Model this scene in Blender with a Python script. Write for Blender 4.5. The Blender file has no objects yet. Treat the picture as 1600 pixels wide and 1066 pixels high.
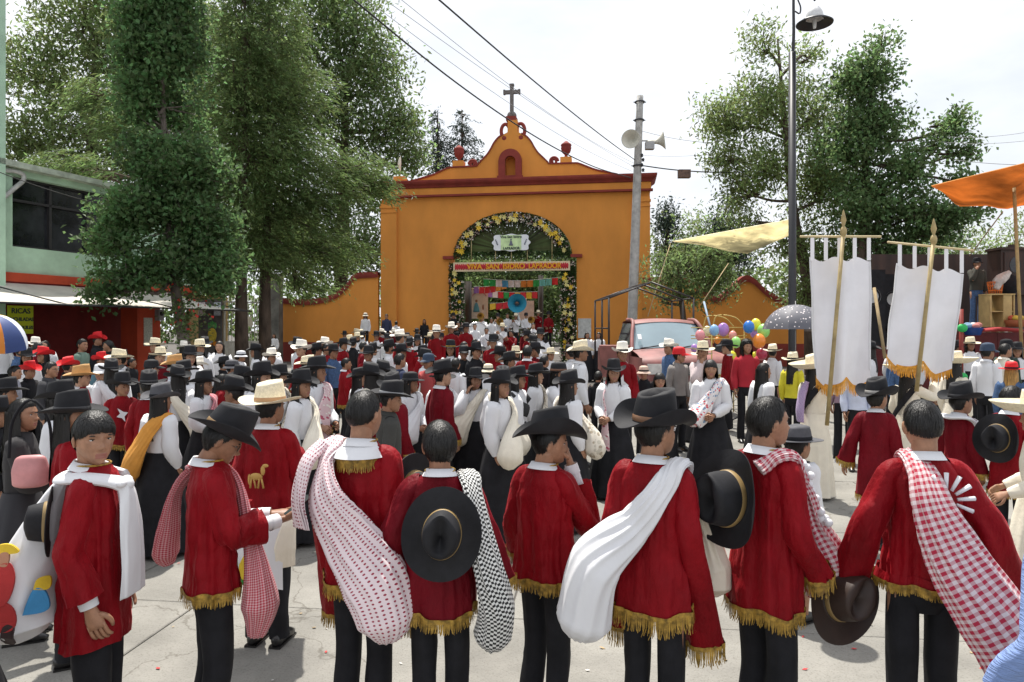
import bpy, math, random
import numpy as np
from mathutils import Vector, Matrix, Euler
R = math.radians
rng = np.random.default_rng(7)
random.seed(7)
sc = bpy.context.scene
col = sc.collection
# ---------------------------------------------------------------- camera, sky, sun, exposure
F, HC, YH = 1100.0, 1.94, 514.0          # focal length in photo pixels, camera height, horizon row
cam = bpy.data.cameras.new('camera'); cam_o = bpy.data.objects.new('camera', cam); col.objects.link(cam_o)
cam.sensor_width = 36; cam.lens = F / 1600 * 36; cam.shift_y = -(533 - YH) / 1600; cam.clip_end = 1500; cam.clip_start = .05
cam_o.location = (0, 0, HC); cam_o.rotation_euler = (R(90), 0, 0); sc.camera = cam_o
SUN_EL, SUN_AZ = 68.0, -14.0             # sun high in front of the viewer, a little to the left
w = bpy.data.worlds.new('World'); sc.world = w; w.use_nodes = True
nt = w.node_tree; bg = nt.nodes['Background']; bg.inputs[1].default_value = .1
sky = nt.nodes.new('ShaderNodeTexSky'); sky.sky_type = 'NISHITA'; sky.sun_disc = False
sky.sun_elevation = R(SUN_EL); sky.sun_rotation = R(SUN_AZ); sky.dust_density = 4; sky.air_density = 1.2
tc = nt.nodes.new('ShaderNodeTexCoord'); mp = nt.nodes.new('ShaderNodeMapping'); mp.inputs['Scale'].default_value = (1.2, 1.2, 3.2)
nz = nt.nodes.new('ShaderNodeTexNoise'); nz.inputs['Scale'].default_value = 2.2; nz.inputs['Detail'].default_value = 7; nz.inputs['Roughness'].default_value = .55
rp = nt.nodes.new('ShaderNodeValToRGB'); rp.color_ramp.elements[0].position = .34; rp.color_ramp.elements[0].color = (.62,)*3+(1,)
rp.color_ramp.elements[1].position = .62; rp.color_ramp.elements[1].color = (.96,)*3+(1,)
mx = nt.nodes.new('ShaderNodeMix'); mx.data_type = 'RGBA'; mx.inputs[7].default_value = (8.9, 9.15, 9.6, 1)
L = nt.links.new
L(tc.outputs['Generated'], mp.inputs[0]); L(mp.outputs[0], nz.inputs[0]); L(nz.outputs[0], rp.inputs[0])
L(rp.outputs[0], mx.inputs[0]); L(sky.outputs[0], mx.inputs[6]); L(mx.outputs[2], bg.inputs[0])
sun = bpy.data.lights.new('sun', 'SUN'); sun.energy = 4.9; sun.angle = R(.9); sun.color = (1, .955, .88)
sun_o = bpy.data.objects.new('sun', sun); col.objects.link(sun_o)
sd = Vector((math.cos(R(SUN_EL))*math.sin(R(SUN_AZ)), math.cos(R(SUN_EL))*math.cos(R(SUN_AZ)), math.sin(R(SUN_EL))))
sun_o.rotation_euler = (-sd).to_track_quat('-Z', 'Y').to_euler(); sun_o.location = sd * 60
vs = sc.view_settings; vs.view_transform = 'Standard'; vs.look = 'None'; vs.exposure = .38; vs.gamma = 1

# ---------------------------------------------------------------- helpers
def G(y):                                  # the street climbs gently towards the gate
    return .35 * min(max((y - 12) / 20, 0), 1) + (.45 * min(max((y - 34) / 6, 0), 1))
def X(px, d): return (px - 800) / F * d
def Z(py, d): return HC + (YH - py) * d / F
def at(px, py, d): return Vector((X(px, d), d, Z(py, d)))
def _h(i, j, k, s):
    v = np.sin(i*127.1 + j*311.7 + k*74.7 + s*53.3) * 43758.5453
    return v - np.floor(v)
def vn(P, s=0):                            # smooth value noise, -1..1
    P = np.asarray(P, float); I = np.floor(P); f = P - I; f = f*f*(3-2*f)
    out = 0
    for a in (0, 1):
        for b in (0, 1):
            for c in (0, 1):
                wgt = (f[..., 0] if a else 1-f[..., 0])*(f[..., 1] if b else 1-f[..., 1])*(f[..., 2] if c else 1-f[..., 2])
                out = out + wgt*_h(I[..., 0]+a, I[..., 1]+b, I[..., 2]+c, s)
    return out*2-1
def unit(v):
    v = np.asarray(v, float); n = np.linalg.norm(v, axis=-1, keepdims=True); return v/np.maximum(n, 1e-9)
def cr(P, m):                              # Catmull-Rom through the rows of P
    P = np.asarray(P, float); k = len(P)
    if k == 2: return P[0] + (P[1]-P[0])*np.linspace(0, 1, m)[:, None]
    Q = np.vstack([2*P[0]-P[1], P, 2*P[-1]-P[-2]]); t = np.linspace(0, k-1-1e-6, m); i = t.astype(int); u = (t-i)[:, None]
    a, b, c, d = Q[i], Q[i+1], Q[i+2], Q[i+3]
    return .5*((2*b)+(c-a)*u+(2*a-5*b+4*c-d)*u*u+(3*b-a-3*c+d)*u**3)

class MB:
    def __init__(s): s.V = []; s.Fq = []; s.Mq = []; s.UV = []; s.n = 0; s.poly = []
    def grid(s, P, cu=False, mat=0, uv=None):
        P = np.asarray(P, float); r, c = P.shape[:2]; idx = np.arange(r*c).reshape(r, c) + s.n
        j = np.arange(c if cu else c-1); j2 = (j+1) % c
        q = np.stack([idx[:-1][:, j], idx[:-1][:, j2], idx[1:][:, j2], idx[1:][:, j]], -1).reshape(-1, 4)
        s.V.append(P.reshape(-1, 3)); s.n += r*c; s.Fq.append(q)
        m = np.full(len(q), mat) if np.isscalar(mat) else np.asarray(mat).reshape(-1)
        s.Mq.append(m)
        if uv is None: s.UV.append(np.zeros((len(q), 4, 2)))
        else:                              # uv has c+1 columns when closed
            jj = j+1
            s.UV.append(np.stack([uv[:-1][:, j], uv[:-1][:, jj], uv[1:][:, jj], uv[1:][:, j]], 2).reshape(-1, 4, 2))
        return q
    def quads(s, Q, mat=0, uv=None):       # Q (n,4,3) loose quads
        Q = np.asarray(Q, float); n = len(Q)
        if n == 0: return
        s.V.append(Q.reshape(-1, 3)); s.Fq.append(np.arange(n*4).reshape(n, 4)+s.n); s.n += 4*n
        s.Mq.append(np.full(n, mat) if np.isscalar(mat) else np.asarray(mat)); s.UV.append(np.zeros((n, 4, 2)) if uv is None else uv)
    def box(s, c, h, mat=0, rot=None):     # centre, half sizes
        c = np.asarray(c, float); h = np.asarray(h, float)
        v = np.array([[x, y, z] for x in (-1, 1) for y in (-1, 1) for z in (-1, 1)])*h
        if rot is not None: v = v @ np.array(rot.to_3x3()).T
        v = v + c
        f = [[0, 1, 3, 2], [4, 6, 7, 5], [0, 4, 5, 1], [2, 3, 7, 6], [0, 2, 6, 4], [1, 5, 7, 3]]
        s.quads(v[np.array(f)], mat); return s
    def bar(s, a, b, r, mat=0, n=6, r2=None):
        a = np.asarray(a, float); b = np.asarray(b, float); s.tube([a, b], [r, r if r2 is None else r2], n, 2, mat=mat, cap=True); return s
    def tube(s, pts, rad, n=10, m=None, mat=0, cap=False, ref=None, fold=0, seed=0, fk=1.5, uvm=False, turn=0):
        k = len(pts); m = m or (k-1)*4+1; P = cr(pts, m)
        rad = np.asarray(rad, float); rad = np.stack([rad, rad], 1) if rad.ndim == 1 else rad
        Rr = np.stack([np.interp(np.linspace(0, k-1, m), np.arange(k), rad[:, i]) for i in (0, 1)], 1)
        t = unit(np.gradient(P, axis=0))
        if ref is None:
            ref = np.array([1., 0, 0]) if abs(t[:, 0]).mean() < .75 else np.array([0, 1., 0])
        b = unit(np.cross(t, ref)); a = np.cross(b, t)
        th = np.linspace(0, 2*np.pi, n, endpoint=False)+turn; cs, sn = np.cos(th), np.sin(th)
        f = np.ones((m, n))
        if fold:
            sl = np.linspace(0, 1, m)[:, None]+np.zeros(n)
            f = 1+fold*np.clip(np.linspace(.25, 1.2, m), 0, 1)[:, None]*(vn(np.stack([cs*fk+0*sl, sn*fk+0*sl, sl*2.5+seed*7.3], -1), seed)+.5*vn(np.stack([cs*3*fk+0*sl, sn*3*fk+0*sl, sl*7+seed], -1), seed))
            f = f+fold*.6*(1-2*abs(vn(np.stack([cs*2.2+1.5*sl, sn*2.2+0*sl, sl*6+seed*3.1], -1), seed+5)))
        G_ = P[:, None]+(a[:, None]*(Rr[:, 0, None]*cs)[..., None]+b[:, None]*(Rr[:, 1, None]*sn)[..., None])*f[..., None]
        if cap:
            G_ = np.concatenate([np.repeat(P[:1, None], n, 1), G_, np.repeat(P[-1:, None], n, 1)])
        uv = None
        if uvm:
            ln = np.concatenate([[0], np.cumsum(np.linalg.norm(np.diff(G_.mean(1), axis=0), axis=1))])
            uv = np.stack([np.linspace(0, 2*np.pi*Rr.max(), n+1)[None]+0*ln[:, None], ln[:, None]+np.zeros(n+1)], -1)
        s.grid(G_, True, mat, uv); return G_
    def ell(s, c, r, nu=10, nv=7, mat=0, M=None):
        ph = np.linspace(0, np.pi, nv)[:, None]; th = np.linspace(0, 2*np.pi, nu, endpoint=False)[None]
        D = np.stack([np.sin(ph)*np.cos(th), np.sin(ph)*np.sin(th), np.cos(ph)+0*th], -1)*np.asarray(r)
        if M is not None: D = D @ np.array(M.to_3x3()).T
        s.grid(D+np.asarray(c), True, mat); return s
    def lathe(s, prof, c=(0, 0, 0), n=16, mat=0):
        th = np.linspace(0, 2*np.pi, n, endpoint=False); p = np.asarray(prof, float)
        s.grid(np.stack([p[:, :1]*np.cos(th), p[:, :1]*np.sin(th), p[:, 1:]+0*th], -1)+np.asarray(c), True, mat); return s
    def prism(s, poly, y0, y1, mat=0, axes=None):   # polygon in x,z pushed from y0 to y1 (ngon caps)
        p = [(float(a), float(b)) for a, b in poly]; n = len(p)
        mk = (lambda a, y, b: (a, y, b)) if axes is None else axes
        s.poly.append(([mk(a, y0, b) for a, b in p], [mk(a, y1, b) for a, b in p], mat)); return s
    def xf(s, M):
        M = np.array(M); s.V = [v @ M[:3, :3].T + M[:3, 3] for v in s.V]
        f = lambda q: tuple(M[:3, :3] @ np.array(q)+M[:3, 3]); s.poly = [([f(q) for q in a], [f(q) for q in b], m) for a, b, m in s.poly]; return s
    def mesh(s, name, mats, smooth=True):
        V = np.concatenate(s.V).tolist() if s.V else []; Fs = np.concatenate(s.Fq).tolist() if s.Fq else []
        mi = list(np.concatenate(s.Mq).astype(int)) if s.Mq else []; nq = len(Fs); sm = [smooth]*nq
        for a, b, m in s.poly:
            o = len(V); n = len(a); V += a+b
            Fs.append(list(range(o, o+n))); Fs.append(list(range(o+2*n-1, o+n-1, -1)))
            for i in range(n): j = (i+1) % n; Fs.append([o+j, o+i, o+n+i, o+n+j])
            mi += [m]*(n+2); sm += [False]*(n+2)
        me = bpy.data.meshes.new(name); me.from_pydata(V, [], Fs)
        for m in mats if isinstance(mats, (list, tuple)) else [mats]: me.materials.append(m)
        me.polygons.foreach_set('material_index', np.array(mi, dtype=np.int32)); me.polygons.foreach_set('use_smooth', np.array(sm, dtype=bool))
        if s.UV and any(u.any() for u in s.UV):
            u = np.concatenate(s.UV).reshape(-1, 2); full = np.zeros((len(me.loops), 2)); full[:len(u)] = u
            me.uv_layers.new(name='UVMap').data.foreach_set('uv', full.ravel())
        me.update(); return me
    def build(s, name, mats, parent=None, smooth=True, **kw):
        return link(name, s.mesh(name, mats, smooth), parent, **kw)
def link(name, me, parent=None, label=None, cat=None, group=None, kind=None, loc=None, rz=None):
    o = bpy.data.objects.new(name, me); col.objects.link(o)
    if parent is not None: o.parent = parent
    if loc is not None: o.location = loc
    if rz is not None: o.rotation_euler = (0, 0, rz)
    return tag(o, label, cat, group, kind)
def tag(o, label=None, cat=None, group=None, kind=None):
    if label: o['label'] = label
    if cat: o['category'] = cat
    if group: o['group'] = group
    if kind: o['kind'] = kind
    return o
def empty(name, loc=(0, 0, 0), rz=0, label=None, cat=None, group=None):
    o = bpy.data.objects.new(name, None); o.empty_display_size = .2; col.objects.link(o); o.location = loc; o.rotation_euler = (0, 0, rz)
    return tag(o, label, cat, group)

# ---------------------------------------------------------------- materials
MATS = {}
def M(name, c=(.5, .5, .5), rough=.8, var=.12, sc_=8., bump=.0, bs=None, sheen=0, metal=0, coat=0, trans=0, emit=None, island=0, stretch=None, alpha=1, c2=None, spec=.5, bd=.02):
    if name in MATS: return MATS[name]
    m = bpy.data.materials.new(name); m.use_nodes = True; t = m.node_tree; b = t.nodes['Principled BSDF']; l = t.links.new
    b.inputs['Roughness'].default_value = rough; b.inputs['Metallic'].default_value = metal; b.inputs['Specular IOR Level'].default_value = spec
    if sheen: b.inputs['Sheen Weight'].default_value = sheen; b.inputs['Sheen Roughness'].default_value = .35; b.inputs['Sheen Tint'].default_value = (min(1, c[0]*2.2+.1), min(1, c[1]*2+.08), min(1, c[2]*2+.08), 1)
    if coat: b.inputs['Coat Weight'].default_value = coat
    if trans: b.inputs['Transmission Weight'].default_value = trans
    if alpha < 1: b.inputs['Alpha'].default_value = alpha
    if emit: b.inputs['Emission Color'].default_value = (*emit[:3], 1); b.inputs['Emission Strength'].default_value = emit[3]
    tc = t.nodes.new('ShaderNodeTexCoord'); src = tc.outputs['Object']
    if stretch:
        mp = t.nodes.new('ShaderNodeMapping'); mp.inputs['Scale'].default_value = stretch; l(src, mp.inputs[0]); src = mp.outputs[0]
    n = t.nodes.new('ShaderNodeTexNoise'); n.inputs['Scale'].default_value = sc_; n.inputs['Detail'].default_value = 6; n.inputs['Roughness'].default_value = .6; l(src, n.inputs[0])
    r = t.nodes.new('ShaderNodeValToRGB'); e = r.color_ramp.elements; e[0].position = .3; e[1].position = .7
    d = c2 if c2 else tuple(x*(1-var*2) for x in c)
    e[0].color = (*d, 1); e[1].color = (*(tuple(min(1, x*(1+var)) for x in c)), 1); l(n.outputs[0], r.inputs[0]); out = r.outputs[0]
    if island:
        g = t.nodes.new('ShaderNodeNewGeometry'); hs = t.nodes.new('ShaderNodeHueSaturation'); mr = t.nodes.new('ShaderNodeMapRange')
        mr.inputs[3].default_value = 1-island; mr.inputs[4].default_value = 1+island; l(g.outputs['Random Per Island'], mr.inputs[0]); l(mr.outputs[0], hs.inputs['Value'])
        mr2 = t.nodes.new('ShaderNodeMapRange'); mr2.inputs[3].default_value = .47; mr2.inputs[4].default_value = .53; l(g.outputs['Random Per Island'], mr2.inputs[0]); l(mr2.outputs[0], hs.inputs['Hue'])
        l(out, hs.inputs['Color']); out = hs.outputs[0]
    l(out, b.inputs['Base Color'])
    if bump:
        n2 = t.nodes.new('ShaderNodeTexNoise'); n2.inputs['Scale'].default_value = bs or sc_*4; n2.inputs['Detail'].default_value = 5; l(src, n2.inputs[0])
        bp = t.nodes.new('ShaderNodeBump'); bp.inputs['Strength'].default_value = bump; bp.inputs['Distance'].default_value = bd; l(n2.outputs[0], bp.inputs['Height']); l(bp.outputs[0], b.inputs['Normal'])
    MATS[name] = m; return m
def leafmat(name, c, island=.35, tl=.35, hue=.485, val=2.0):
    if name in MATS: return MATS[name]
    m = M(name, c, .55, .25, .8, island=island, spec=.35); t = m.node_tree; b = t.nodes['Principled BSDF']; o = t.nodes['Material Output']
    tr = t.nodes.new('ShaderNodeBsdfTranslucent'); ms = t.nodes.new('ShaderNodeMixShader'); ms.inputs[0].default_value = tl
    src = b.inputs['Base Color'].links[0].from_socket; hs = t.nodes.new('ShaderNodeHueSaturation'); hs.inputs['Value'].default_value = val; hs.inputs['Hue'].default_value = hue
    t.links.new(src, hs.inputs['Color']); t.links.new(hs.outputs[0], tr.inputs[0]); t.links.new(b.outputs[0], ms.inputs[1]); t.links.new(tr.outputs[0], ms.inputs[2]); t.links.new(ms.outputs[0], o.inputs[0]); return m
def pattern(name, kind, c1, c2, scale, c3=None):      # woven / printed cloth on metre UVs
    if name in MATS: return MATS[name]
    m = M(name, c1, .9, .05, 6, sheen=.15); t = m.node_tree; b = t.nodes['Principled BSDF']; l = t.links.new
    uv = t.nodes.new('ShaderNodeUVMap'); mp = t.nodes.new('ShaderNodeMapping'); mp.inputs['Scale'].default_value = (scale,)*3; l(uv.outputs[0], mp.inputs[0])
    base = b.inputs['Base Color'].links[0].from_socket; mix = t.nodes.new('ShaderNodeMix'); mix.data_type = 'RGBA'; mix.inputs[7].default_value = (*c2, 1); l(base, mix.inputs[6])
    def math_(op, a, v=None):
        n = t.nodes.new('ShaderNodeMath'); n.operation = op
        for i, q in enumerate((a, v)):
            if q is None: continue
            if isinstance(q, (int, float)): n.inputs[i].default_value = q
            else: l(q, n.inputs[i])
        return n.outputs[0]
    sp = t.nodes.new('ShaderNodeSeparateXYZ'); l(mp.outputs[0], sp.inputs[0])
    if kind == 'gingham':
        a = math_('GREATER_THAN', math_('FRACT', sp.outputs[0]), .5); c = math_('GREATER_THAN', math_('FRACT', sp.outputs[1]), .5)
        l(math_('MULTIPLY', math_('ADD', a, c), .5), mix.inputs[0])
    elif kind == 'check':
        a = math_('GREATER_THAN', math_('FRACT', sp.outputs[0]), .5); c = math_('GREATER_THAN', math_('FRACT', sp.outputs[1]), .5)
        l(math_('ABSOLUTE', math_('SUBTRACT', a, c)), mix.inputs[0])
    elif kind == 'dots':
        x = math_('SUBTRACT', math_('FRACT', sp.outputs[0]), .5); y = math_('SUBTRACT', math_('FRACT', sp.outputs[1]), .5)
        d = math_('ADD', math_('MULTIPLY', x, x), math_('MULTIPLY', y, y)); l(math_('LESS_THAN', d, .05), mix.inputs[0])
    else:                                             # floral print
        v = t.nodes.new('ShaderNodeTexVoronoi'); v.inputs['Scale'].default_value = 1; l(mp.outputs[0], v.inputs[0])
        l(math_('LESS_THAN', v.outputs['Distance'], .42), mix.inputs[0]); mm = t.nodes.new('ShaderNodeMix'); mm.data_type = 'RGBA'
        mm.inputs[6].default_value = (*c2, 1); mm.inputs[7].default_value = (*(c3 or c2), 1); s2 = t.nodes.new('ShaderNodeSeparateColor'); l(v.outputs['Color'], s2.inputs[0])
        l(math_('GREATER_THAN', s2.outputs[0], .5), mm.inputs[0]); l(mm.outputs[2], mix.inputs[7])
    l(mix.outputs[2], b.inputs['Base Color']); return m
VELVET = M('red_velvet', (.225, .0022, .007), .6, .22, 4, bump=.8, bs=9, sheen=.42, spec=.15, stretch=(1, 1, .5), bd=.05)
VELVET_D = M('dark_red_velvet', (.15, .0018, .008), .62, .22, 4, bump=.8, bs=9, sheen=.32, spec=.15, stretch=(1, 1, .5), bd=.05)
GOLD = M('gold_fringe', (.36, .215, .035), .6, .35, 40, spec=.35)
WHITE = M('white_cotton', (.70, .70, .72), .9, .03, 6, bump=.3, bs=9, stretch=(1, 1, .4))
CREAM = M('cream_cloth', (.76, .70, .58), .9, .05, 6, bump=.2, bs=25)
BLACKC = M('black_cloth', (.014, .014, .017), .85, .2, 9, bump=.1, bs=60, spec=.25)
FELT = M('black_felt', (.013, .013, .016), .72, .2, 14, bump=.06, bs=90, spec=.35)
STRAW = M('cream_straw', (.76, .68, .50), .75, .10, 60, bump=.25, bs=160)
WFELT = M('white_felt', (.82, .78, .70), .8, .04, 12)
TANF = M('tan_felt', (.50, .28, .10), .75, .1, 12)
REDF = M('red_felt', (.62, .006, .012), .7, .1, 12)
GREYF = M('grey_felt', (.08, .08, .09), .8, .15, 14)
BROWNF = M('brown_felt', (.035, .018, .012), .6, .15, 14)
HAIR = M('black_hair', (.008, .0065, .0055), .42, .3, 60, bump=.25, bs=140, stretch=(1, 1, .12), spec=.42)
HAIRB = M('blonde_hair', (.50, .27, .07), .5, .3, 60, bump=.5, bs=120, stretch=(1, 1, .15))
SKINS = [M('skin_%s' % n, c, .5, .14, 22, bump=.08, bs=160, spec=.4) for n, c in (('tan', (.36, .185, .11)), ('brown', (.29, .14, .08)), ('light', (.50, .29, .19)), ('deep', (.22, .10, .055)))]
LIPS = M('lips', (.30, .115, .085), .45, .05); SCLERA = M('eye_white', (.72, .70, .68), .25, .02); IRIS = M('dark_eye', (.012, .008, .006), .2, .02)
SHOE = M('black_leather', (.015, .014, .014), .35, .2, 20, coat=.2); DENIM = M('denim', (.06, .12, .25), .9, .2, 30, bump=.2, bs=200)
LEATH = M('brown_leather', (.16, .07, .035), .5, .2, 15)
def CL(name, c, **k): return M('cloth_'+name, c, .88, .08, 8, bump=.15, bs=40, **k)
# ---------------------------------------------------------------- people
POS = []
SEG = {0: 48, 1: 20, 2: 12}
def gs(x, z, x0, z0, sx, sz): return np.exp(-((x-x0)/sx)**2-((z-z0)/sz)**2)
def headS(th, ph):                         # head surface: azimuth from the face, polar angle from the crown
    a, b, c = .074, .095, .115
    dx, dy, dz = np.sin(ph)*np.sin(th), np.sin(ph)*np.cos(th), np.cos(ph)
    x, y, z = a*dx, b*dy, c*dz; t = np.clip(-z/c, 0, 1)
    x = x*(1-.30*t**1.6); fr = np.clip(np.cos(th), 0, 1)
    y = np.where(y < 0, y*(1-.42*t), y)
    y = y + .034*np.clip((t-.15)/.7, 0, 1)**1.2*fr**.8*np.sin(ph)**.35*(t < .999)
    y = np.where(y > .084, .084+(y-.084)*.45, y)
    k = (np.cos(th) > .15)*1.0
    y = y+k*(.011*gs(x, z, 0, .004, .010, .022)+.023*gs(x, z, 0, -.026, .011, .013)-.004*gs(x, z, 0, -.045, .02, .008))
    for s in (-1, 1):
        y = y+k*(.007*gs(x, z, s*.013, -.031, .007, .008)-.011*gs(x, z, s*.031, .008, .016, .011)+.004*gs(x, z, s*.031, .006, .010, .006)
                 + .004*gs(x, z, s*.03, .027, .022, .008)+.004*gs(x, z, s*.042, -.02, .02, .02))
    y = y+k*(.005*gs(x, z, 0, -.057, .021, .006)+.0055*gs(x, z, 0, -.070, .017, .006)-.004*gs(x, z, 0, -.0635, .024, .0028)+.007*gs(x, z, 0, -.098, .018, .014))
    return np.stack([x, y, z], -1)
def thgrid(n): t = np.linspace(-np.pi, np.pi, n, endpoint=False); return t-.42*np.sin(t)
def add_head(mb, lod, HM, fem):
    nr, nc = {0: (64, 60), 1: (34, 32), 2: (18, 16)}[lod]
    th = thgrid(nc)[None]; ph = np.linspace(.001, np.pi-.001, nr)[:, None]
    P = headS(th+0*ph, ph+0*th); Mx = np.array(HM); T = lambda Q: np.asarray(Q) @ Mx[:3, :3].T+Mx[:3, 3]
    C = (P[:-1]+np.roll(P, -1, 1)[:-1]+P[1:]+np.roll(P, -1, 1)[1:])/4
    m = np.where((C[..., 1] > .06) & (abs(C[..., 0]) < .023) & (C[..., 2] < -.052) & (C[..., 2] > -.076), 3, 0)
    mb.grid(T(P), True, m)
    for s in (-1, 1):                      # ears, eyes, brows
        if lod < 2: 
            E = MB(); E.ell((0, 0, 0), (.008, .019, .031), 10, 8); E.ell((.004, .006, .004), (.006, .009, .015), 8, 6)
            E.xf(Matrix.Translation((s*.076, -.010, -.004)) @ Euler((R(-12), 0, R(-s*22))).to_matrix().to_4x4())
            for v, q in zip(E.V, E.Fq): mb.V.append(T(v)); mb.Fq.append(q+mb.n-(0 if q.min() == 0 else q.min())); mb.n += len(v); mb.Mq.append(np.zeros(len(q))); mb.UV.append(np.zeros((len(q), 4, 2)))
        d = (P[..., 0]-s*.031)**2+(P[..., 2]-.006)**2+(P[..., 1] < 0)*9; i = np.unravel_index(d.argmin(), d.shape); ys = P[i][1]
        def blob(c, r, mt, n=(8, 6)):
            q = MB(); q.ell(c, r, *n); mb.V.append(T(q.V[0])); mb.Fq.append(q.Fq[0]+mb.n); mb.n += len(q.V[0]); mb.Mq.append(np.full(len(q.Fq[0]), mt)); mb.UV.append(np.zeros((len(q.Fq[0]), 4, 2)))
        if lod == 0:
            blob((s*.031, ys-.0045, .006), (.0128, .0060, .0044), 1, (12, 8)); blob((s*.031, ys-.0005, .006), (.0060, .0028, .0046), 2)
            blob((s*.031, ys-.001, .0105), (.0150, .006, .0018), 2)
        else: blob((s*.031, ys-.001, .006), (.012, .005, .0048), 2)
        blob((s*.032, ys+.006, .026), (.019, .006, .0030 if not fem else .0022), 2)
def hand(mb, Wp, u, n, size=1., curl=.5, lod=0):
    u = unit(u); n = unit(np.asarray(n, float)-np.dot(n, u)*u); s = np.cross(u, n); sz = size; k = 6 if lod == 0 else 4
    W0 = np.asarray(Wp, float)
    mb.tube([W0-u*.03, W0+u*.01, W0+u*.05*sz, W0+u*.092*sz], [(.027, .021), (.029, .019), (.040*sz, .016), (.037*sz, .012)], 8, 7, ref=s, cap=True)
    for i, (o, ln) in enumerate(((-.030, .062), (-.010, .075), (.010, .080), (.029, .072))):
        p = W0+u*.085*sz+s*o*sz; pts = [p-u*.015]; d = u; 
        for j, f in enumerate((.45, .32, .23)):
            a = curl*(j+.6)*.75+.05*i; d = unit(u*math.cos(a)+n*math.sin(a)); p = p+d*ln*f*sz; pts.append(p)
        mb.tube(pts, [.0095*sz, .0095*sz, .0085*sz, .006*sz], k, 6, cap=True, ref=s)
    p = W0+u*.03*sz+s*.03*sz; mb.tube([p-s*.012, p+s*.016*sz+u*.022*sz+n*.008, p+s*.024*sz+u*.05*sz+n*.02, p+s*.018*sz+u*.075*sz+n*.03], [.012*sz, .012*sz, .010*sz, .007*sz], k, 6, cap=True)
ARMS = {'down': ((.235, -.035, 1.13), (.245, .045, .89)), 'front': ((.25, .0, 1.13), (.07, .22, 1.03)), 'phone': ((.235, .06, 1.13), (.09, .31, 1.14)),
        'face': ((.21, .21, 1.17), (.075, .165, 1.43)), 'up': ((.27, .20, 1.40), (.17, .30, 1.68)), 'belt': ((.30, -.06, 1.14), (.2, .1, 1.0)),
        'carry': ((.245, -.01, 1.12), (.21, .2, 1.02)), 'wide': ((.30, -.02, 1.15), (.37, .03, .92)), 'cheek': ((.24, .16, 1.12), (.125, .10, 1.47)), 'play': ((.24, .17, 1.2), (.06, .33, 1.38))}
SH = np.array([.134, -.005, 1.385])
def arm_pts(a, s):
    E, Wr = ARMS[a] if isinstance(a, str) else a
    m = np.array([s, 1, 1.]); k = np.array([s*.76, 1, 1.]); return SH*m, np.array(E)*k, np.array(Wr)*k
def torso(mb, prof, n, rows, A=0., seed=0, wr=.004, mat=0, shift=None):
    p = np.array([tuple(q)+(0,)*(4-len(q)) for q in prof], float); zz = np.linspace(0, len(p)-1, rows); q = np.stack([np.interp(zz, np.arange(len(p)), p[:, i]) for i in range(p.shape[1])], 1)
    th = np.linspace(0, 2*np.pi, n, endpoint=False); cs, sn = np.cos(th), np.sin(th)
    z = q[:, 0][:, None]+0*cs; amp = A*np.clip((1.40-z)/.55, 0, 1)
    f = 1+amp*(vn(np.stack([cs*2.3+0*z, sn*2.3+0*z, z*1.3+seed*9.1], -1), seed)+.45*vn(np.stack([cs*5.5+0*z, sn*5.5+0*z, z*2.2+seed*3.1], -1), seed+3))
    rd = 1-2.6*abs(vn(np.stack([cs*3.1+.35*z, sn*3.1+0*z, z*.9+seed*4.7], -1), seed+7)); rd2 = 1-2.8*abs(vn(np.stack([cs*4.2+0*z, sn*4.2-1.2*z, z*3.4+seed*2.3], -1), seed+9))
    f = f+A*.42*np.clip((1.44-z)/.25, .12, 1)*rd+A*.34*np.clip((1.45-z)/.15, 0, 1)*rd2
    f = np.clip(f, .89, 1.3)
    x = q[:, 1][:, None]*.755*np.sign(cs)*abs(cs)**.86*f; y = q[:, 2][:, None]*.86*np.sign(sn)*abs(sn)**.92*f+(q[:, 3][:, None] if q.shape[1] > 3 else 0)
    P = np.stack([x, y, z], -1)
    if wr: P = P+unit(P*[1, 1, 0])*(wr*np.clip((1.42-z)/.1, 0, 1)*vn(P*[13, 13, 20]+seed*5, seed))[..., None]
    if A: P[..., 2] += amp*.18*vn(np.stack([cs*2+0*z, sn*2+0*z, 0*z+seed], -1), seed)*np.clip((1.1-z)/.3, 0, 1)
    mb.grid(P, True, mat); return P
def fringe(loop, ln, name, parent, sp=.006, wd=.0045, closed=True, mat=None, band=.016):
    P = np.asarray(loop, float); Q = np.vstack([P, P[:1]]) if closed else P
    L_ = np.concatenate([[0], np.cumsum(np.linalg.norm(np.diff(Q, axis=0), axis=1))]); n = max(6, int(L_[-1]/sp)); t = np.linspace(0, L_[-1], n, endpoint=False)
    B = np.stack([np.interp(t, L_, Q[:, i]) for i in range(3)], 1); T = unit(np.roll(B, -1, 0)-B); T[-1] = T[-2]; c = P.mean(0); out = unit((B-c)*[1, 1, 0])*.004
    mb = MB(); r = np.random.default_rng(n); l = ln*r.uniform(.82, 1.08, n)[:, None]; j = r.normal(0, .10, (n, 3))*[1, 1, 0]; up = np.array([0, 0, .006])
    k = B+out+(j*.3+[0, 0, -1])*l*.5; e = B+out*1.5+(j+[0, 0, -1])*l; wv = T*wd*.5; top = B+out+up
    mb.quads(np.concatenate([np.stack([top-wv, top+wv, k+wv, k-wv], 1), np.stack([k-wv, k+wv, e+wv*.7, e-wv*.7], 1)]))
    o2 = out*1.6; b1 = B+o2+[0, 0, band]; b2 = B+o2-[0, 0, .004]; N = np.stack([b1, np.roll(b1, -1, 0), np.roll(b2, -1, 0), b2], 1)
    mb.quads(N if closed else N[:-1]); return mb.build(name, mat or GOLD, parent, smooth=False)
HATS = {}
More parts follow.
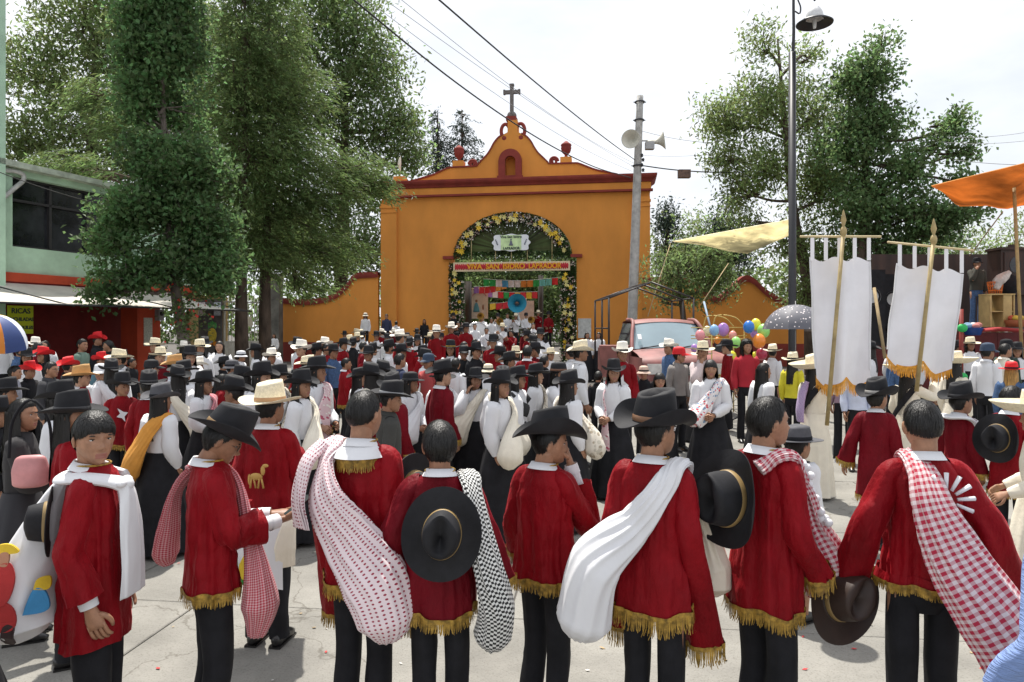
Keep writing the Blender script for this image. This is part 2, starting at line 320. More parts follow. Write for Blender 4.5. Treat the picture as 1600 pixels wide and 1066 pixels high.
def hat_mesh(style, matl, band, lod):
    key = (style, matl.name, band and band.name, lod)
    if key in HATS: return HATS[key]
    r0x, r0y, H, Rx, Ry, curl, droop, crease = {'cowboy': (.083, .103, .128, .158, .182, .060, .018, 1.25), 'wide': (.083, .103, .122, .178, .198, .036, .010, 1.15),
        'flat': (.083, .103, .095, .165, .178, .010, -.002, .25), 'sombrero': (.085, .105, .155, .27, .29, .06, -.05, .5), 'bucket': (.086, .106, .085, .125, .145, -.03, .03, .1),
        'cap': (.084, .104, .095, .086, .106, 0, 0, 0), 'curl': (.083, .103, .13, .158, .19, .085, .028, 1.3)}[style]
    n = {0: 56, 1: 28, 2: 18}[lod]; th = np.linspace(0, 2*np.pi, n, endpoint=False); s_, c_ = np.sin(th), np.cos(th); rows = []
    nb = {0: 9, 1: 5, 2: 3}[lod]
    for t in np.linspace(1, 0, nb):
        rx, ry = r0x+(Rx-r0x)*t, r0y+(Ry-r0y)*t
        z = curl*t**2*abs(s_)**1.6-droop*t**1.4*c_**2+(.012*t*np.sin(th*2+.6) if style in ('cowboy', 'wide', 'curl') else 0)
        if style == 'sombrero': z = .075*t**2.2+0*th
        if style == 'cap' : z = 0*th
        k = (1-.10*max(0, curl)*t/.085*abs(s_)**2); rows.append(np.stack([rx*s_*k, ry*c_, z], -1))
    brim = np.array(rows)
    nk = {0: 9, 1: 6, 2: 4}[lod]
    for u in np.linspace(.12, 1, nk):
        tp = 1-.16*u**2; pin = 1-.30*u*crease*np.clip(c_, 0, 1)**2
        rows.append(np.stack([r0x*tp*s_*pin, r0y*tp*c_, H*u*(1+.10*crease*c_)*np.ones(n)], -1))
    for q in (.8, .55, .3, .01):
        b = rows[nb+nk-1]; P = b*[q, q, 1]; P = P.copy()
        dome = .022*(1-q**2) if crease < .5 else .006*(1-q)
        P[:, 2] += dome-crease*.034*np.exp(-(P[:, 0]/.026)**2)*np.clip(1.05-q*.75, 0, 1)*1.2+crease*.012*np.exp(-((abs(P[:, 0])-.045)/.018)**2)*(1-q)
        rows.append(P)
    mb = MB(); mb.grid(np.array(rows), True); under = brim.copy(); under[..., 2] -= .004; mb.grid(under[::-1], True); rim = np.stack([brim[0], under[0]]); mb.grid(rim[::-1], True)
    if style == 'cap':
        a = np.linspace(-1.15, 1.15, 12); t = np.linspace(0, 1, 5)[:, None]; mb.grid(np.stack([(.084+.0*t)*np.sin(a)*1.0+0*t, .104*np.cos(a)*(1-t)+t*(.104*np.cos(a)*.3+.165)*np.clip(np.cos(a*1.1), .25, 1), .012-.03*t**1.3+.0*a-.012*t*np.sin(a)**2], -1))
    me = mb.mesh('hat', matl); bm = None
    if band and style != 'cap':
        m2 = MB(); pr = [(1.005, .004), (1.03, .010), (1.015, .026), (.985, .030)]
        m2.grid(np.stack([np.stack([r0x*a*s_*(1-.10*z*6*crease*np.clip(c_, 0, 1)**2), r0y*a*c_, z+0*th], -1) for a, z in pr]), True); bm = m2.mesh('hat_band', band)
    HATS[key] = (me, bm); return HATS[key]
def put_hat(parent, mat4, style='cowboy', matl=None, band=None, lod=1, name='hat', **kw):
    me, bm = hat_mesh(style, matl or FELT, band, lod); o = link(name, me, parent, **kw); o.matrix_local = mat4
    if bm: b = link('hat_band', bm, o)
    return o
HAIRS = {}
def hair_mesh(style, lod, matl):
    key = (style, lod, matl.name)
    if key in HAIRS: return HAIRS[key]
    nc, K = {0: (72, 26), 1: (36, 12), 2: (18, 7)}[lod]; th = np.linspace(-np.pi, np.pi, nc, endpoint=False); A_ = abs(th)*180/np.pi
    zf = {'bowl': .040, 'bangs': .034, 'fade': .066, 'short': .066, 'long': .068, 'wavy': .060}[style]; zs = .012 if style not in ('fade',) else .030
    zn = -.072 if style != 'fade' else -.035
    hl = np.interp(A_, [0, 38, 58, 80, 100, 125, 180], [zf, zf-.004, zf-.012 if style not in ('bowl', 'bangs') else .018, zs, zs-.03, zn+.01, zn])
    phm = np.arccos(np.clip(hl/.115, -1, 1)); thk = {'bowl': .014, 'bangs': .012, 'fade': .010, 'short': .011, 'long': .010, 'wavy': .030}[style]
    u = np.linspace(.001, 1, K)[:, None]; ph = u*phm; P = headS(th+0*ph, ph)
    prof = np.clip((1-u**6*.75), .2, 1)*(1-(.55*np.clip((A_-85)/60, 0, 1)*u**1.2 if style == 'fade' else 0)); nrm = unit(P*[1/.074**2, 1/.095**2, 1/.115**2])
    off = thk*prof*(1+.16*vn(P*[90, 90, 22], 3)+(.25*vn(P*40, 5) if style == 'wavy' else 0)); P = P+nrm*off[..., None]
    mb = MB(); mb.grid(P, True); und = P[-1:]-nrm[-1:]*.012; mb.grid(np.concatenate([P[-1:], und]), True)
    r = np.random.default_rng(5); NS = {0: 1500, 1: 260, 2: 0}[lod]
    if NS:
        t0 = r.uniform(-np.pi, np.pi, NS); u0 = r.uniform(.02, .85, NS); ln = r.uniform(.2, .5, NS)*(1 if style != 'wavy' else 1.2); dr = r.normal(0, .06 if style != 'wavy' else .25, NS); lift = r.uniform(.0005, .0030 if style != 'wavy' else .016, NS)
        pts = []
        for k in range(4):
            f = k/3; uu = np.clip(u0+ln*f, 0, 1.03); tt = t0+dr*f; pm = np.interp((tt+np.pi) % (2*np.pi)-np.pi, th, phm); Q = headS(tt, uu*pm); nn = unit(Q*[1/.074**2, 1/.095**2, 1/.115**2])
            pr = np.clip(1-uu**6*.75, .2, 1); pr = pr*(1-(.55*np.clip((abs((tt+np.pi) % (2*np.pi)-np.pi)*57.3-85)/60, 0, 1)*uu**1.2 if style == 'fade' else 0)); pts.append(Q+nn*(thk*pr*1.10+lift*(np.sin(f*2.4) if style in ('bowl', 'bangs', 'long') else f**1.5*2.2))[:, None])
        wv = {0: .0016, 1: .004}[lod]
        for k in range(3):
            a, b = pts[k], pts[k+1]; s_ = unit(np.cross(b-a, a+1e-4))*wv; s2 = s_*(.8 if k < 2 else .3); mb.quads(np.stack([a-s_, a+s_, b+s2, b-s2], 1))
    if style in ('long', 'bangs', 'wavy'):             # curtain of long hair behind and beside the face
        dn = {'long': -.40, 'bangs': -.27, 'wavy': -.12}[style]; n2 = {0: 64, 1: 36, 2: 16}[lod]; a = np.linspace(R(66), R(294), n2); m = {0: 16, 1: 9, 2: 5}[lod]; f = np.linspace(0, 1, m)[:, None]
        zt = .035; z = zt+(dn-zt)*f+.05*f*vn(np.stack([a*3, a*0, a*0], -1), 9); rx = np.interp(f, [0, .3, .55, 1], [.086, .092, .098, .088]); ry = np.interp(f, [0, .3, .6, 1], [.100, .095, .122, .135]); yo = -.012
        wob = 1+.05*vn(np.stack([np.cos(a)*9+0*f, np.sin(a)*9+0*f, f*1.5+0*a], -1), 4)
        Q = np.stack([rx*np.sin(a)*wob, ry*np.cos(a)*wob+yo, z], -1); mb.grid(Q); mb.grid((Q*[.86, .86, 1])[:, ::-1])
        if lod < 2:
            r = np.random.default_rng(8); N = {0: 700, 1: 150}[lod]; aa = r.uniform(R(64), R(296), N); l0 = r.uniform(0, .3, N); pts = []
            for k in range(4):
                g = np.clip(l0+(1.04-l0)*k/3, 0, 1.06); rx_ = np.interp(g, [0, .3, .55, 1], [.090, .096, .102, .092]); ry_ = np.interp(g, [0, .3, .6, 1], [.104, .099, .126, .139]); ak = aa+r.normal(0, .02, N)
                pts.append(np.stack([rx_*np.sin(ak), ry_*np.cos(ak)+yo, zt+(dn-zt)*g], -1))
            for k in range(3):
                p, q = pts[k], pts[k+1]; s_ = unit(np.cross(q-p, p*[1, 1, 0]))*{0: .0016, 1: .004}[lod]; mb.quads(np.stack([p-s_, p+s_, q+s_*.7, q-s_*.7], 1))
    HAIRS[key] = mb.mesh('hair', matl); return HAIRS[key]
CAPE = [(1.478, .086, .077, -.008), (1.455, .108, .088, -.008), (1.432, .146, .100), (1.408, .176, .106), (1.37, .197, .116), (1.30, .204, .128), (1.18, .200, .132), (1.05, .204, .136), (.92, .222, .148), (.80, .240, .160)]
SHIRT = [(1.462, .080, .074, -.008), (1.440, .11, .088, -.008), (1.425, .12, .086), (1.40, .162, .092), (1.36, .188, .102), (1.25, .185, .115), (1.10, .160, .108), (1.0, .160, .112), (.93, .172, .122)]
BLOUSE = SHIRT[:5]+[(1.25, .182, .122), (1.12, .158, .112), (1.03, .150, .105), (.99, .155, .11)]
def person(label, px, top, d, yaw, look=0, nod=0, wear='cape', hat=None, hair='short', arms=('down', 'down'), skin=0, colors=None, group=None, lean=0, hem=.80, sleeve=1.0,
           fr=.055, hat_tilt=(0, 0), skirt=False, base=None, lod=None, glasses=False, legs=0, hs=.97, ltop=None, hairmat=None, band=None, fem=False, h=None, velvet=None, handcurl=.5):
    lod = lod if lod is not None else (0 if d < 5.2 else 1 if d < 15 else 2)
    y = d; gz = G(y) if base is None else base; hh = h or (Z(top, d)-gz); s = hh/1.70
    seed = int(abs(px*7+top*3)) % 97
    POS.append((X(px, d), y)); root = empty('person', (X(px, d), y, gz), -R(yaw), label, 'person', group); root.scale = (s,)*3
    n = SEG[lod]; sk = SKINS[skin]
    HM = Matrix.Translation((0, -.012, 1.50)) @ Euler((-R(nod), 0, 0)).to_matrix().to_4x4() @ Euler((0, 0, -R(look))).to_matrix().to_4x4() @ Matrix.Translation((0, .022, .087)) @ Matrix.Scale(hs, 4)
    if nod: HM = Matrix.Translation((0, -.012, 1.50)) @ Euler((0, 0, -R(look))).to_matrix().to_4x4() @ Euler((-R(nod), 0, 0)).to_matrix().to_4x4() @ Matrix.Translation((0, .022, .087)) @ Matrix.Scale(hs, 4)
    b = MB(); add_head(b, lod, HM, fem); hc = np.array(HM.translation)
    b.tube([hc+[0, -.02, -.03], (0, -.014, 1.47), (0, -.018, 1.40)], [.050, .052, .066], max(8, n//3), 8, cap=True)
    torso(b, [(1.44, .06, .06, -.01), (1.40, .14, .07), (1.36, .165, .08), (1.2, .15, .09), (1.02, .13, .085), (.9, .14, .09), (.84, .10, .07), (.83, .01, .01)], max(10, n//3), 14, wr=0)
    for sd_, a in ((1, arms[0]), (-1, arms[1])):
        S, E, Wr = arm_pts(a, sd_)
        b.tube([S*[.8, 1, 1], S, (S+E)/2, E, (E+Wr)/2, Wr], [.03, .040, .038, .033, .031, .024], max(6, n//4), 14, cap=True)
        fd = Wr-E; isup = a in ('face', 'cheek'); nr_ = np.array([-sd_, .1, 0]) if not isup else np.array([-sd_*.6, -.4, .3])
        if a in ('front', 'phone', 'carry', 'play'): nr_ = np.array([-sd_*.4, -.2, .8]) if a == 'phone' else np.array([-sd_*.3, -.7, -.1])
        u_ = fd if a not in ('front', 'phone') else fd*[.7, .8, .3]
        hand(b, Wr, u_, nr_, 1.0, handcurl if a in ('down', 'wide') else .9, lod)
        lx = .082*sd_; st = legs*sd_
        b.tube([(lx, 0, .90), (lx, .02+st*.5, .48), (lx, st-.01, .07), (lx, st+.10, .03)], [.07, .048, .035, .03], 8, 12, cap=True)
    body = b.build('body', [sk, SCLERA, IRIS, LIPS], root)
    col2 = dict(top=WHITE, bottom=BLACKC, shoe=SHOE); col2.update(colors or {})
    if hair: hm = hair_mesh(hair, lod, hairmat or HAIR); o = link('hair', hm, root); o.matrix_local = HM
    ring = None
    # --- clothes
    if wear in ('cape', 'poncho'):
        vm = velvet or VELVET; j = MB(); pr = CAPE[:-1]+[(hem, CAPE[-1][1]+.02*(.8-hem), CAPE[-1][2])]; P = torso(j, pr, n*2 if lod == 0 else n, {0: 72, 1: 24, 2: 11}[lod], .15 if lod == 0 else .11, seed, .0065)
        ring = P[-1]; j.grid(np.stack([P[-1], P[-1]*[.93, .93, 1]+[0, 0, .05]]), True); ends = []
        for sd_, a in ((1, arms[0]), (-1, arms[1])):
            S, E, Wr = arm_pts(a, sd_); ext = Wr+unit(Wr-E)*(.16*(sleeve-.9)/.1 if sleeve > 1 else .0)
            if sleeve < 1: ext = E+(Wr-E)*sleeve
            w2 = .072
            Gd = j.tube([S*[.62, 1, 1]+[0, 0, .012], S+[0, 0, -.012], (S+E)/2+[0, 0, -.01], E, (E+ext)/2, ext], [(.048, .056), (.054, .062), (.054, .062), (.052, w2-.008), (.052, w2), (.058, w2+.010)], max(10, n*3//5), {0: 34, 1: 14, 2: 8}[lod], fold=.20, seed=seed+sd_, ref=np.array([0, 1., 0]))
            j.grid(np.stack([Gd[-1], Gd[-1]+(ext-Gd[-1])*.2-unit(ext-E)*.05]), True); ends.append((Gd[-1], ext-E))
        j.build('jacket', vm, root)
        if fr and lod < 2:
            fringe(ring, fr, 'fringe', root, *((.005, .005) if lod == 0 else (.013, .011)))
            for e, dv in ends:
                if unit(dv)[2] < -.5: fringe(e, fr, 'sleeve_fringe', root, *((.005, .005) if lod == 0 else (.013, .011)))
        if lod == 0:                                      # braid along the neckline
            q = MB(); q.tube([tuple(p) for p in np.vstack([P[3][::2], P[3][:1]])+[0, 0, .004]], [.005]*(len(P[3][::2])+1), 5, len(P[3]), ref=np.array([0, 0, 1.])); q.build('neck_braid', GOLD, root)
        c = MB()
        for sd_, a in ((1, arms[0]), (-1, arms[1])):      # white shirt sleeves inside
            S, E, Wr = arm_pts(a, sd_); c.tube([S, (S+E)/2, E, (E+Wr)/2, Wr-unit(Wr-E)*.015], [.038, .038, .037, .038, .036], max(8, n//3), {0: 20, 1: 10, 2: 6}[lod], fold=.12, seed=seed)
            if lod < 2: v = unit(Wr-E); c.tube([Wr-v*.055, Wr-v*.005], [.040, .037], max(8, n//3), 3)
        collar(c, n, HM); c.build('shirt', col2['top'], root)
    elif wear in ('blouse', 'shirt', 'tee', 'charra', 'jacket'):
        c = MB(); pr = BLOUSE if wear in ('blouse', 'charra') else SHIRT; gb = {'blouse': 1.14, 'charra': 1.12, 'jacket': 1.16}.get(wear, 1.08)
        P = torso(c, [(q[0], q[1]*gb, q[2]*gb)+tuple(q[3:]) for q in pr], n, {0: 34, 1: 18, 2: 10}[lod], .05, seed, .007); ring = P[-1]
        for sd_, a in ((1, arms[0]), (-1, arms[1])):
            S, E, Wr = arm_pts(a, sd_); pf = 1.6 if wear == 'blouse' else 1.25; k0 = [S*[.6, 1, 1], S, (S+E)/2, E]
            if wear == 'tee': c.tube(k0[:3], [.058, .068, .062], max(8, n//2), {0: 14, 1: 8, 2: 5}[lod], fold=.1, seed=seed)
            else:
                c.tube(k0+[(E+Wr)/2, Wr-unit(Wr-E)*.01], [.048, .054*pf, .050*pf, .048*pf, .047*pf, .038], max(8, n//2), {0: 26, 1: 13, 2: 7}[lod], fold=.16, seed=seed)
                if lod < 2: v = unit(Wr-E); c.tube([Wr-v*.05, Wr-v*.003], [.040, .037], max(8, n//3), 3)
        if wear != 'tee': collar(c, n, HM)
        c.build({'tee': 't_shirt', 'charra': 'jacket'}.get(wear, wear), col2['top'], root)
    t = MB()
    if skirt:
        kn = {0: 64, 1: 40, 2: 16}[lod]; th = np.linspace(0, 2*np.pi, kn, endpoint=False); zz = np.linspace(1.06, skirt if skirt is not True else .05, {0: 20, 1: 12, 2: 6}[lod])[:, None]; f = (1.06-zz)/1.0
        A2 = 1+f*.10*np.sin(th*11+seed+1.5*vn(np.stack([np.cos(th), np.sin(th), 0*th], -1)*2, seed))+f*.10*vn(np.stack([np.cos(th)*2+0*zz, np.sin(th)*2+0*zz, zz*2+0*th], -1), seed)
        fl = .16 if wear != 'charra' else .07; rx = .150+np.clip(f*3, 0, 1)*.035+fl*f; ry = .110+np.clip(f*3, 0, 1)*.045+fl*f
        t.grid(np.stack([rx*np.cos(th)*A2, ry*np.sin(th)*A2, zz+0*th], -1), True); t.build('skirt', col2['bottom'], root)
    else:
        torso(t, [(1.04, .150, .104), (.97, .162, .116), (.90, .170, .120), (.84, .160, .112), (.78, .10, .08)], n, 10, wr=0)
        for sd_ in (1, -1):
            lx = .080*sd_; st = legs*sd_
            t.tube([(lx*.9, 0, .93), (lx, .005, .80), (lx, .02+st*.5, .48), (lx*1.05, st-.015, .25), (lx*1.05, st-.015, .06)], [(.060, .080), (.062, .082), (.058, .066), (.058, .063), (.062, .070)], max(8, n//2), {0: 26, 1: 12, 2: 7}[lod], fold=.13, seed=seed+sd_)
        t.build('trousers', col2['bottom'], root)
    if lod < 2:
        f = MB()
        for sd_ in (1, -1):
            lx = .086*sd_; st = legs*sd_-.01; f.tube([(lx, st-.085, .045), (lx, st-.05, .05), (lx, st+.04, .052), (lx*1.05, st+.12, .036), (lx*1.05, st+.185, .022)], [(.02, .03), (.040, .046), (.040, .048), (.044, .034), (.018, .014)], 10, 13, cap=True, ref=np.array([1., 0, 0]))
            f.box((lx, st+.04, .008), (.040, .125, .008))
        f.build('shoes', col2['shoe'], root)
    if hat:
        style, hm_ = hat[0], hat[1]; dz = .050 if style not in ('cap', 'bucket') else .038
        put_hat(root, HM @ Matrix.Translation((0, -.004, dz)) @ Euler((R(hat_tilt[0]), R(hat_tilt[1]), 0)).to_matrix().to_4x4() @ Matrix.Scale(1.10 if hair != 'wavy' else 1.15, 4), style, hm_, hat[2] if len(hat) > 2 else (BLACKC if hm_ is not FELT else M('grey_band', (.03, .028, .03), .5)), lod)
    if glasses and lod < 2:
        g = MB()
        for s_ in (-1, 1):
            a = np.linspace(0, 2*np.pi, 15); g.tube(np.stack([s_*.031+.021*np.cos(a), .091+0*a-.01*abs(np.cos(a))*0, .004+.017*np.sin(a)], 1), [.0016]*15, 5, 15, ref=np.array([0, 1., 0])); g.bar((s_*.052, .088, .008), (s_*.076, -.01, .008), .0014, n=4)
        g.bar((-.01, .092, .006), (.01, .092, .006), .0014, n=4); o = g.build('glasses', M('glasses_frame', (.02, .02, .02), .3), root); o.matrix_local = HM
    return root
def collar(c, n, HM):
    th = np.linspace(-2.75, 2.75, max(12, n)); s_, k = np.sin(th), np.cos(th)
    q = lambda r, z, e: np.stack([r*s_, -r*1.06*k-.012, z+e*(-k)*.0+.012*np.clip(k, -1, 1)], -1)
    c.grid(np.stack([q(.066, 1.435, 0), q(.062, 1.475, 0), q(.066, 1.482, 0), q(.088, 1.447, 0)]))
def sling(label, who, pts, wid, thk, matl, cat='bundle', name='cloth_bundle', lod=0, pl=.15, seed=1, group=None, k=11):
    """a cloth tied over the shoulder that swells to a sack; points in the wearer's own frame"""
    m = {0: 64, 1: 26}[lod]; n = {0: 96, 1: 40}[lod]; P = cr(pts, m); kk = len(pts); ip = lambda v: np.interp(np.linspace(0, kk-1, m), np.arange(kk), v)
    w_, t_ = ip(wid), ip(thk); T = unit(np.gradient(P, axis=0)); nn = P*[1, 1.5, 0]; up = np.clip((P[:, 2]-1.36)/.08, 0, 1)[:, None]; nn = unit(unit(nn)*(1-up)+np.array([0, 0, 1.])*up)
    wv = unit(np.cross(T, nn)); nn = np.cross(wv, T); th = np.linspace(0, 2*np.pi, n, endpoint=False); cs, sn = np.cos(th), np.sin(th); sl = np.linspace(0, 1, m)[:, None]+np.zeros(n)
    pw = np.clip(1.15-t_/max(t_), .15, 1)[:, None]
    f = 1+pl*pw*(1-2*abs(np.sin(th*k*.5+1.6*vn(np.stack([cs*1.2+0*sl, sn*1.2+0*sl, sl*3+seed], -1), seed))))+.07*vn(np.stack([cs*2+0*sl, sn*2+0*sl, sl*5+seed*3], -1), seed)
    A = P[:, None]+(wv[:, None]*(w_[:, None]*cs)[..., None]+nn[:, None]*(t_[:, None]*sn)[..., None])*f[..., None]
    ln = np.concatenate([[0], np.cumsum(np.linalg.norm(np.diff(P, axis=0), axis=1))]); per = 2.2*(w_+t_); uv = np.stack([np.linspace(-.5, .5, n+1)[None]*per.max()*.9+0*ln[:, None], ln[:, None]+np.zeros(n+1)], -1)
    A = np.concatenate([np.repeat(P[:1, None], n, 1), A, np.repeat(P[-1:, None]+T[-1]*t_[-1]*.3, n, 1)]); uv = np.concatenate([uv[:1], uv, uv[-1:]])
    mb = MB(); mb.grid(A, True, 0, uv); o = mb.build(name, matl, None, label=label, cat=cat, group=group); o.location = who.location; o.rotation_euler = who.rotation_euler; o.scale = who.scale; return o
def sack_back(sx, dx=0, z=.82, y=-.20, big=1.0):   # over shoulder sx, sack on the other hip, worn behind
    return ([(sx*.09, .135, 1.28), (sx*.125, .06, 1.425), (sx*.125, -.03, 1.455), (sx*.07, -.135, 1.33), (-sx*.02, -.165, 1.20), (-sx*.12+dx, y, 1.02), (-sx*.18+dx, y, z+.06), (-sx*.2+dx, y, z-.03)],
            [.035, .042, .046, .052, .072*big, .13*big, .145*big, .05*big], [.02, .022, .024, .026, .038*big, .10*big, .125*big, .05*big])
def sack_front(sx, dx=0, z=.82, y=.22, big=1.0):
    p, w_, t_ = sack_back(sx, dx, z, -y, big); return [(a, -b, c) for a, b, c in p], w_, t_
def hat_on_back(who, label, pos=(0, -.2, 1.22), rot=(80, 0, 0), style='cowboy', matl=None, sc_=1.1, band=None):
    o = put_hat(None, Matrix.Identity(4), style, matl or FELT, band or M('gold_cord', (.3, .2, .08), .5), 0, 'hat', label=label, cat='hat')
    o.matrix_basis = Matrix.Translation(who.location) @ Euler(who.rotation_euler).to_matrix().to_4x4() @ Matrix.Scale(who.scale[0], 4) @ Matrix.Translation(pos) @ Euler([R(a) for a in rot]).to_matrix().to_4x4() @ Matrix.Scale(sc_, 4)
    return o
# ---------------------------------------------------------------- ground
CONC = M('street_concrete', (.25, .24, .215), .92, .18, 1.3, bump=.35, bs=45)
ASPH = M('joint_dirt', (.11, .10, .09), .95, .2, 6, bump=.3)
PAVE = M('pavement_concrete', (.30, .285, .26), .92, .14, 2, bump=.3, bs=30)
ys = np.concatenate([np.linspace(-12, 60, 73), [90, 160, 400]]); xs = np.array([-300, -90, -40, -20, -10, 0, 10, 20, 40, 90, 300.])
g = MB(); g.grid(np.array([[(x, y, G(y)-.012) for x in xs] for y in ys])[:, ::-1]); g.build('ground', ASPH, kind='structure', smooth=True)
street = empty('street', (0, 0, 0)); tag(street, kind='structure')
ca, sa = math.cos(R(-7)), math.sin(R(-7)); slabs = {}
for i in range(-7, 7):
    for j in range(-1, 9):
        lw, ld = 3.0, 2.35; ox = .8*(j % 2)
        cx, cy = i*lw+ox+.9, j*ld+1.15
        p = (cx*ca-cy*sa, cx*sa+cy*ca)
        if p[1] > 19.5 or abs(p[0]) > 19: continue
        q = MB(); hw, hd = lw/2-.006, ld/2-.006; rr = np.random.default_rng(abs(i*31+j)+500)
        C = [(-hw, -hd), (hw, -hd), (hw, hd), (-hw, hd)]; b_ = .006
        W_ = lambda a, b, z: (lambda x, y: (x, y, G(y)+z))(p[0]+a*ca-b*sa, p[1]+a*sa+b*ca)
        dz = rr.uniform(0, .004); top = [W_(a*(1-b_/hw), b*(1-b_/hd), dz) for a, b in C]; mid = [W_(a, b, dz-.006) for a, b in C]; bot = [W_(a, b, -.03) for a, b in C]
        Q = [top]+[[mid[k], mid[(k+1) % 4], top[(k+1) % 4], top[k]] for k in range(4)]+[[bot[k], bot[(k+1) % 4], mid[(k+1) % 4], mid[k]] for k in range(4)]
        q.quads(np.array(Q)); q.build('concrete_slab', CONC, street, smooth=False)
t = CONC.node_tree; b_ = t.nodes['Principled BSDF']        # hairline cracks, stains and speckle in the concrete
base = b_.inputs['Base Color'].links[0].from_socket; tcn = t.nodes.new('ShaderNodeTexCoord')
vo = t.nodes.new('ShaderNodeTexVoronoi'); vo.feature = 'DISTANCE_TO_EDGE'; vo.inputs['Scale'].default_value = .33
nn_ = t.nodes.new('ShaderNodeTexNoise'); nn_.inputs['Scale'].default_value = 2.5; nn_.inputs['Detail'].default_value = 8; av = t.nodes.new('ShaderNodeMix'); av.data_type = 'RGBA'; av.blend_type = 'LINEAR_LIGHT'; av.inputs[0].default_value = .35
t.links.new(tcn.outputs['Object'], nn_.inputs[0]); t.links.new(tcn.outputs['Object'], av.inputs[6]); t.links.new(nn_.outputs['Color'], av.inputs[7]); t.links.new(av.outputs[2], vo.inputs[0])
r1 = t.nodes.new('ShaderNodeValToRGB'); r1.color_ramp.elements[0].position = .0; r1.color_ramp.elements[0].color = (.62, .60, .57, 1); r1.color_ramp.elements[1].position = .0035; r1.color_ramp.elements[1].color = (1, 1, 1, 1); t.links.new(vo.outputs[0], r1.inputs[0])
sp_ = t.nodes.new('ShaderNodeTexNoise'); sp_.inputs['Scale'].default_value = 90; sp_.inputs['Detail'].default_value = 3; t.links.new(tcn.outputs['Object'], sp_.inputs[0])
r2 = t.nodes.new('ShaderNodeValToRGB'); r2.color_ramp.elements[0].position = .30; r2.color_ramp.elements[0].color = (.72, .71, .69, 1); r2.color_ramp.elements[1].position = .46; r2.color_ramp.elements[1].color = (1, 1, 1, 1); t.links.new(sp_.outputs[0], r2.inputs[0])
m1 = t.nodes.new('ShaderNodeMix'); m1.data_type = 'RGBA'; m1.blend_type = 'MULTIPLY'; m1.inputs[0].default_value = 1; m2 = t.nodes.new('ShaderNodeMix'); m2.data_type = 'RGBA'; m2.blend_type = 'MULTIPLY'; m2.inputs[0].default_value = 1
t.links.new(base, m1.inputs[6]); t.links.new(r1.outputs[0], m1.inputs[7]); t.links.new(m1.outputs[2], m2.inputs[6]); t.links.new(r2.outputs[0], m2.inputs[7]); t.links.new(m2.outputs[2], b_.inputs['Base Color'])
lt = MB(); r = np.random.default_rng(3); n = 240; c = np.stack([r.uniform(-5, 5, n), r.uniform(2.2, 9, n), np.full(n, .009)], 1); a = r.uniform(0, 6.3, n); s_ = r.uniform(.006, .02, n)[:, None]
e1 = np.stack([np.cos(a), np.sin(a), r.uniform(-.2, .4, n)], 1)*s_; e2 = np.stack([-np.sin(a), np.cos(a), 0*a], 1)*s_*.6; lt.quads(np.stack([c-e1, c+e2, c+e1, c-e2], 1), r.integers(0, 3, n))
lt.build('fallen_petals', [M('petal_tan', (.42, .30, .16), .8), M('petal_white', (.8, .78, .74), .8), M('petal_red', (.5, .05, .05), .8)], smooth=False, label='dry leaves and petals scattered over the concrete street', cat='litter', kind='stuff')
pv = MB(); pv.box((-10.2, 24, G(24)-.3+.12), (3.2, 9.5, .3)); pv.build('pavement', PAVE, kind='structure', smooth=False)
# ---------------------------------------------------------------- church gate
ORANGE = M('orange_limewash', (.70, .275, .05), .9, .10, .55, bump=.15, bs=25, stretch=(1, 1, .5))
OXIDE = M('oxide_red_paint', (.24, .035, .024), .85, .12, 2, bump=.12, bs=25)
STONE = M('grey_stone', (.16, .14, .13), .85, .2, 8)
GZ = .35; GA = R(-8.5); GY = 33.0
gate = empty('church_gate', (0, GY, GZ), GA, 'tall orange church gateway with red cornice and curved gable', 'gate')
Sg = GY/F
def gx(px): return (px-799)*Sg
def gz(py): return HC+(YH-py)*Sg-GZ
def arch(a, b, z0, n=28, x0=0): return [(x0-a*math.cos(t), z0+b*math.sin(t)) for t in np.linspace(0, math.pi, n)]
q = MB(); q.prism([(-6.35, -.3), (-6.35, 7.86), (6.35, 7.86), (6.35, -.3), (3.02, -.3), (3.02, 5.02), (2.80, 5.02)]+arch(2.80, 2.06, 5.02)[::-1][1:-1]+[(-2.80, 5.02), (-3.02, 5.02), (-3.02, -.3)], 0, 1.2); q.build('wall', ORANGE, gate)
for s in (-1, 1):
    q = MB(); q.box((s*5.96, -.07, 3.65), (.392, .069, 3.95)); q.box((s*5.96, -.085, 7.42), (.43, .10, .05)); q.box((s*5.96, -.085, 7.18), (.41, .09, .03)); q.build('pilaster', ORANGE, gate, smooth=False)
    q = MB(); q.box((s*3.02, -.10, 4.96), (.26, .12, .07)); q.build('impost', OXIDE, gate, smooth=False)
q = MB(); q.box((0, -.10, 7.90), (6.48, .14, .045)); q.build('trim', OXIDE, gate, smooth=False)
q = MB(); q.box((0, .55, 8.11), (6.40, .66, .165)); q.build('frieze', ORANGE, gate, smooth=False)
q = MB(); pr = [(0, 8.275), (.06, 8.29), (.10, 8.36), (.22, 8.46), (.26, 8.54), (.26, 8.62), (0, 8.64)]
th = [(-6.40, -.12, -1), (6.40, -.12, 1)]
q.grid(np.array([[(-6.40-a, -.12-a, z), (6.40+a, -.12-a, z), (6.40+a, 1.25+a, z), (-6.40-a, 1.25+a, z)] for a, z in pr]), True); q.box((0, .56, 8.60), (6.45, .70, .035)); q.build('cornice', OXIDE, gate, smooth=False)
half = [(163, 277), (150, 274), (130, 269), (115, 263), (104, 258.5), (96, 257.5), (60, 257), (55, 254), (48, 247), (40, 239), (34, 230), (29, 221), (22, 213), (14, 208), (8, 205), (7.5, 186)]
hp = [(a*Sg, gz(b)) for a, b in half]; base_z = 8.63
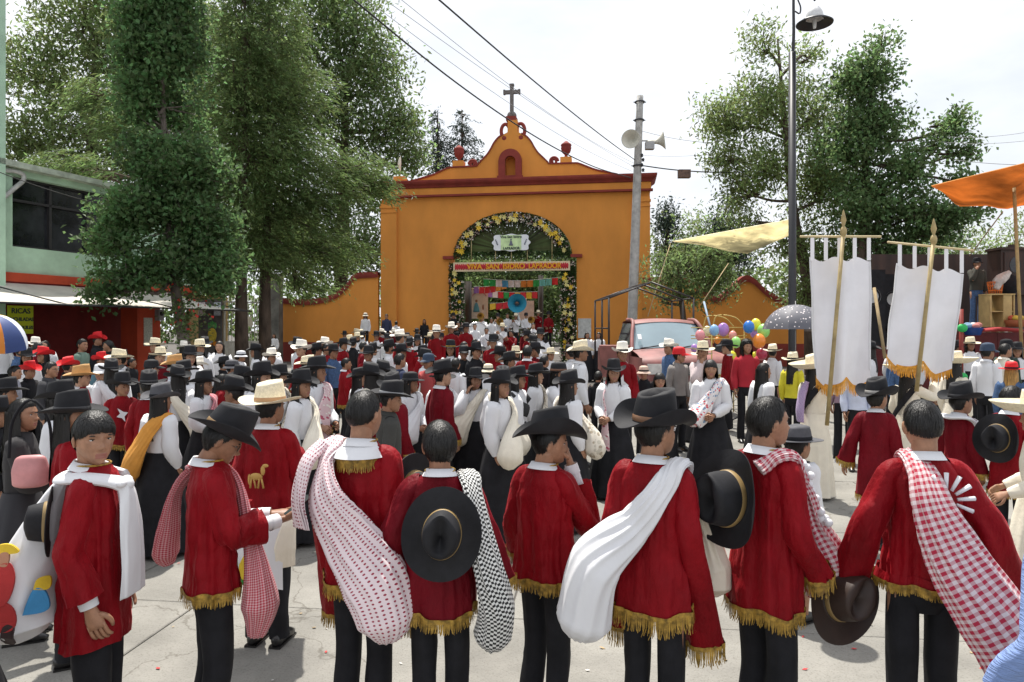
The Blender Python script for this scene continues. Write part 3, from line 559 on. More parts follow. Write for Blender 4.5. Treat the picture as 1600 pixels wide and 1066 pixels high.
ped = [(-a, b) for a, b in hp]+[(a, b) for a, b in hp[::-1]]+[(4.9, base_z), (gx(804.5), base_z), (gx(804.5), gz(252))]+arch(.255, .25, gz(252), 14, gx(796.2))[::-1][1:-1]+[(gx(788), gz(252)), (gx(788), base_z), (-4.9, base_z)]
q = MB(); q.prism(ped, .15, .75); q.build('gable', ORANGE, gate)
for s in (-1, 1):                                         # oxide coping swept along the gable curve, and the scrolls
    q = MB(); P = cr([(s*a, .45, b) for a, b in hp[:-2]], 50); n = np.array([0, 1., 0]); T = unit(np.gradient(P, axis=0)); N = np.cross(T, n)*(-s); N = N*np.sign(N[:, 2:3]+1e-6)
    q.grid(np.stack([P+n*-.36-N*.02, P+n*-.36+N*.045, P+n*.36+N*.045, P+n*.36-N*.02], 1), True); q.build('coping', OXIDE, gate, smooth=False)
    q = MB(); a = np.linspace(0, 11, 40); r_ = .21-.015*a; q.tube(np.stack([s*(1.93)+r_*np.cos(a)*s, 0*a+.30, gz(252)+r_*np.sin(a)], 1), [.06]*40, 8, 60, ref=np.array([0, 1., 0]), cap=True); q.build('scroll', OXIDE, gate)
    q = MB(); zc = gz(202); a = np.linspace(-.6, 4.6, 30); q.tube(np.stack([s*(.36+.20*np.cos(a)), 0*a+.3, zc+.37*np.sin(a)*.9], 1), [.085]*30, 8, 40, ref=np.array([0, 1., 0]), cap=True); q.ell((s*.40, .28, zc-.36), (.20, .16, .20), 12, 8); q.build('scroll', OXIDE, gate)
    px_ = 711 if s < 0 else 882.5; q = MB(); q.box((gx(px_), .45, gz(252)), (.26, .26, .17)); q.build('pedestal', ORANGE, gate, smooth=False)
    q = MB(); q.lathe([(0, 0), (.17, 0), (.17, .04), (.07, .09), (.08, .16), (.20, .28), (.25, .48), (.23, .56), (.26, .60), (.24, .66), (.15, .72), (.06, .80), (0, .82)], (gx(px_), .45, gz(247)), 16); q.build('urn', OXIDE, gate)
q = MB(); q.box((-5.52, .3, 8.78), (.27, .27, .15)); q.build('pedestal', ORANGE, gate, smooth=False)
q = MB(); q.tube([(-5.52, .3, 8.9), (-5.53, .3, 9.4), (-5.5, .3, 10.0)], [.015, .012, .008], 6, 6); q.tube([(-5.52, .3, 9.2), (-5.56, .28, 9.6), (-5.5, .3, 9.95)], [.03, .09, .015], 8, 10, fold=.4); q.build('faded_flag', CREAM, gate)
q = MB(); o_ = [(gx(777.6), gz(278)), (gx(777.6), gz(251))]+arch(gx(814)-gx(796), .55, gz(251), 18, gx(796))[1:-1]+[(gx(814), gz(251)), (gx(814), gz(278)), (gx(804.5), gz(278)), (gx(804.5), gz(252))]+arch(.255, .25, gz(252), 14, gx(796.2))[::-1][1:-1]+[(gx(788), gz(252)), (gx(788), gz(278))]
q.prism(o_, -.06, .149); q.box((gx(796), -.03, 8.70), (.60, .12, .06)); q.build('niche_frame', OXIDE, gate)
q = MB(); q.box((gx(796.2), .62, 9.18), (.30, .10, .53)); q.build('niche_back', ORANGE, gate, smooth=False)
q = MB(); q.box((gx(796.5), .45, gz(183)), (.24, .30, .10)); q.build('gable_cap', OXIDE, gate, smooth=False)
q = MB(); q.ell((gx(796.5), .45, gz(177)), (.23, .23, .23), 16, 12); q.box((gx(796.5), .45, gz(150)), (.085, .07, .72)); q.box((gx(796.5), .45, gz(139)), (.37, .069, .085))
for s in (-1, 1): q.box((gx(796.5)+s*.36, .45, gz(139)), (.045, .085, .11))
q.box((gx(796.5), .45, gz(128)), (.11, .085, .045)); q.build('stone_cross', STONE, gate, smooth=False)
q = MB(); q.box((gx(912), -.02, gz(513)), (.30, .015, .45)); q.build('notice_board', M('notice_paper', (.6, .6, .58), .8), gate, smooth=False)
# flower portal filling the arch
portal = empty('flower_portal', (0, GY, GZ), GA, 'arched portal of greenery, yellow lilies and a red lettered banner', 'flower arch')
LEAFG = leafmat('garland_leaf', (.045, .085, .022), .5, .2); r = np.random.default_rng(11)
def band_pts(n):
    out = []
    for k in range(n):
        u = r.random()
        if u < .26: out.append((-r.uniform(2.28, 3.0), r.uniform(-.2, 4.7)))
        elif u < .52: out.append((r.uniform(2.28, 3.0), r.uniform(-.2, 4.7)))
        elif u < .85: a = r.uniform(0, math.pi); f = r.uniform(.76, .995); out.append((2.78*f*math.cos(a), 5.02+2.04*f*math.sin(a)))
        elif u < .95: out.append((r.uniform(-2.8, 2.8), r.uniform(4.85, 5.25)))
        else: out.append((r.uniform(-2.9, 2.9), r.uniform(4.1, 4.35)))
    return np.array(out)
def leaves(mb, C, L_, W_, r, mat=0, droop=.0):
    n = len(C); a = unit(r.normal(size=(n, 3))+[0, 0, -droop]); b = unit(np.cross(a, r.normal(size=(n, 3)))); l = L_*r.uniform(.6, 1.3, n)[:, None]; w_ = W_*r.uniform(.6, 1.3, n)[:, None]
    mb.quads(np.stack([C-a*l*.5, C+b*w_*.5, C+a*l*.5, C-b*w_*.5], 1), mat)
P2 = band_pts(16000); C = np.stack([P2[:, 0], r.uniform(-.22, .25, len(P2)), P2[:, 1]], 1); q = MB(); leaves(q, C, .17, .045, r)
for s in (-1, 1):
    q.box((s*2.64, .14, 2.2), (.30, .10, 2.5))
q.build('greenery', LEAFG, portal, smooth=False, kind='stuff')
q = MB()
for a in np.linspace(.04, math.pi-.04, 46):
    e = (2.2*math.cos(a), 5.2+1.55*math.sin(a)); s_ = (.5*math.cos(a), 5.25+.3*math.sin(a)); nrm = np.array([-math.sin(a), 0, math.cos(a)])*.05; A_, B_ = np.array([s_[0], .12, s_[1]]), np.array([e[0], .05+.06*math.sin(a*9), e[1]]); q.quads([np.array([A_-nrm*.6, A_+nrm*.6, B_+nrm, B_-nrm])])
q.build('palm_fan', leafmat('palm_leaf', (.095, .12, .035), .5, .3, val=1.3), portal, smooth=False)
fb = MB(); r5 = np.random.default_rng(15); a = r5.uniform(0, np.pi, 4200); f = r5.random(4200)**.5; leaves(fb, np.stack([2.5*f*np.cos(a), r5.uniform(.25, .6, 4200), 5.1+1.8*f*np.sin(a)], 1), .22, .08, r5); fb.build('fan_backing', LEAFG, portal, smooth=False, kind='stuff')
lm = []
for c_ in ((.78, .52, .03), (.80, .72, .28)):
    q = MB()
    for k in range(6):
        a = k*math.pi/3; d_ = np.array([math.cos(a), 0, math.sin(a)]); t_ = np.array([-math.sin(a), 0, math.cos(a)])
        q.quads([np.array([(0, 0, 0), d_*.06+t_*.032+[0, -.05, 0], d_*.15+[0, -.03, 0], d_*.06-t_*.032+[0, -.05, 0]])])
    q.ell((0, -.04, 0), (.012, .03, .012), 6, 5); lm.append(q.mesh('lily', M('lily_%d' % (c_[2]*100), c_, .6, .1, 30)))
k = 0
while k < 92:
    u = r.random()
    if u < .22: p = (-2.64+r.uniform(-.2, .2), r.uniform(.6, 4.3))
    elif u < .48: p = (2.64+r.uniform(-.22, .22), r.uniform(.2, 4.3))
    else: a = r.uniform(.05, math.pi-.05); f = r.uniform(.79, .93); p = (2.78*f*math.cos(a), 5.02+2.04*f*math.sin(a))
    o = link('lily', lm[int(r.random() < .45)], portal, loc=(p[0], -.27, p[1])); o.rotation_euler = (r.normal()*.3, r.random()*6, r.normal()*.3); sc_ = r.uniform(.75, 1.15); o.scale = (sc_,)*3; k += 1
P2 = band_pts(1500); P2 = P2[(abs(P2[:, 1]-5.05) > .3) & (abs(P2[:, 1]-4.2) > .2)]; C = np.stack([P2[:, 0]*.985, np.full(len(P2), -.24)+r.uniform(-.04, .03, len(P2)), P2[:, 1]-.02], 1); q = MB()
for k in range(3): leaves(q, C+r.normal(size=C.shape)*.01, .085, .07, r, r.choice([0, 1, 0, 2], len(C)))
q.build('small_flowers', [M('flower_white', (.72, .68, .58), .8), M('flower_pink', (.42, .22, .2), .8), M('flower_maroon', (.07, .02, .025), .8)], portal, smooth=False, kind='stuff')
q = MB(); q.box((0, -.30, 4.49), (2.74, .03, .215)); q.build('banner_border', M('banner_cream', (.72, .58, .38), .85, .12, 30), portal, smooth=False)
q = MB()
for i in range(60):
    x = -2.62+i*.0888; q.ell((x, -.33, 4.49), (.052, .03, .150+.012*math.sin(i*2.1)), 8, 6)
q.build('banner_cloth', M('banner_red', (.55, .03, .045), .8, .15, 12), portal)
def text(s, size, loc, matl, parent, name='lettering', ext=.012, rz=0, bold=0, rx=90, sx=1.):
    cu = bpy.data.curves.new('t', 'FONT'); cu.body = s; cu.size = size; cu.extrude = ext; cu.align_x = 'CENTER'; cu.align_y = 'CENTER'; cu.offset = bold; tmp = bpy.data.objects.new('t', cu); col.objects.link(tmp)
    me = bpy.data.meshes.new_from_object(tmp.evaluated_get(bpy.context.evaluated_depsgraph_get())); bpy.data.objects.remove(tmp); me.materials.clear(); me.materials.append(matl)
    o = link(name, me, parent); o.location = loc; o.rotation_euler = (R(rx), 0, rz); o.scale = (sx, 1, 1); return o
LET = M('marigold_lettering', (.80, .36, .02), .8, .12, 40)
for s_, x in (('VIVA', -1.72), ('SAN', -.86), ('ISIDRO', .14), ('LABRADOR', 1.58)): text(s_, .34, (x, -.37, 4.485), LET, portal, bold=.012, sx=.98 if s_ != 'LABRADOR' else .86)
q = MB(); pts = []
for a in np.linspace(0, 2*math.pi, 60, endpoint=False):
    ca_, sa_ = math.cos(a), math.sin(a); sq = (abs(ca_)**4+abs(sa_)**4)**-.25; pts.append((sq*ca_*(.86+.05*math.cos(a*8)), 5.60+sq*sa_*(.38+.03*math.cos(a*8))))
q.prism(pts[::-1], -.30, -.26); q.build('sign_board', M('sign_white', (.80, .82, .85), .7, .03), portal)
q = MB(); q.box((0, -.31, 5.60), (.48, .006, .34)); q.build('sign_panel', M('sign_green', (.62, .80, .42), .7, .15, 3), portal, smooth=False)
DK = M('dark_lettering', (.03, .05, .06), .8)
text('Viva San Isidro', .17, (0, -.325, 5.86), DK, portal, ext=.004, bold=.004); text('LABRADOR', .15, (.02, -.325, 5.33), DK, portal, ext=.004, bold=.006)
q = MB(); q.tube([(0, -.325, 5.46), (0, -.325, 5.55), (0, -.325, 5.68)], [(.11, .01), (.07, .01), (.035, .01)], 10, 6, cap=True, ref=np.array([1., 0, 0])); q.ell((0, -.325, 5.73), (.04, .012, .045), 10, 6)
for s in (-1, 1):
    for k in range(4): q.quads([np.array([(s*(.62+.03*k), -.318, 5.48+.07*k), (s*(.68+.03*k), -.318, 5.50+.07*k), (s*(.66+.02*k), -.318, 5.58+.06*k), (s*(.60+.03*k), -.318, 5.53+.07*k)])])
q.build('sign_picture', M('sign_grey', (.16, .17, .22), .8), portal)
for x in (-1.9, -.75, 0, .75, 1.9): q = MB(); q.bar((x, -.2, 4.7), (x, -.2, 5.3 if abs(x) < 1 else 5.9), .022); q.build('stake', M('bamboo', (.42, .34, .16), .7), portal)
# side walls with swooping copings
def swoop_wall(label, pxs, d0, d1):
    root = empty('boundary_wall', (0, 0, 0), 0, label, 'wall'); pts = [(px, py) for px, py in pxs]; x0, x1 = pts[0][0], pts[-1][0]; D = lambda px: d0+(d1-d0)*(px-x0)/(x1-x0)
    T = cr([tuple(at(px, py, D(px))) for px, py in pts], 60); B = T.copy(); B[:, 2] = -.2; m = T.copy(); m[:, 2] = 1.30; off = np.array([0, .35, 0])
    q = MB(); q.grid(np.stack([m, T, T+off, B+off], 1)); q.build('wall', ORANGE, root, smooth=False)
    q = MB(); q.grid(np.stack([B-[0, .01, 0], m-[0, .01, 0], m], 1)); q.build('dado', OXIDE, root, smooth=False)
    q = MB(); u = np.array([0, 0, .16]); q.grid(np.stack([T-[0, .09, .12], T-[0, .12, 0], T+u-[0, .12, 0], T+u+[0, .45, 0], T+off+[0, .1, -.1]], 1)); q.build('coping', OXIDE, root, smooth=False)
swoop_wall('low orange wall with red swooping coping left of the gate', [(436, 470), (470, 473), (500, 471), (525, 463), (543, 448), (556, 433), (591, 430)], 34.2, 33.9)
swoop_wall('orange wall with wavy red coping behind the parked pickup', [(1004, 440), (1060, 438), (1092, 452), (1112, 468), (1128, 466), (1146, 450), (1162, 437), (1176, 440), (1196, 458), (1226, 474), (1262, 478), (1300, 470), (1330, 452), (1420, 452)], 31.9, 29)
# ---------------------------------------------------------------- green house with shop
fd = np.array([.36, 1, 0]); fd = fd/np.linalg.norm(fd); fn = np.array([fd[1], -fd[0], 0]); F0 = np.array([X(0, 17), 17, 0])
house = empty('green_house', tuple(F0), math.atan2(fd[1], fd[0]), 'two storey mint green house with red shop front and grey awning', 'house')
MINT = M('mint_paint', (.48, .68, .51), .85, .12, 1.5, bump=.15, bs=20); REDW = M('shop_red', (.20, .018, .016), .8, .15, 2); ORR = M('shop_orange_red', (.55, .07, .025), .8, .1, 2)
# local x runs along the facade away from the camera, local -y faces the street
def hb(name, c, h, m): q = MB(); q.box(c, h); return q.build(name, m, house, smooth=False)
# upper wall pieces round the window opening x .35..3.9, z 3.98..5.72
hb('upper_wall', (-2.6, 1, 4.595), (2.9, 1, 1.275), MINT); hb('upper_wall', (2.1, 1, 3.645), (1.8, 1, .325), MINT); hb('upper_wall', (2.1, 1, 5.795), (1.8, 1, .075), MINT); hb('upper_wall', (5.2, 1, 4.595), (1.3, 1, 1.275), MINT)
hb('roof_slab', (1.6, .9, 5.94), (5.0, 1.2, .07), M('weathered_mint', (.5, .56, .46), .9, .25, 3)); hb('red_band', (1, -.03, 3.21), (5.2, .06, .11), ORR)
hb('corner_tower', (-3.0, .2, 6.2), (2.93, .5, 6.2), MINT)
GLASS = M('dark_window', (.030, .032, .040), .12, .5, 1.2, spec=.6); FRM = M('window_frame_dark', (.03, .028, .03), .5)
win = MB(); win.box((2.1, .30, 4.85), (1.8, .02, .88)); wo = win.build('window', GLASS, house, smooth=False)
q = MB()
for x in (.36, 1.42, 2.50, 3.2, 3.86): q.box((x, .24, 4.85), (.035, .05, .88))
for z in (4.0, 5.15, 5.70): q.box((2.1, .235, z), (1.8, .045, .03))
q.build('window_frame', FRM, wo, smooth=False)
hb('shop_back', (1.0, 1.6, 1.55), (5.2, .1, 1.55), REDW); hb('shop_pillar', (4.35, .3, 1.55), (.42, .32, 1.55), ORR); hb('shop_ceiling', (.8, .8, 3.05), (5.3, .85, .05), REDW); hb('menu_board', (.9, 1.46, 1.95), (.75, .03, .42), M('menu_dark', (.04, .035, .03), .6)); hb('shop_counter', (.6, .9, .5), (1.6, .3, .5), REDW)
hb('notice_sheet', (4.3, -.035, 1.85), (.15, .01, .42), M('paper_notice', (.55, .56, .48), .8, .2, 25)); hb('meter_box', (4.66, -.09, 2.36), (.10, .09, .17), M('meter_grey', (.28, .28, .28), .5))
q = MB(); q.lathe([(0, 0), (.065, 0), (.065, .03), (0, .03)], (0, 0, 0), 16); q.xf(Matrix.Translation((4.66, -.18, 2.40)) @ Euler((R(90), 0, 0)).to_matrix().to_4x4()); q.build('meter_dial', FRM, house)
q = MB(); q.box((.25, -.35, 2.16), (.31, .012, .34)); sg = q.build('menu_sign', M('sign_yellow', (.55, .62, .02), .7, .06), house, smooth=False)
for i, s_ in enumerate(('RICAS', 'ENCHILADAS', 'CHILAQUILES')): text(s_, (.175, .12, .112)[i], (.25, -.366, 2.37-.20*i), DK, sg, ext=.003, bold=.004, sx=(1, .86, .88)[i])
PIPE = M('pipe_white', (.5, .5, .48), .5, .2, 4)
q = MB(); q.tube([(-.02, -.12, 3.3), (-.02, -.12, 5.3), (-.02, -.12, 5.7), (.15, -.14, 5.78), (.42, -.16, 5.76), (.45, -.16, 5.6), (.28, -.13, 5.4), (.0, -.12, 5.1)], [.055]*8, 10, 50); q.build('drain_pipe', PIPE, house)
aw = MB(); A0, A1 = np.array([-3.2, -.05, 3.06]), np.array([5.1, -.05, 3.06]); u = np.linspace(0, 1, 20)[:, None, None]; v = np.linspace(0, 1, 8)[None, :, None]
Pa = A0+(A1-A0)*u+np.array([.35, -2.6, -.58])*v+np.array([0, 0, -.10])*np.sin(v*np.pi)*(1+.4*np.sin(u*19)); Pa[..., 0] += (u*v*.25)[..., 0]
aw.grid(Pa); aw.grid((Pa-[0, 0, .02])[::-1]); awn = aw.build('awning', M('awning_canvas', (.66, .62, .56), .85, .12, 1.5), house)
q = MB(); q.bar(Pa[0, -1], Pa[-1, -1], .025); [q.bar(Pa[i, 0], Pa[i, -1]-[0, 0, .03], .018) for i in (0, 6, 13, 19)]; q.build('awning_rail', FRM, awn)
# cream wall, painted board, railing gate
cw = empty('cream_wall', (0, 0, 0), 0, 'faded cream garden wall between shop and railing gate', 'wall'); q = MB(); a, b = at(296, 560, 23.4), at(356, 560, 26.6); q.quads([np.array([(a.x, a.y, 0), (b.x, b.y, 0), (b.x, b.y, 3.1), (a.x, a.y, 3.1)])]); q.quads([np.array([(a.x-.2, a.y+.2, 0), (b.x-.2, b.y+.2, 0), (b.x-.2, b.y+.2, 3.1), (a.x-.2, a.y+.2, 3.1)])]); q.quads([np.array([(a.x, a.y, 3.1), (b.x, b.y, 3.1), (b.x-.2, b.y+.2, 3.1), (a.x-.2, a.y+.2, 3.1)])]); q.build('wall', M('cream_plaster', (.42, .30, .13), .9, .15, 1.5), cw, smooth=False)
bd = empty('painted_board', at(329, 575, 21.5), R(6), 'grey upright board painted with a yellow pineapple', 'board'); q = MB(); q.box((0, 0, 1.05), (.345, .03, 1.05)); q.build('panel', M('board_grey', (.10, .09, .085), .9, .25, 4), bd, smooth=False)
for s, c in ((-1, (.62, .5, .55)), (1, (.52, .56, .62))): q = MB(); q.box((s*.23-.02, -.036, 1.80), (.10, .004, .20)); q.build('paper_notice', M('notice_%d' % s, c, .8, .2, 25), bd, smooth=False)
q = MB(); q.ell((.06, -.035, 1.0), (.13, .012, .22), 16, 10); q.build('pineapple_fruit', M('paint_yellow', (.62, .46, .05), .8, .3, 14), bd)
q = MB(); [q.ell((.06+.05*k, -.035, 1.29+.03*(2-abs(k))), (.028, .01, .10), 8, 6) for k in (-2, -1, 0, 1, 2)]; q.build('pineapple_crown', M('paint_green', (.10, .38, .10), .8), bd)
q = MB(); [q.ell((.06+s*.09, -.036, .74), (.09, .012, .07), 10, 6) for s in (-1, 1)]; q.build('pineapple_base', M('paint_orange', (.62, .22, .02), .8), bd)
a, b = at(352, 570, 26.2), at(412, 570, 27.2); rg = empty('railing_gate', tuple(Vector((a.x, a.y, G(a.y)))), math.atan2(b.y-a.y, b.x-a.x), 'white iron railing gate with solid lower panel behind two trunks', 'gate'); ln = math.hypot(b.x-a.x, b.y-a.y); WI = M('white_iron', (.55, .54, .50), .6, .15, 5)
nb = 13
for i in range(nb): q = MB(); x = ln*i/(nb-1); q.bar((x, 0, 1.2), (x, 0, 2.85+(.12 if i % 2 else 0)), .014); q.build('bar', WI, rg)
for i in range(14): q = MB(); q.box((ln*(i+.5)/14, 0, .68), (ln/28-.006, .012, .52)); q.build('panel', WI, rg, smooth=False)
q = MB(); [q.box((ln/2, -.015, z), (ln/2, .02, .025)) for z in (.15, 1.21, 2.7)]; [q.box((x, -.01, 1.4), (.035, .035, 1.4)) for x in (-.04, ln+.04)]; q.build('frame', WI, rg, smooth=False)
for cx in (ln*.22, ln*.55, ln*.85): q = MB(); q.tube([(cx-.16, 0, 1.7), (cx, 0, 2.35), (cx+.16, 0, 1.7)], [.012]*3, 5, 12); q.ell((cx, 0, 2.4), (.06, .02, .06), 8, 6); q.build('ornament', WI, rg)
q = MB(); q.box((ln*.55, -.06, 1.95), (.20, .012, .17), rot=Euler((0, R(-12), 0)).to_matrix()); q.build('plate_sign', CREAM, rg, smooth=False)
cp = MB(); a = at(424, 560, 33); cp.box((a.x, a.y, 2.3), (.45, .3, 2.2)); cp.build('concrete_pier', M('old_concrete', (.15, .14, .12), .9, .25, 2), smooth=False, label='weathered grey concrete pier at the end of the orange wall', cat='pier')
# ---------------------------------------------------------------- trees
BARK = M('bark', (.10, .07, .05), .95, .35, 6, bump=.8, bs=14, stretch=(1, 1, .25)); BARK2 = M('pale_bark', (.17, .14, .12), .95, .35, 6, bump=.8, bs=14, stretch=(1, 1, .3))
def tree(label, base, trunk, rad, blobs, n, L_, W_, lm_, style='broad', seed=1, bark=None, group=None, cl=12, spread=.24, limbs=True, cat='tree', name='tree', gap=.22):
    """trunk: points; blobs: (px,py,d,rx,ry,rz) crown masses in metres; n leaves over all of them"""
    r = np.random.default_rng(seed); root = empty(name, base, 0, label, cat, group); B = np.array(base); tk = np.array(trunk)
    q = MB(); q.tube(tk-B, rad, 10, len(tk)*5, cap=True, fold=.12, seed=seed); bl = np.array([[*at(b[0], b[1], b[2]), *b[3:6]] for b in blobs]); vol = (bl[:, 3]*bl[:, 5])**.9; cnt = (n*vol/vol.sum()).astype(int); LC = []
    q2 = MB()
    for (x, y, z, rx, ry, rz), k in zip(bl, cnt):
        c = np.array([x, y, z]); nc = max(4, k//cl); d_ = unit(r.normal(size=(nc, 3))); rr = r.random((nc, 1))**.42; cc = c+d_*rr*[rx, ry, rz]*(1+.22*vn(d_*2.2+seed+c, seed))[:, None]; cc = cc[vn(cc*[1.1, .8, 1.5]+seed*3.7, seed) < gap]; nc = len(cc)
        if style == 'cypress':                            # long sprays sweeping out and down
            m = np.repeat(cc, cl, 0); out = unit((m-tk[-1])*[1, 1, .15]+r.normal(size=m.shape)*.3); t_ = np.tile(np.linspace(0, 1, cl), nc)[:, None]; s0 = np.repeat(r.uniform(.5, 1.1, (nc, 1)), cl, 0)
            oo = np.repeat(unit((cc-B)*[1, 1, 0]+r.normal(size=cc.shape)*[.5, .5, .25]), cl, 0); pts = m+oo*t_*s0*.9-np.array([0, 0, 1])*(t_**1.6)*s0*.45+r.normal(size=m.shape)*.05
            LC.append((pts, unit(oo+[0, 0, -.45]+r.normal(size=m.shape)*.45)))
        else:
            m = np.repeat(cc, cl, 0)+r.normal(size=(nc*cl, 3))*spread; LC.append((m, unit(r.normal(size=m.shape)+[0, 0, -.55])))
        if limbs:
            zs = np.linspace(0, 1, len(tk)); hz = np.clip(z-rz*.7, tk[0, 2]+(tk[-1, 2]-tk[0, 2])*.35, tk[-1, 2]); s_ = np.array([np.interp(hz, tk[:, 2], tk[:, i]) for i in range(3)])
            q2.tube([s_-B, (s_*.5+c*.5)+r.normal(size=3)*.2-[0, 0, .1]-B, c-B, c+[r.normal()*.5*rx, 0, rz*.6]-B], [rad[-1]*1.0+.025, .05, .03, .012], 6, 14)
            for e in cc[:max(3, min(14, nc//6))]: q2.tube([c*.7+s_*.3-B, (c*.5+e*.5)-[0, 0, .08]-B, e-B], [.028, .018, .007], 4, 6)
    q.V += q2.V; q.Fq += [f+q.n for f in q2.Fq]; q.n += q2.n; q.Mq += q2.Mq; q.UV += q2.UV
    q.build('trunk', bark or BARK, root)
    C = np.concatenate([a for a, _ in LC])-B; a = np.concatenate([b for _, b in LC]); m = len(C); b_ = unit(np.cross(a, r.normal(size=(m, 3))+[0, 0, 1.2])); l = L_*r.uniform(.6, 1.35, m)[:, None]; w_ = W_*r.uniform(.6, 1.3, m)[:, None]
    q = MB(); nrm = np.cross(a, b_); q.quads(np.stack([C-a*l*.5, C+b_*w_*.5-nrm*w_*.15, C+a*l*.5, C-b_*w_*.5-nrm*w_*.15], 1)); q.build('crown', lm_, root, smooth=False); return root
def tp(*a): return [tuple(at(*p)) for p in a]
# the mix with translucency halves these: about .08 to .11 reflected and as much again let through, as real leaves do
GUM = leafmat('sweetgum_leaf', (.090, .158, .060), .5, .48, val=1.9); GUM2 = leafmat('pale_sweetgum_leaf', (.115, .182, .072), .5, .5, val=1.9); CYP = leafmat('cypress_leaf', (.112, .165, .058), .45, .48, val=1.9); ASH = leafmat('ash_leaf', (.130, .186, .070), .5, .5, val=1.9); LIGHTG = leafmat('light_leaf', (.160, .214, .080), .5, .5, val=1.9); DARKC = leafmat('dark_conifer', (.042, .066, .048), .4, .2, val=1.4); GARD = ASH
d = 18; tree('dark green sweetgum with leaning trunk before the grey awning', (X(303, d), d, G(d)), tp((303, 628, d), (292, 560, d), (278, 480, d), (268, 400, d), (262, 300, d), (255, 180, d), (250, 60, d)), [.17, .15, .13, .11, .09, .06, .03],
    [(250, 15, d, 1.15, 1.1, .9), (250, 110, d, 1.3, 1.2, 1.0), (262, 205, d, 1.4, 1.3, .9), (258, 160, d, 1.1, 1.0, .7), (250, 62, d, 1.1, 1.0, .7), (285, 265, d, 1.35, 1.2, .7), (215, 330, 17.8, 1.0, 1.0, .55), (290, 350, d, 1.5, 1.3, .8), (175, 375, 17.3, .7, .8, .35), (300, 410, d, 1.25, 1.2, .5), (205, 430, 17.4, .85, .8, .35), (155, 458, 17, .42, .5, .2), (335, 430, 17.7, .6, .7, .5), (240, -70, d, 1.2, 1.1, 1.2)], 56000, .135, .10, GUM, seed=2, bark=BARK2, spread=.17, gap=.26, cl=16)
vine = MB(); r = np.random.default_rng(9); cc = np.array(at(291, 497, 17.7)); leaves(vine, cc+r.normal(size=(500, 3))*[.28, .2, .38], .11, .07, r, (r.random(500) < .09).astype(int)); vine.build('hibiscus_vine', [ASH, M('hibiscus_red', (.6, .04, .03), .7)], smooth=False, label='leafy vine with a few red blooms round the sweetgum trunk', cat='plant')
for i, (px_, lab) in enumerate(((379, 'tall feathery cypress, left one of the two dark trunks by the gate'), (416, 'tall feathery cypress, right one of the two dark trunks with wound wire'))):
    d = 24+i*1.0
    bl = [(px_+6*i, 395, d, 1.3, 1.3, 1.0), (px_-20+60*i, 330, d, 1.7, 1.6, 1.3), (px_+15, 240, d, 1.9, 1.6, 1.6), (px_-10+40*i, 150, d, 1.6, 1.5, 1.6), (px_+5, 60, d, 1.3, 1.3, 1.7), (px_, -40, d, 1.1, 1.1, 1.7)]+([(475, 300, d, 1.8, 1.2, 1.1), (540, 262, d+1, 1.6, 1.0, .7), (500, 390, d+1.5, 1.7, 1.2, .9), (575, 290, d+1.5, 1.0, .8, .5), (470, 440, d+2, 1.3, 1, .55)] if i else [(330, 300, d, 1.3, 1.2, 1.3), (215, 190, d, 1.5, 1.2, .8), (165, 150, d, 1.3, 1.1, .7), (120, 262, d-3, 1.5, 1, .55), (350, 440, d, .7, .8, .5)])
    tree(lab, (X(px_, d), d, G(d)), tp((px_, 590, d), (px_-2, 480, d), (px_+1, 350, d), (px_+4, 180, d), (px_+4, -60, d)), [.24, .2, .13, .07, .02], bl, 46000, .22, .045, CYP, 'cypress', seed=5+i, cl=14, gap=.5, group='cypress trees beside the gate')
d = 31; tree('tall pale green broadleaf tree behind the mint green house', (X(140, d), d, .3), tp((140, 580, d), (140, 300, d), (150, 60, d)), [.3, .25, .1], [(60, 120, d, 2.0, 1.8, 1.7), (120, 40, d, 2.2, 1.8, 1.6), (200, 90, d, 2.2, 1.8, 1.8), (40, 220, d, 1.5, 1.5, 1.4), (130, 200, d, 2.3, 1.8, 1.6), (90, 290, d, 1.9, 1.5, 1.1), (210, 250, d, 2.2, 1.6, 1.6), (400, 110, d+4, 2.2, 2, 2.2), (300, 290, d+3, 2.2, 2, 2.0), (400, 260, d+4, 2.4, 2, 2.2), (260, 150, d+3, 2.2, 2, 2.2), (440, 380, d+4, 2.2, 2, 1.6), (320, 60, d+2, 2.2, 1.8, 2.0), (330, 180, d+2, 2.0, 1.8, 1.8), (150, -30, d, 2.4, 2, 1.2)], 56000, .27, .10, LIGHTG, seed=11, spread=.36, gap=.5)
d = 40; tree('large bright green tree rising behind the left wall', (X(545, d), d, .8), tp((530, 560, d), (535, 350, d), (540, 150, d)), [.45, .35, .15], [(470, 60, d, 3, 2.5, 2.6), (560, 50, d, 2.2, 2.2, 2.2), (580, 120, d, 2.6, 2.4, 2.0), (500, 180, d, 3, 2.6, 2.4), (600, 210, d, 2.4, 2.2, 1.8), (640, 250, d, 1.3, 1.4, 1.0), (560, 300, d, 2.6, 2.4, 1.8), (630, 190, d, .9, 1.2, .9), (500, 390, d, 3.0, 2, 2), (580, 390, d-2, 1.5, 1.5, 1.6), (430, 350, d, 2.5, 2, 2.4), (420, 130, d, 2.4, 2.2, 2.6), (520, -20, d, 2.6, 2.2, 1.6)], 46000, .30, .12, ASH, seed=13, spread=.45, gap=.6)
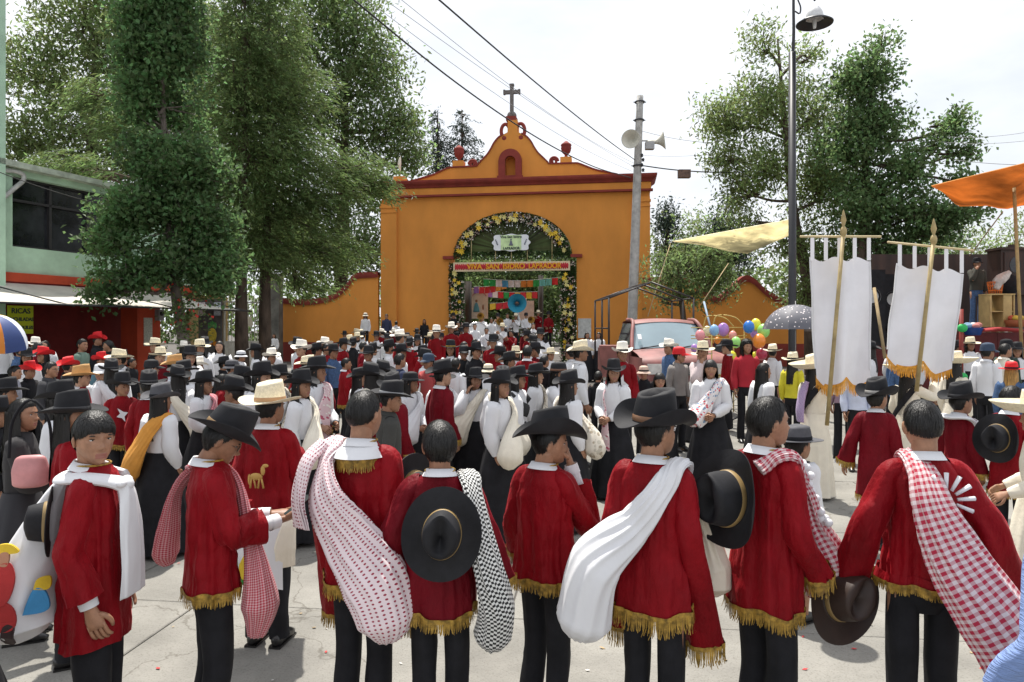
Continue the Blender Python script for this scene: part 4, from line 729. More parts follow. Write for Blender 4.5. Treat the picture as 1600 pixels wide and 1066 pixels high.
for i, (px_, tp_, lab) in enumerate(((684, 176, 'dark far conifer left of the gable, shorter one'), (722, 172, 'dark far conifer left of the gable cross, broader one'))):
    d = 62; h = Z(tp_, d); nl = 9; tree(lab, (X(px_, d), d, .8), [(X(px_, d), d, .8), (X(px_, d), d, h*.6), (X(px_, d), d, h)], [.35, .2, .04], [(px_+(3 if k % 2 else -3), tp_+6+k*14, d, .25+.26*k*(1+.35*i), .3+.26*k, .62) for k in range(nl)], 6000, .34, .09, DARKC, 'cypress', seed=20+i, cl=8, group='far conifers')
d = 26; tree('large ash tree left behind the lamp post', (X(1255, d), d, G(d)), tp((1268, 590, d), (1262, 450, d), (1240, 330, d), (1225, 180, d), (1215, 60, d)), [.24, .2, .16, .1, .03],
    [(1192, 75, d, .75, .8, 1.0), (1262, 90, d, .65, .8, 1.0), (1190, 165, d, 1.5, 1.3, 1.1), (1270, 180, d, 1.3, 1.3, 1.3), (1130, 190, d, 1.0, 1.1, .9), (1135, 245, d, 1.1, 1.1, .7), (1210, 265, d, 1.9, 1.5, 1.2), (1290, 290, d, 1.6, 1.4, 1.4), (1165, 300, d, .9, 1.0, .5), (1220, 370, d, 1.5, 1.4, .9), (1300, 400, d, 1.6, 1.4, 1.0), (1180, 345, d, .7, .9, .4), (1270, 460, d, 1.5, 1.2, .7)], 38000, .20, .07, LIGHTG, seed=31, spread=.25)
d = 24; tree('sweetgum with long right hand boughs beside the orange tarpaulin', (X(1345, d), d, G(d)), tp((1345, 600, d), (1345, 460, d), (1350, 300, d), (1362, 140, d), (1380, 50, d)), [.2, .17, .13, .07, .02],
    [(1382, 70, d, .45, .5, .6), (1365, 115, d, .85, .9, .7), (1330, 130, d, .9, 1, .9), (1365, 190, d, 1.25, 1.1, .9), (1320, 240, d, 1.2, 1.1, 1.0), (1375, 270, d, 1.3, 1.2, 1.0), (1340, 330, d, 1.5, 1.3, 1.0), (1430, 270, d-1, .85, .8, .75), (1470, 225, d-1, .6, .5, .55), (1495, 190, d-1, .35, .35, .45), (1510, 235, d-1, .4, .4, .3), (1440, 335, d-1, 1.3, 1, .65), (1500, 285, d-1.5, .45, .4, .3), (1495, 335, d-1.5, .7, .5, .25), (1400, 395, d, 1.5, 1.2, .9), (1470, 365, d-1, .8, .7, .35), (1525, 325, d-1.5, .3, .3, .2), (1360, 440, d, 1.3, 1.1, .8)], 36000, .15, .105, GUM2, seed=37, spread=.19)
d = 27; tree('small mango-like tree above the pickup rack', (X(1068, d), d, G(d)), tp((1072, 560, d), (1068, 500, d), (1062, 450, d), (1060, 410, d)), [.12, .11, .08, .04], [(1045, 425, d, 1.1, 1, .8), (1085, 415, d, 1.2, 1, .8), (1120, 440, d, .9, .9, .8), (1065, 460, d, 1.2, 1, .6), (1120, 395, d, .8, .9, .5)], 5500, .20, .065, ASH, seed=41, spread=.22)
d = 48
for i, (px_, py_, rx, rz, lab, m_) in enumerate(((1055, 385, 2.6, 2.4, 'hazy olive tree behind the pickup, leftmost beyond the wall', LIGHTG), (1110, 365, 2.4, 1.8, 'hazy broad tree beyond the wall under the yellow tarpaulin', ASH), (1042, 350, .8, 1.4, 'small dark conifer top right of the gateway', DARKC), (1140, 345, 1.3, 2.2, 'dark conifer left of the big ash tree', DARKC), (1500, 385, 2.4, 1.8, 'rounded light tree behind the right banner', LIGHTG), (1590, 385, 2.2, 2.4, 'light green tree at the right edge behind the cabinet', LIGHTG), (1440, 400, 2.6, 2.2, 'dense green tree behind the white banners', ASH))):
    tree(lab, (X(px_, d), d, .8), [(X(px_, d), d, .8), (X(px_, d), d, Z(py_, d))], [.25, .1], [(px_, py_, d, rx, rx, rz), (px_-12, py_+35, d, rx*1.2, rx, rz*.8), (px_+14, py_+55, d, rx*1.2, rx, rz*.9)], 5200, .30, .11, m_, seed=50+i, spread=.35, group='trees beyond the wall')
for i, (px_, py_) in enumerate(((745, 455), (800, 430), (850, 450), (720, 400), (878, 405), (780, 480))):
    d = 46+i; tree('dark garden tree seen through the arch, %s' % ('left of the saint banner', 'above the blue bell', 'right of the dark pole', 'high on the left', 'high on the right', 'low behind the band')[i], (X(px_, d), d, .8), [(X(px_, d), d, .8), (X(px_, d), d, Z(py_, d))], [.2, .1], [(px_, py_, d, 2.2, 1.8, 2.0), (px_+8, py_+40, d, 2.2, 1.8, 1.8)], 9000, .34, .13, GARD, seed=70+i, spread=.4, group='garden trees through the arch')
hg = MB(); r = np.random.default_rng(4); n = 14000; cc = np.stack([r.uniform(-32, 40, n), r.uniform(54, 58, n), r.uniform(.8, 6.3, n)], 1); cc[:, 2] *= 1+.3*vn(cc*[.3, 0, 0], 2); leaves(hg, cc, .6, .3, r); hg.build('distant_hedge', ASH, smooth=False, label='far mass of greenery behind the walls', cat='trees', kind='stuff')
# ---------------------------------------------------------------- poles, wires, lamp
BLK = M('black_metal', (.018, .018, .022), .45, .15, 5); PCON = M('pole_concrete', (.42, .41, .39), .9, .2, 4, bump=.2); GREYM = M('grey_metal', (.35, .35, .35), .5, .1, 6, metal=.3); OFFW = M('horn_cream', (.55, .53, .45), .6, .1, 5)
d = 15.5; lp = empty('street_lamp', (X(1238, d), d, G(d)), 0, 'black street lamp post with hanging bell shade', 'street lamp'); zt = Z(0, d)-G(d); zm = Z(82, d)-G(d)
q = MB(); q.lathe([(0, 0), (.16, 0), (.16, .5), (.10, .6), (.085, .9), (.078, zm), (0, zm)], n=12); q.build('post', BLK, lp)
q = MB(); q.tube([(.0, 0, zm-.4), (.03, 0, zm+.4), (.03, 0, zt+.1), (.10, 0, zt+.5), (.35, 0, zt+.62), (.49, 0, zt+.35), (.49, 0, zt-.02)], [.04, .035, .03, .028, .026, .024, .024], 8, 40); q.tube([(.06, 0, zt-.25), (.16, 0, zt-.3), (.18, 0, zt-.15), (.1, 0, zt+.1), (.15, 0, zt+.45)], [.018]*5, 6, 20); q.build('arm', BLK, lp)
zs = Z(38, d)-G(d); q = MB(); q.lathe([(.385, zs), (.39, zs+.02), (.30, zs+.08), (.19, zs+.12), (.19, zs+.12)], (.49, 0, 0), 28); q.lathe([(.385, zs), (.28, zs+.07), (.18, zs+.10)], (.49, 0, 0), 28); q.build('shade', BLK, lp)
q = MB(); q.lathe([(.185, zs+.115), (.18, zs+.22), (.13, zs+.34), (.05, zs+.40), (0, zs+.41)], (.49, 0, 0), 20); q.build('lamp_housing', M('lamp_white', (.7, .7, .7), .4), lp)
q = MB(); q.lathe([(0, zs-.10), (.03, zs-.09), (.045, zs), (.05, zs+.09)], (.49, 0, 0), 12); q.build('bulb', M('bulb_glass', (.6, .6, .6), .15, .02), lp)
d = 25; b0 = at(985, 600, d); b0.z = G(d); tpv = at(1000, 150, d); up = empty('utility_pole', tuple(b0), 0, 'leaning concrete utility pole with two horn loudspeakers', 'utility pole'); v = np.array(tpv-b0)
q = MB(); q.tube([(0, 0, 0), v*.5, v], [.19, .16, .12], 8, 12, cap=True); q.build('pole', PCON, up)
pt = lambda px, py, dd=d: np.array(at(px, py, dd))-np.array(b0)
for py in (160, 189, 262): q = MB(); c = v*((py-600)/(150-600)); q.lathe([(.17, -.03), (.19, 0), (.17, .03)], tuple(c), 12); q.bar(c+[-.22, 0, 0], c+[.22, 0, 0], .02); q.build('pole_clamp', BLK, up)
def horn(c, dv, name='horn_loudspeaker'):
    q = MB(); q.lathe([(0, -.30), (.10, -.30), (.12, -.22), (.10, -.12), (.06, -.06), (.08, .02), (.13, .12), (.22, .22), (.31, .28), (.325, .29), (.30, .275), (.2, .2), (.11, .1), (.05, .02), (0, .0)], n=24)
    q.xf(Matrix.Translation(c) @ Vector(dv).to_track_quat('Z', 'Y').to_matrix().to_4x4()); q.build(name, OFFW, up)
horn(pt(988, 219, d-.5), (-.35, -.9, -.1)); horn(pt(1025, 222, d-.2), (.95, -.3, .12))
q = MB(); q.bar(pt(978, 220), pt(1030, 220), .03); q.box(pt(1015, 228, d-.2), (.15, .12, .13)); q.build('speaker_bracket', GREYM, up)
for px_, py_ in ((1003, 243), (1003, 258), (1005, 250), (1005, 266)): q = MB(); q.lathe([(0, -.06), (.05, -.05), (.035, -.01), (.055, .02), (.03, .06), (0, .07)], tuple(pt(px_, py_, d-.1)), 10); q.bar(pt(996, py_), pt(px_, py_, d-.1), .015); q.build('insulator', BLK, up)
WIRE = M('wire_black', (.02, .02, .02), .6); WIREG = M('wire_grey', (.30, .30, .31), .6)
def wire(label, a, b, rad=.012, sag=.3, m=WIRE, name='overhead_wire'):
    a = np.array(at(*a)); b = np.array(at(*b)); q = MB(); q.tube([a, a*.75+b*.25-[0, 0, sag*.75], (a+b)/2-[0, 0, sag], a*.25+b*.75-[0, 0, sag*.75], b], [rad]*5, 5, 40); return q.build(name, m, None, label=label, cat='wire', group='overhead wires')
wire('thick black cable from top centre down to the utility pole', (640, -40, 9), (992, 250, 24.9), .014, .1)
wire('black twisted cable passing in front of the gate cross', (480, -60, 10), (985, 278, 24.9), .016, .55)
wire('upper of the faint grey wires above the gable', (560, -30, 10), (992, 262, 24.9), .005, .12, WIREG); wire('second faint grey wire above the gable', (590, -30, 10), (990, 255, 24.9), .005, .25, WIREG); wire('lowest faint grey wire above the gable', (520, -40, 10), (988, 268, 24.9), .005, .3, WIREG)
wire('dark cable from the pole to the ash tree with a junction box', (998, 258, 24.9), (1180, 268, 26), .022, .12); wire('thin wire right of the loudspeakers', (1003, 205, 24.9), (1130, 224, 27), .008, .1, WIREG); wire('thin grey wire level with the pole insulators', (1003, 243, 24.9), (1150, 236, 27), .006, .1, WIREG)
wire('upper thin wire at the right edge of the sky', (1480, 214, 22), (1640, 200, 18), .006, .1, WIREG); wire('lower thin wire at the right edge of the sky', (1470, 222, 22), (1640, 215, 18), .006, .1, WIREG); wire('dark wire just above the orange tarpaulin', (1490, 250, 22), (1640, 258, 20), .009, .05, WIREG); wire('thin black wire across the green house window', (-20, 262, 14), (210, 330, 19), .010, .1)
q = MB(); c = at(1069, 272, 25.2); q.box(c, (.21, .12, .14)); jb = q.build('junction_box', M('rusty_box', (.12, .07, .05), .7, .3, 9), smooth=False, label='rusty junction box hanging on the cable', cat='box')
# ---------------------------------------------------------------- tarpaulins
def tarp(label, C, m, name='tarpaulin', sag=.3, n=14):
    a, b, c, d_ = [np.array(at(*p)) for p in C]; u = np.linspace(0, 1, n)[:, None, None]; v = np.linspace(0, 1, n)[None, :, None]; P = a*(1-u)*(1-v)+b*u*(1-v)+c*u*v+d_*(1-u)*v
    P = P-np.array([0, 0, 1])*sag*np.sin(u*np.pi)*np.sin(v*np.pi)+np.array([0, 0, .05])*np.sin(u*17+v*5)*np.sin(v*np.pi); q = MB(); q.grid(P); q.grid((P-[0, 0, .012])[::-1]); return q.build(name, m, None, label=label, cat='tarpaulin')
def tlm(name, c): 
    m = leafmat(name, c, 0, .68, .5, 1.2); return m
tarp('orange canvas tarpaulin stretched over the float at right', [(1455, 290, 15), (1660, 240, 12.5), (1690, 318, 17), (1500, 322, 17.5)], tlm('orange_canvas', (.55, .27, .10)))
tarp('pale yellow tarpaulin stretched between trees right of the gate', [(1050, 377, 24), (1232, 343, 21), (1238, 366, 22), (1168, 396, 26)], tlm('yellow_canvas', (.80, .74, .54)), sag=.1)
q = MB(); q.bar(at(1583, 262, 14.3), at(1597, 560, 14.3), .035); q.build('tarpaulin_pole', M('pole_wood', (.42, .28, .12), .7), label='thin wooden pole holding up the orange tarpaulin', cat='pole')
def rope(label, a, b, rad=.014, m=None): q = MB(); q.bar(at(*a), at(*b), rad, n=5); return q.build('rope', m or M('rope_tan', (.36, .27, .15), .9), label=label, cat='rope', group='guy ropes')
rope('guy rope from the orange tarpaulin corner to the lower left', (1567, 331, 16.5), (1515, 400, 17.5)); rope('guy rope from the yellow tarpaulin down to the pickup rack', (1048, 379, 24), (1012, 495, 21)); rope('guy rope right of the pickup rack', (1138, 412, 22), (1096, 475, 20)); rope('pale blue rope hanging down behind the balloons', (1100, 472, 19), (1112, 520, 18), .03, M('rope_blue', (.25, .33, .42), .8)); rope('thick knotted rope hanging between the two white banners', (1366, 450, 13), (1383, 560, 12.5), .03)
# ---------------------------------------------------------------- pickup truck
d = 17.2; TR = M('faded_maroon_paint', (.27, .10, .09), .6, .25, 1.6, coat=.15); CHR = M('chrome', (.6, .6, .6), .2, .05, metal=1); TGL = M('windscreen_glass', (.22, .30, .34), .08, .1, .8, spec=1.0, coat=.6)
tk = empty('pickup_truck', (X(1040, d), d, G(d)), R(4), 'faded maroon pickup truck with pipe rack parked facing the crowd', 'truck')
# local: -y towards the camera (front), width along x
S_ = 1.13
def tb(name, m, f, sm=True, parent=None): q = MB(); f(q); q.xf(Matrix.Scale(S_, 4)); return q.build(name, m, parent or tk, smooth=sm)
def shell(q, rows): q.grid(np.array(rows))
xs_ = np.linspace(-1, 1, 13)
def row(hw, y, z, crown=.04, bow=.0): return [(hw*x, y+bow*x*x, z-crown*x*x) for x in xs_]
tb('hood', TR, lambda q: shell(q, [row(.86, -1.62, .62, .0, .12), row(.90, -1.60, 1.0, .03, .12), row(.90, -1.45, 1.10, .04, .1), row(.88, -1.1, 1.17, .04, .08), row(.86, -.55, 1.24, .05, .05)]))
for s in (-1, 1): tb('fender', TR, lambda q: q.grid(np.array([[(s*.90, y, z) for y in (-1.5, -1.1, -.55, .0)] for z in (1.07, .8, .45)])))
tb('roof', TR, lambda q: shell(q, [row(.70, .02, 1.79, .05, .06), row(.72, .12, 1.845, .05, .05), row(.73, .55, 1.87, .05), row(.71, 1.0, 1.85, .05), row(.69, 1.1, 1.78, .04)]))
ws = tb('windscreen', TGL, lambda q: shell(q, [row(.82, -.52, 1.25, .04, .10), row(.76, -.24, 1.53, .045, .09), row(.68, .03, 1.785, .05, .07)]))
tb('wiper', BLK, lambda q: [q.bar((x, -.60, 1.235), (x+.5, -.54, 1.30), .014) for x in (-.70, .05)], parent=ws)
tb('sticker', WHITE, lambda q: q.box((-.66, -.35, 1.47), (.04, .004, .07), rot=Euler((R(-42), 0, 0)).to_matrix()), False, ws)
for s in (-1, 1):
    tb('pillar', TR, lambda q: q.tube([(s*.86, -.48, 1.20), (s*.79, -.22, 1.52), (s*.70, .08, 1.80), (s*.70, .6, 1.84)], [.045, .04, .04, .04], 8, 14))
    tb('side_window', GLASS, lambda q: q.grid(np.array([[(s*.85, -.38, 1.22), (s*.87, .95, 1.22)], [(s*.72, .05, 1.75), (s*.71, .98, 1.76)]])))
    dr = tb('door', TR, lambda q: q.box((s*.885, .3, .85), (.03, .72, .37)), False)
    tb('mirror', BLK, lambda q: (q.box((s*1.05, -.35, 1.27), (.09, .03, .12)), q.bar((s*.88, -.3, 1.2), (s*1.02, -.33, 1.22), .015)))
    tb('headlight', M('headlight_glass', (.6, .6, .58), .15), lambda q: q.box((s*.66, -1.62, .86), (.17, .03, .10)), False)
    for y_ in (-1.05, 2.0):
        wh = tb('wheel', M('tyre_rubber', (.02, .02, .02), .9), lambda q: (q.lathe([(.2, -.1), (.34, -.11), (.37, -.07), (.37, .07), (.34, .11), (.2, .1)], n=24), q.xf(Matrix.Translation((s*.80, y_, .37)) @ Euler((0, R(90), 0)).to_matrix().to_4x4())))
        tb('rim', CHR, lambda q: (q.lathe([(0, .0), (.1, .02), (.2, -.02), (.21, .06)], n=16), q.xf(Matrix.Translation((s*.86, y_, .37)) @ Euler((0, R(90*s), 0)).to_matrix().to_4x4())), parent=wh)
tb('grille', BLK, lambda q: [q.box((0, -1.66, z), (.46, .02, .018)) for z in np.linspace(.76, .96, 6)], False); tb('bumper', CHR, lambda q: q.box((0, -1.72, .52), (.92, .07, .10)), False)
tb('cab_back', TR, lambda q: (q.box((0, 1.08, .85), (.86, .03, .4)), q.box((0, 1.06, 1.5), (.70, .02, .28))), False); tb('bed', TR, lambda q: [q.box((0, 2.0, .62), (.88, .95, .05)), q.box((-.88, 2.0, .88), (.03, .95, .28)), q.box((.88, 2.0, .88), (.03, .95, .28)), q.box((0, 2.95, .88), (.88, .03, .28))], False)
rk = tb('rack', M('rack_steel', (.03, .025, .025), .5), lambda q: None if False else [[q.bar((s*1.0, y, .9), (s*1.0, y, 2.35), .024), q.bar((s*1.0, y, 2.35), (0, y, 2.72), .022)] for s in (-1, 1) for y in (1.15, 1.95, 2.85)]+[q.bar((s*x, 1.15, z), (s*x, 2.85, z), .02) for s in (-1, 1) for x, z in ((1.0, 2.35), (1.0, 1.65), (0, 2.72))])
od = MB(); od.box((0, 0, 0), (.05, .36, .36)); od.box((0, 0, .38), (.06, .37, .03)); o = od.build('open_door', TR, tk, smooth=False); o.location = (-1.30, -.25, 1.05); o.rotation_euler = (0, R(-8), R(58))
# ---------------------------------------------------------------- wire cart with balloons
d = 14.5; BR = M('brass_wire', (.48, .36, .10), .5); ct = empty('wire_cart', (X(1138, d), d, G(d)), 0, 'yellow wire framed vendor cart behind the man in red shirt', 'cart')
zz = lambda py: Z(py, d)-G(d)
xa, xb = X(1112, d)-X(1138, d), X(1163, d)-X(1138, d)
q = MB()
for y_ in (0, .7):
    for x0 in (xa, xb): q.bar((x0, y_, .1), (x0, y_, zz(515)), .013)
    q.tube([(xa+.02, y_, zz(510)), (xa+.12, y_, zz(493)), (xb-.2, y_, zz(496)), (xb, y_, zz(510))], [.012]*4, 5, 20)
    for z_ in (zz(525), zz(530), zz(512), .9, .6): q.bar((xa-.25, y_, z_), (xb+.05, y_, z_), .011)
for x0 in (xa, xb): 
    for z_ in (zz(512), zz(530), .9): q.bar((x0, 0, z_), (x0, .7, z_), .011)
q.build('frame', BR, ct)
for y_ in (-.02, .72): q = MB(); a = np.linspace(0, 2*np.pi, 25); q.tube(np.stack([.3*np.cos(a), 0*a+y_, .32+.3*np.sin(a)], 1), [.02]*25, 6, 25, ref=np.array([0, 1., 0])); [q.bar((0, y_, .32), (.3*math.cos(t_), y_, .32+.3*math.sin(t_)), .005, n=4) for t_ in np.linspace(0, 6.28, 10)]; q.build('wheel', BLK, ct)
BC = dict(pink=(.75, .28, .30), cream=(.75, .70, .45), light_blue=(.22, .42, .68), purple=(.40, .20, .55), coral=(.75, .30, .25), blue=(.015, .17, .58), yellow=(.75, .68, .04), lime_green=(.30, .66, .16), orange=(.80, .24, .02), dark_red=(.38, .02, .06), violet=(.38, .2, .6))
def balloon(c_, px, py, r, dd, lab):
    q = MB(); t_ = np.linspace(0, np.pi, 14); q.lathe([(r*math.sin(a)*(1-.10*(1-math.cos(a))*.5), -r*1.12*math.cos(a)+0) for a in t_][::1], n=18); q.lathe([(.012, -r*1.2), (.004, -r*1.12)], n=6)
    root = q.build('balloon', M('balloon_'+c_, BC[c_], .3, .04, 3, coat=.3, spec=.5), None, label=lab, cat='balloon', group='balloons on the vendor cart'); root.location = at(px, py, dd)
k = .0132
for c_, px_, py_, r_, dd, lab in (('pink', 1094, 524, 8, 14.2, 'pink balloon beside the windscreen, leftmost'), ('cream', 1105, 517, 7, 14.6, 'cream balloon between pink and light blue ones'), ('light_blue', 1116, 516, 8, 14.2, 'light blue balloon left of the purple one'), ('purple', 1130, 515, 9.5, 14.5, 'large purple balloon inside the wire frame'), ('coral', 1145, 524, 6.5, 14.3, 'small coral balloon low in the wire frame'), ('blue', 1170, 511, 9, 14.2, 'deep blue balloon right of the frame'), ('yellow', 1181, 507, 8.5, 14.6, 'yellow balloon at the top of the bunch'), ('lime_green', 1193, 517, 10, 14.3, 'lime green balloon, rightmost of the bunch'), ('violet', 1180, 520, 8, 14.7, 'violet balloon half hidden behind the green one'), ('orange', 1186, 533, 10.5, 14.1, 'big orange balloon below the green one'), ('lime_green', 1150, 535, 8, 13.9, 'lime green balloon beside the curly haired man'), ('yellow', 1143, 557, 8, 14.0, 'yellow balloon left of the red shirt'), ('dark_red', 1190, 553, 9, 14.3, 'dark red balloon behind the long haired girl'), ('purple', 1085, 544, 6, 13.2, 'purple balloon above the straw hat of the plaid shirt man'), ('orange', 1121, 532, 5, 14.6, 'small orange balloon at the back of the cart'), ('yellow', 1180, 556, 6, 14.6, 'small yellow balloon behind the red shirt')):
    balloon(c_, px_, py_, r_*dd/F, dd, lab)
# ---------------------------------------------------------------- umbrellas
def umbrella(label, px, py, d, rad, h, cols, tilt=(0, 0), name='umbrella', zc=None):
    root = empty(name, at(px, py, d), 0, label, 'umbrella'); root.rotation_euler = (R(tilt[0]), R(tilt[1]), .2); n = 8
    for k in range(n):
        q = MB(); a = np.linspace(2*np.pi*k/n, 2*np.pi*(k+1)/n, 7); u = np.linspace(0.02, 1, 9)[:, None]; sc_ = 1-.06*np.sin((a-a[0])/(a[-1]-a[0])*np.pi)*u
        P = np.stack([rad*np.sin(u*1.35)/np.sin(1.35)*np.cos(a)*sc_, rad*np.sin(u*1.35)/np.sin(1.35)*np.sin(a)*sc_, -h*(1-np.cos(u*1.35))/(1-math.cos(1.35))+0*a], -1); q.grid(P); q.build('panel', cols[k % len(cols)], root)
        q = MB(); q.tube(np.stack([P[:, 0, 0], P[:, 0, 1], P[:, 0, 2]-.008], 1)[::2], [.004]*5, 4, 10); q.build('rib', GREYM, root)
    q = MB(); q.bar((0, 0, .06), (0, 0, -.95), .008); q.build('shaft', GREYM, root); return root
UP = M('umbrella_print', (.16, .16, .18), .6, .1); t = UP.node_tree; vo = t.nodes.new('ShaderNodeTexVoronoi'); vo.inputs['Scale'].default_value = 17; tcn = t.nodes.new('ShaderNodeTexCoord'); t.links.new(tcn.outputs['Object'], vo.inputs[0]); rr_ = t.nodes.new('ShaderNodeValToRGB'); rr_.color_ramp.interpolation = 'CONSTANT'; e = rr_.color_ramp.elements; e[0].color = (.75, .68, .68, 1); e[1].position = .22; e[1].color = (.11, .11, .13, 1); t.links.new(vo.outputs[0], rr_.inputs[0]); t.links.new(rr_.outputs[0], t.nodes['Principled BSDF'].inputs['Base Color'])
umbrella('dark grey umbrella with pale printed flecks beside the lamp post', 1243, 476, 12, .55, .42, [UP])
umbrella('umbrella with white, blue, green, red and yellow panels at left edge', -8, 492, 9.5, .42, .42, [M('um_'+n, c, .6, .05) for n, c in (('white', (.62, .66, .75)), ('yellow', (.65, .40, .02)), ('red', (.5, .02, .03)), ('green', (.02, .22, .07)), ('blue', (.03, .07, .35)), ('white2', (.62, .66, .75)), ('orange', (.6, .2, .02)), ('navy', (.03, .06, .2)))], (14, 10))
# ---------------------------------------------------------------- float with stage at right
d = 17; fl = empty('parade_float', (X(1500, d), d, G(d)), 0, 'dark wooden parade float with raised deck and red skirting', 'float'); DW = M('dark_wood', (.045, .022, .016), .6, .3, 4, stretch=(1, 1, .2)); RS = M('red_skirting', (.10, .012, .014), .8)
dz = Z(512, d)-G(d)
q = MB(); q.box((.8, 1.0, dz-.05), (3.6, 1.3, .05)); q.build('deck', M('deck_boards', (.09, .07, .06), .8, .3, 3), fl, smooth=False)
for i in range(12): q = MB(); q.box((-2.6+i*.6, -.28, dz/2-.05), (.295, .012, dz/2-.06)); q.build('skirting_board', RS, fl, smooth=False)
q = MB(); q.box((1.2, 2.2, dz+1.0), (2.2, .04, 1.0)); q.build('backdrop', DW, fl, smooth=False)
q = MB(); q.box((-1.9, 1.2, dz+.55), (.75, .4, .75)); q.build('black_curtain', BLACKC, fl, smooth=False)
def onfloat(px, py, dd): return at(px, py, dd)
PLY = M('plywood', (.50, .36, .15), .7, .15, 4)
sh = empty('plywood_shelf', tuple(Vector((X(1557, 16.6), 16.6, Z(511, 16.6)))), 0, 'open plywood shelf standing on the float deck', 'shelf')
for nm, c, h in (('top', (0, 0, .76), (.29, .22, .015)), ('side', (-.27, 0, .37), (.015, .21, .37)), ('side', (.27, 0, .37), (.015, .21, .37)), ('side', (.12, -.0, .37), (.10, .205, .369)), ('shelf', (0, 0, .36), (.26, .2, .012))): q = MB(); q.box(c, h); q.build(nm, PLY, sh, smooth=False)
bk = empty('orange_basket', tuple(Vector((X(1555, 16.5), 16.5, Z(460, 16.5)))), 0, 'orange lattice plastic basket on the plywood shelf', 'basket'); OP = M('orange_plastic', (.72, .17, .02), .5)
q = MB(); [q.bar((.13*math.cos(a), .1*math.sin(a), 0), (.17*math.cos(a), .13*math.sin(a), .28), .009, n=4) for a in np.linspace(0, 6.28, 19)]; q.build('slats', OP, bk)
for z_, r_ in ((.0, .13), (.09, .143), (.19, .157), (.28, .172)): q = MB(); a = np.linspace(0, 2*np.pi, 25); q.tube(np.stack([r_*np.cos(a), r_*.77*np.sin(a), 0*a+z_], 1), [.011]*25, 5, 25, ref=np.array([0, 0, 1.])); q.build('hoop', OP, bk)
q = MB(); q.tube([(0, 0, 0), (.12, .02, .22), (.35, .05, .4)], [.06, .12, .05], 10, 12, cap=True, fold=.3, seed=4); o = q.build('wrapped_bouquet', M('cellophane', (.55, .50, .46), .35, .2, 9), label='clear wrapped gift sticking up from the orange basket', cat='bouquet'); o.location = (X(1556, 16.4), 16.4, Z(452, 16.4))
q = MB(); q.ell((0, 0, 0), (.24, .2, .25), 16, 10); o = q.build('black_sack', BLACKC, label='round black sack behind the orange basket', cat='sack'); o.location = at(1577, 445, 17.2)
q = MB(); q.lathe([(0, 0), (.15, 0), (.21, .16), (.22, .17), (.2, .165), (.14, .02)], n=20); o = q.build('blue_basin', M('blue_plastic', (.01, .06, .28), .4), label='blue plastic basin full of cloth on the deck edge', cat='basin'); o.location = (X(1520, 16.0), 16.0, Z(524, 16.0))
q = MB(); [q.ell((.1*math.cos(a*2.4), .1*math.sin(a*2.4), .03*(a % 2)), (.09, .08, .06), 10, 7, mat=int(a) % 3) for a in range(6)]; o = q.build('folded_cloths', [WHITE, CL('sky', (.2, .35, .5)), CL('rose', (.5, .2, .18))], label='heap of white and blue cloths in the blue basin', cat='cloth'); o.location = (X(1520, 16.0), 16.0, Z(510, 16.0))
cb = empty('wooden_cabinet', tuple(Vector((X(1592, 17.5), 17.5, Z(455, 17.5)))), 0, 'dark carved wooden cabinet with glass doors at right edge', 'cabinet')
q = MB(); q.box((0, 0, .45), (.62, .25, .55)); q.build('case', DW, cb, smooth=False); q = MB(); q.box((0, -.02, 1.03), (.67, .28, .03)); q.box((-.2, -.05, 1.09), (.08, .05, .06)); q.build('cornice', DW, cb, smooth=False)
for s in (-1, 1):
    o = (lambda q: (q.box((s*.29, -.262, .58), (.26, .012, .36)), q.build('door', DW, cb, smooth=False))[1])(MB()); q = MB(); q.ell((s*.29, -.277, .62), (.14, .006, .2), 14, 8); q.build('pane', GLASS, o)
q = MB(); q.box((0, .1, -.4), (.7, .1, .35)); q.build('lower_case', DW, cb, smooth=False)
q = MB(); q.lathe([(0, 0), (.2, 0), (.24, .15), (.22, .16)], n=16); [q.ell((.1*math.cos(a), .1*math.sin(a), .2), (.08, .08, .07), 8, 6, mat=1+a % 2) for a in range(5)]; o = q.build('clay_pot', [M('clay', (.30, .09, .03), .7), M('fruit_yellow', (.6, .4, .05), .6), M('fruit_red', (.5, .08, .04), .6)], label='clay pot heaped with fruit at the right edge of the deck', cat='pot'); o.location = (X(1588, 16.2), 16.2, Z(511, 16.2))
q = MB(); q.tube([(-.45, 0, 0), (-.1, .03, .03), (.25, -.02, .02), (.5, 0, 0)], [(.03, .12), (.05, .16), (.045, .14), (.02, .1)], 10, 16, cap=True, fold=.3, ref=np.array([0, 0, 1.])); o = q.build('red_blanket', CL('blanket', (.32, .03, .03)), label='crumpled red blanket lying along the deck edge', cat='blanket'); o.location = (X(1562, 15.95), 15.95, Z(517, 15.95))
q = MB(); q.bar((0, 0, 0), (0, 0, 1.5), .04); [q.ell((.0, -.03, z_), (.10, .06, .08), 10, 7, mat=1) for z_ in (1.15, .25)]; o = q.build('red_post', [M('post_red', (.25, .03, .02), .6), M('ribbon_green', (.02, .45, .10), .6)], label='thin red post with green ribbons beside the right banner', cat='post'); o.location = (X(1502, 13), 13, Z(610, 13))
for i, (px_, lab) in enumerate(((1352, 'black loudspeaker stack behind the left banner'), (1385, 'black loudspeaker stack between the two banners'))):
    r_ = empty('loudspeaker', tuple(at(px_, 540, 16+i)), 0, lab, 'loudspeaker', 'loudspeakers on the float'); q = MB(); q.box((0, 0, .85), (.3, .3, .85)); q.build('cabinet', BLACKC, r_, smooth=False); q = MB(); [q.lathe([(.20, 0), (.19, -.02), (.05, .03), (0, .02)], (0, 0, 0), 16) for _ in (0,)]; q.xf(Matrix.Translation((0, -.305, 1.1)) @ Euler((R(90), 0, 0)).to_matrix().to_4x4()); q.build('cone', GREYM, r_)
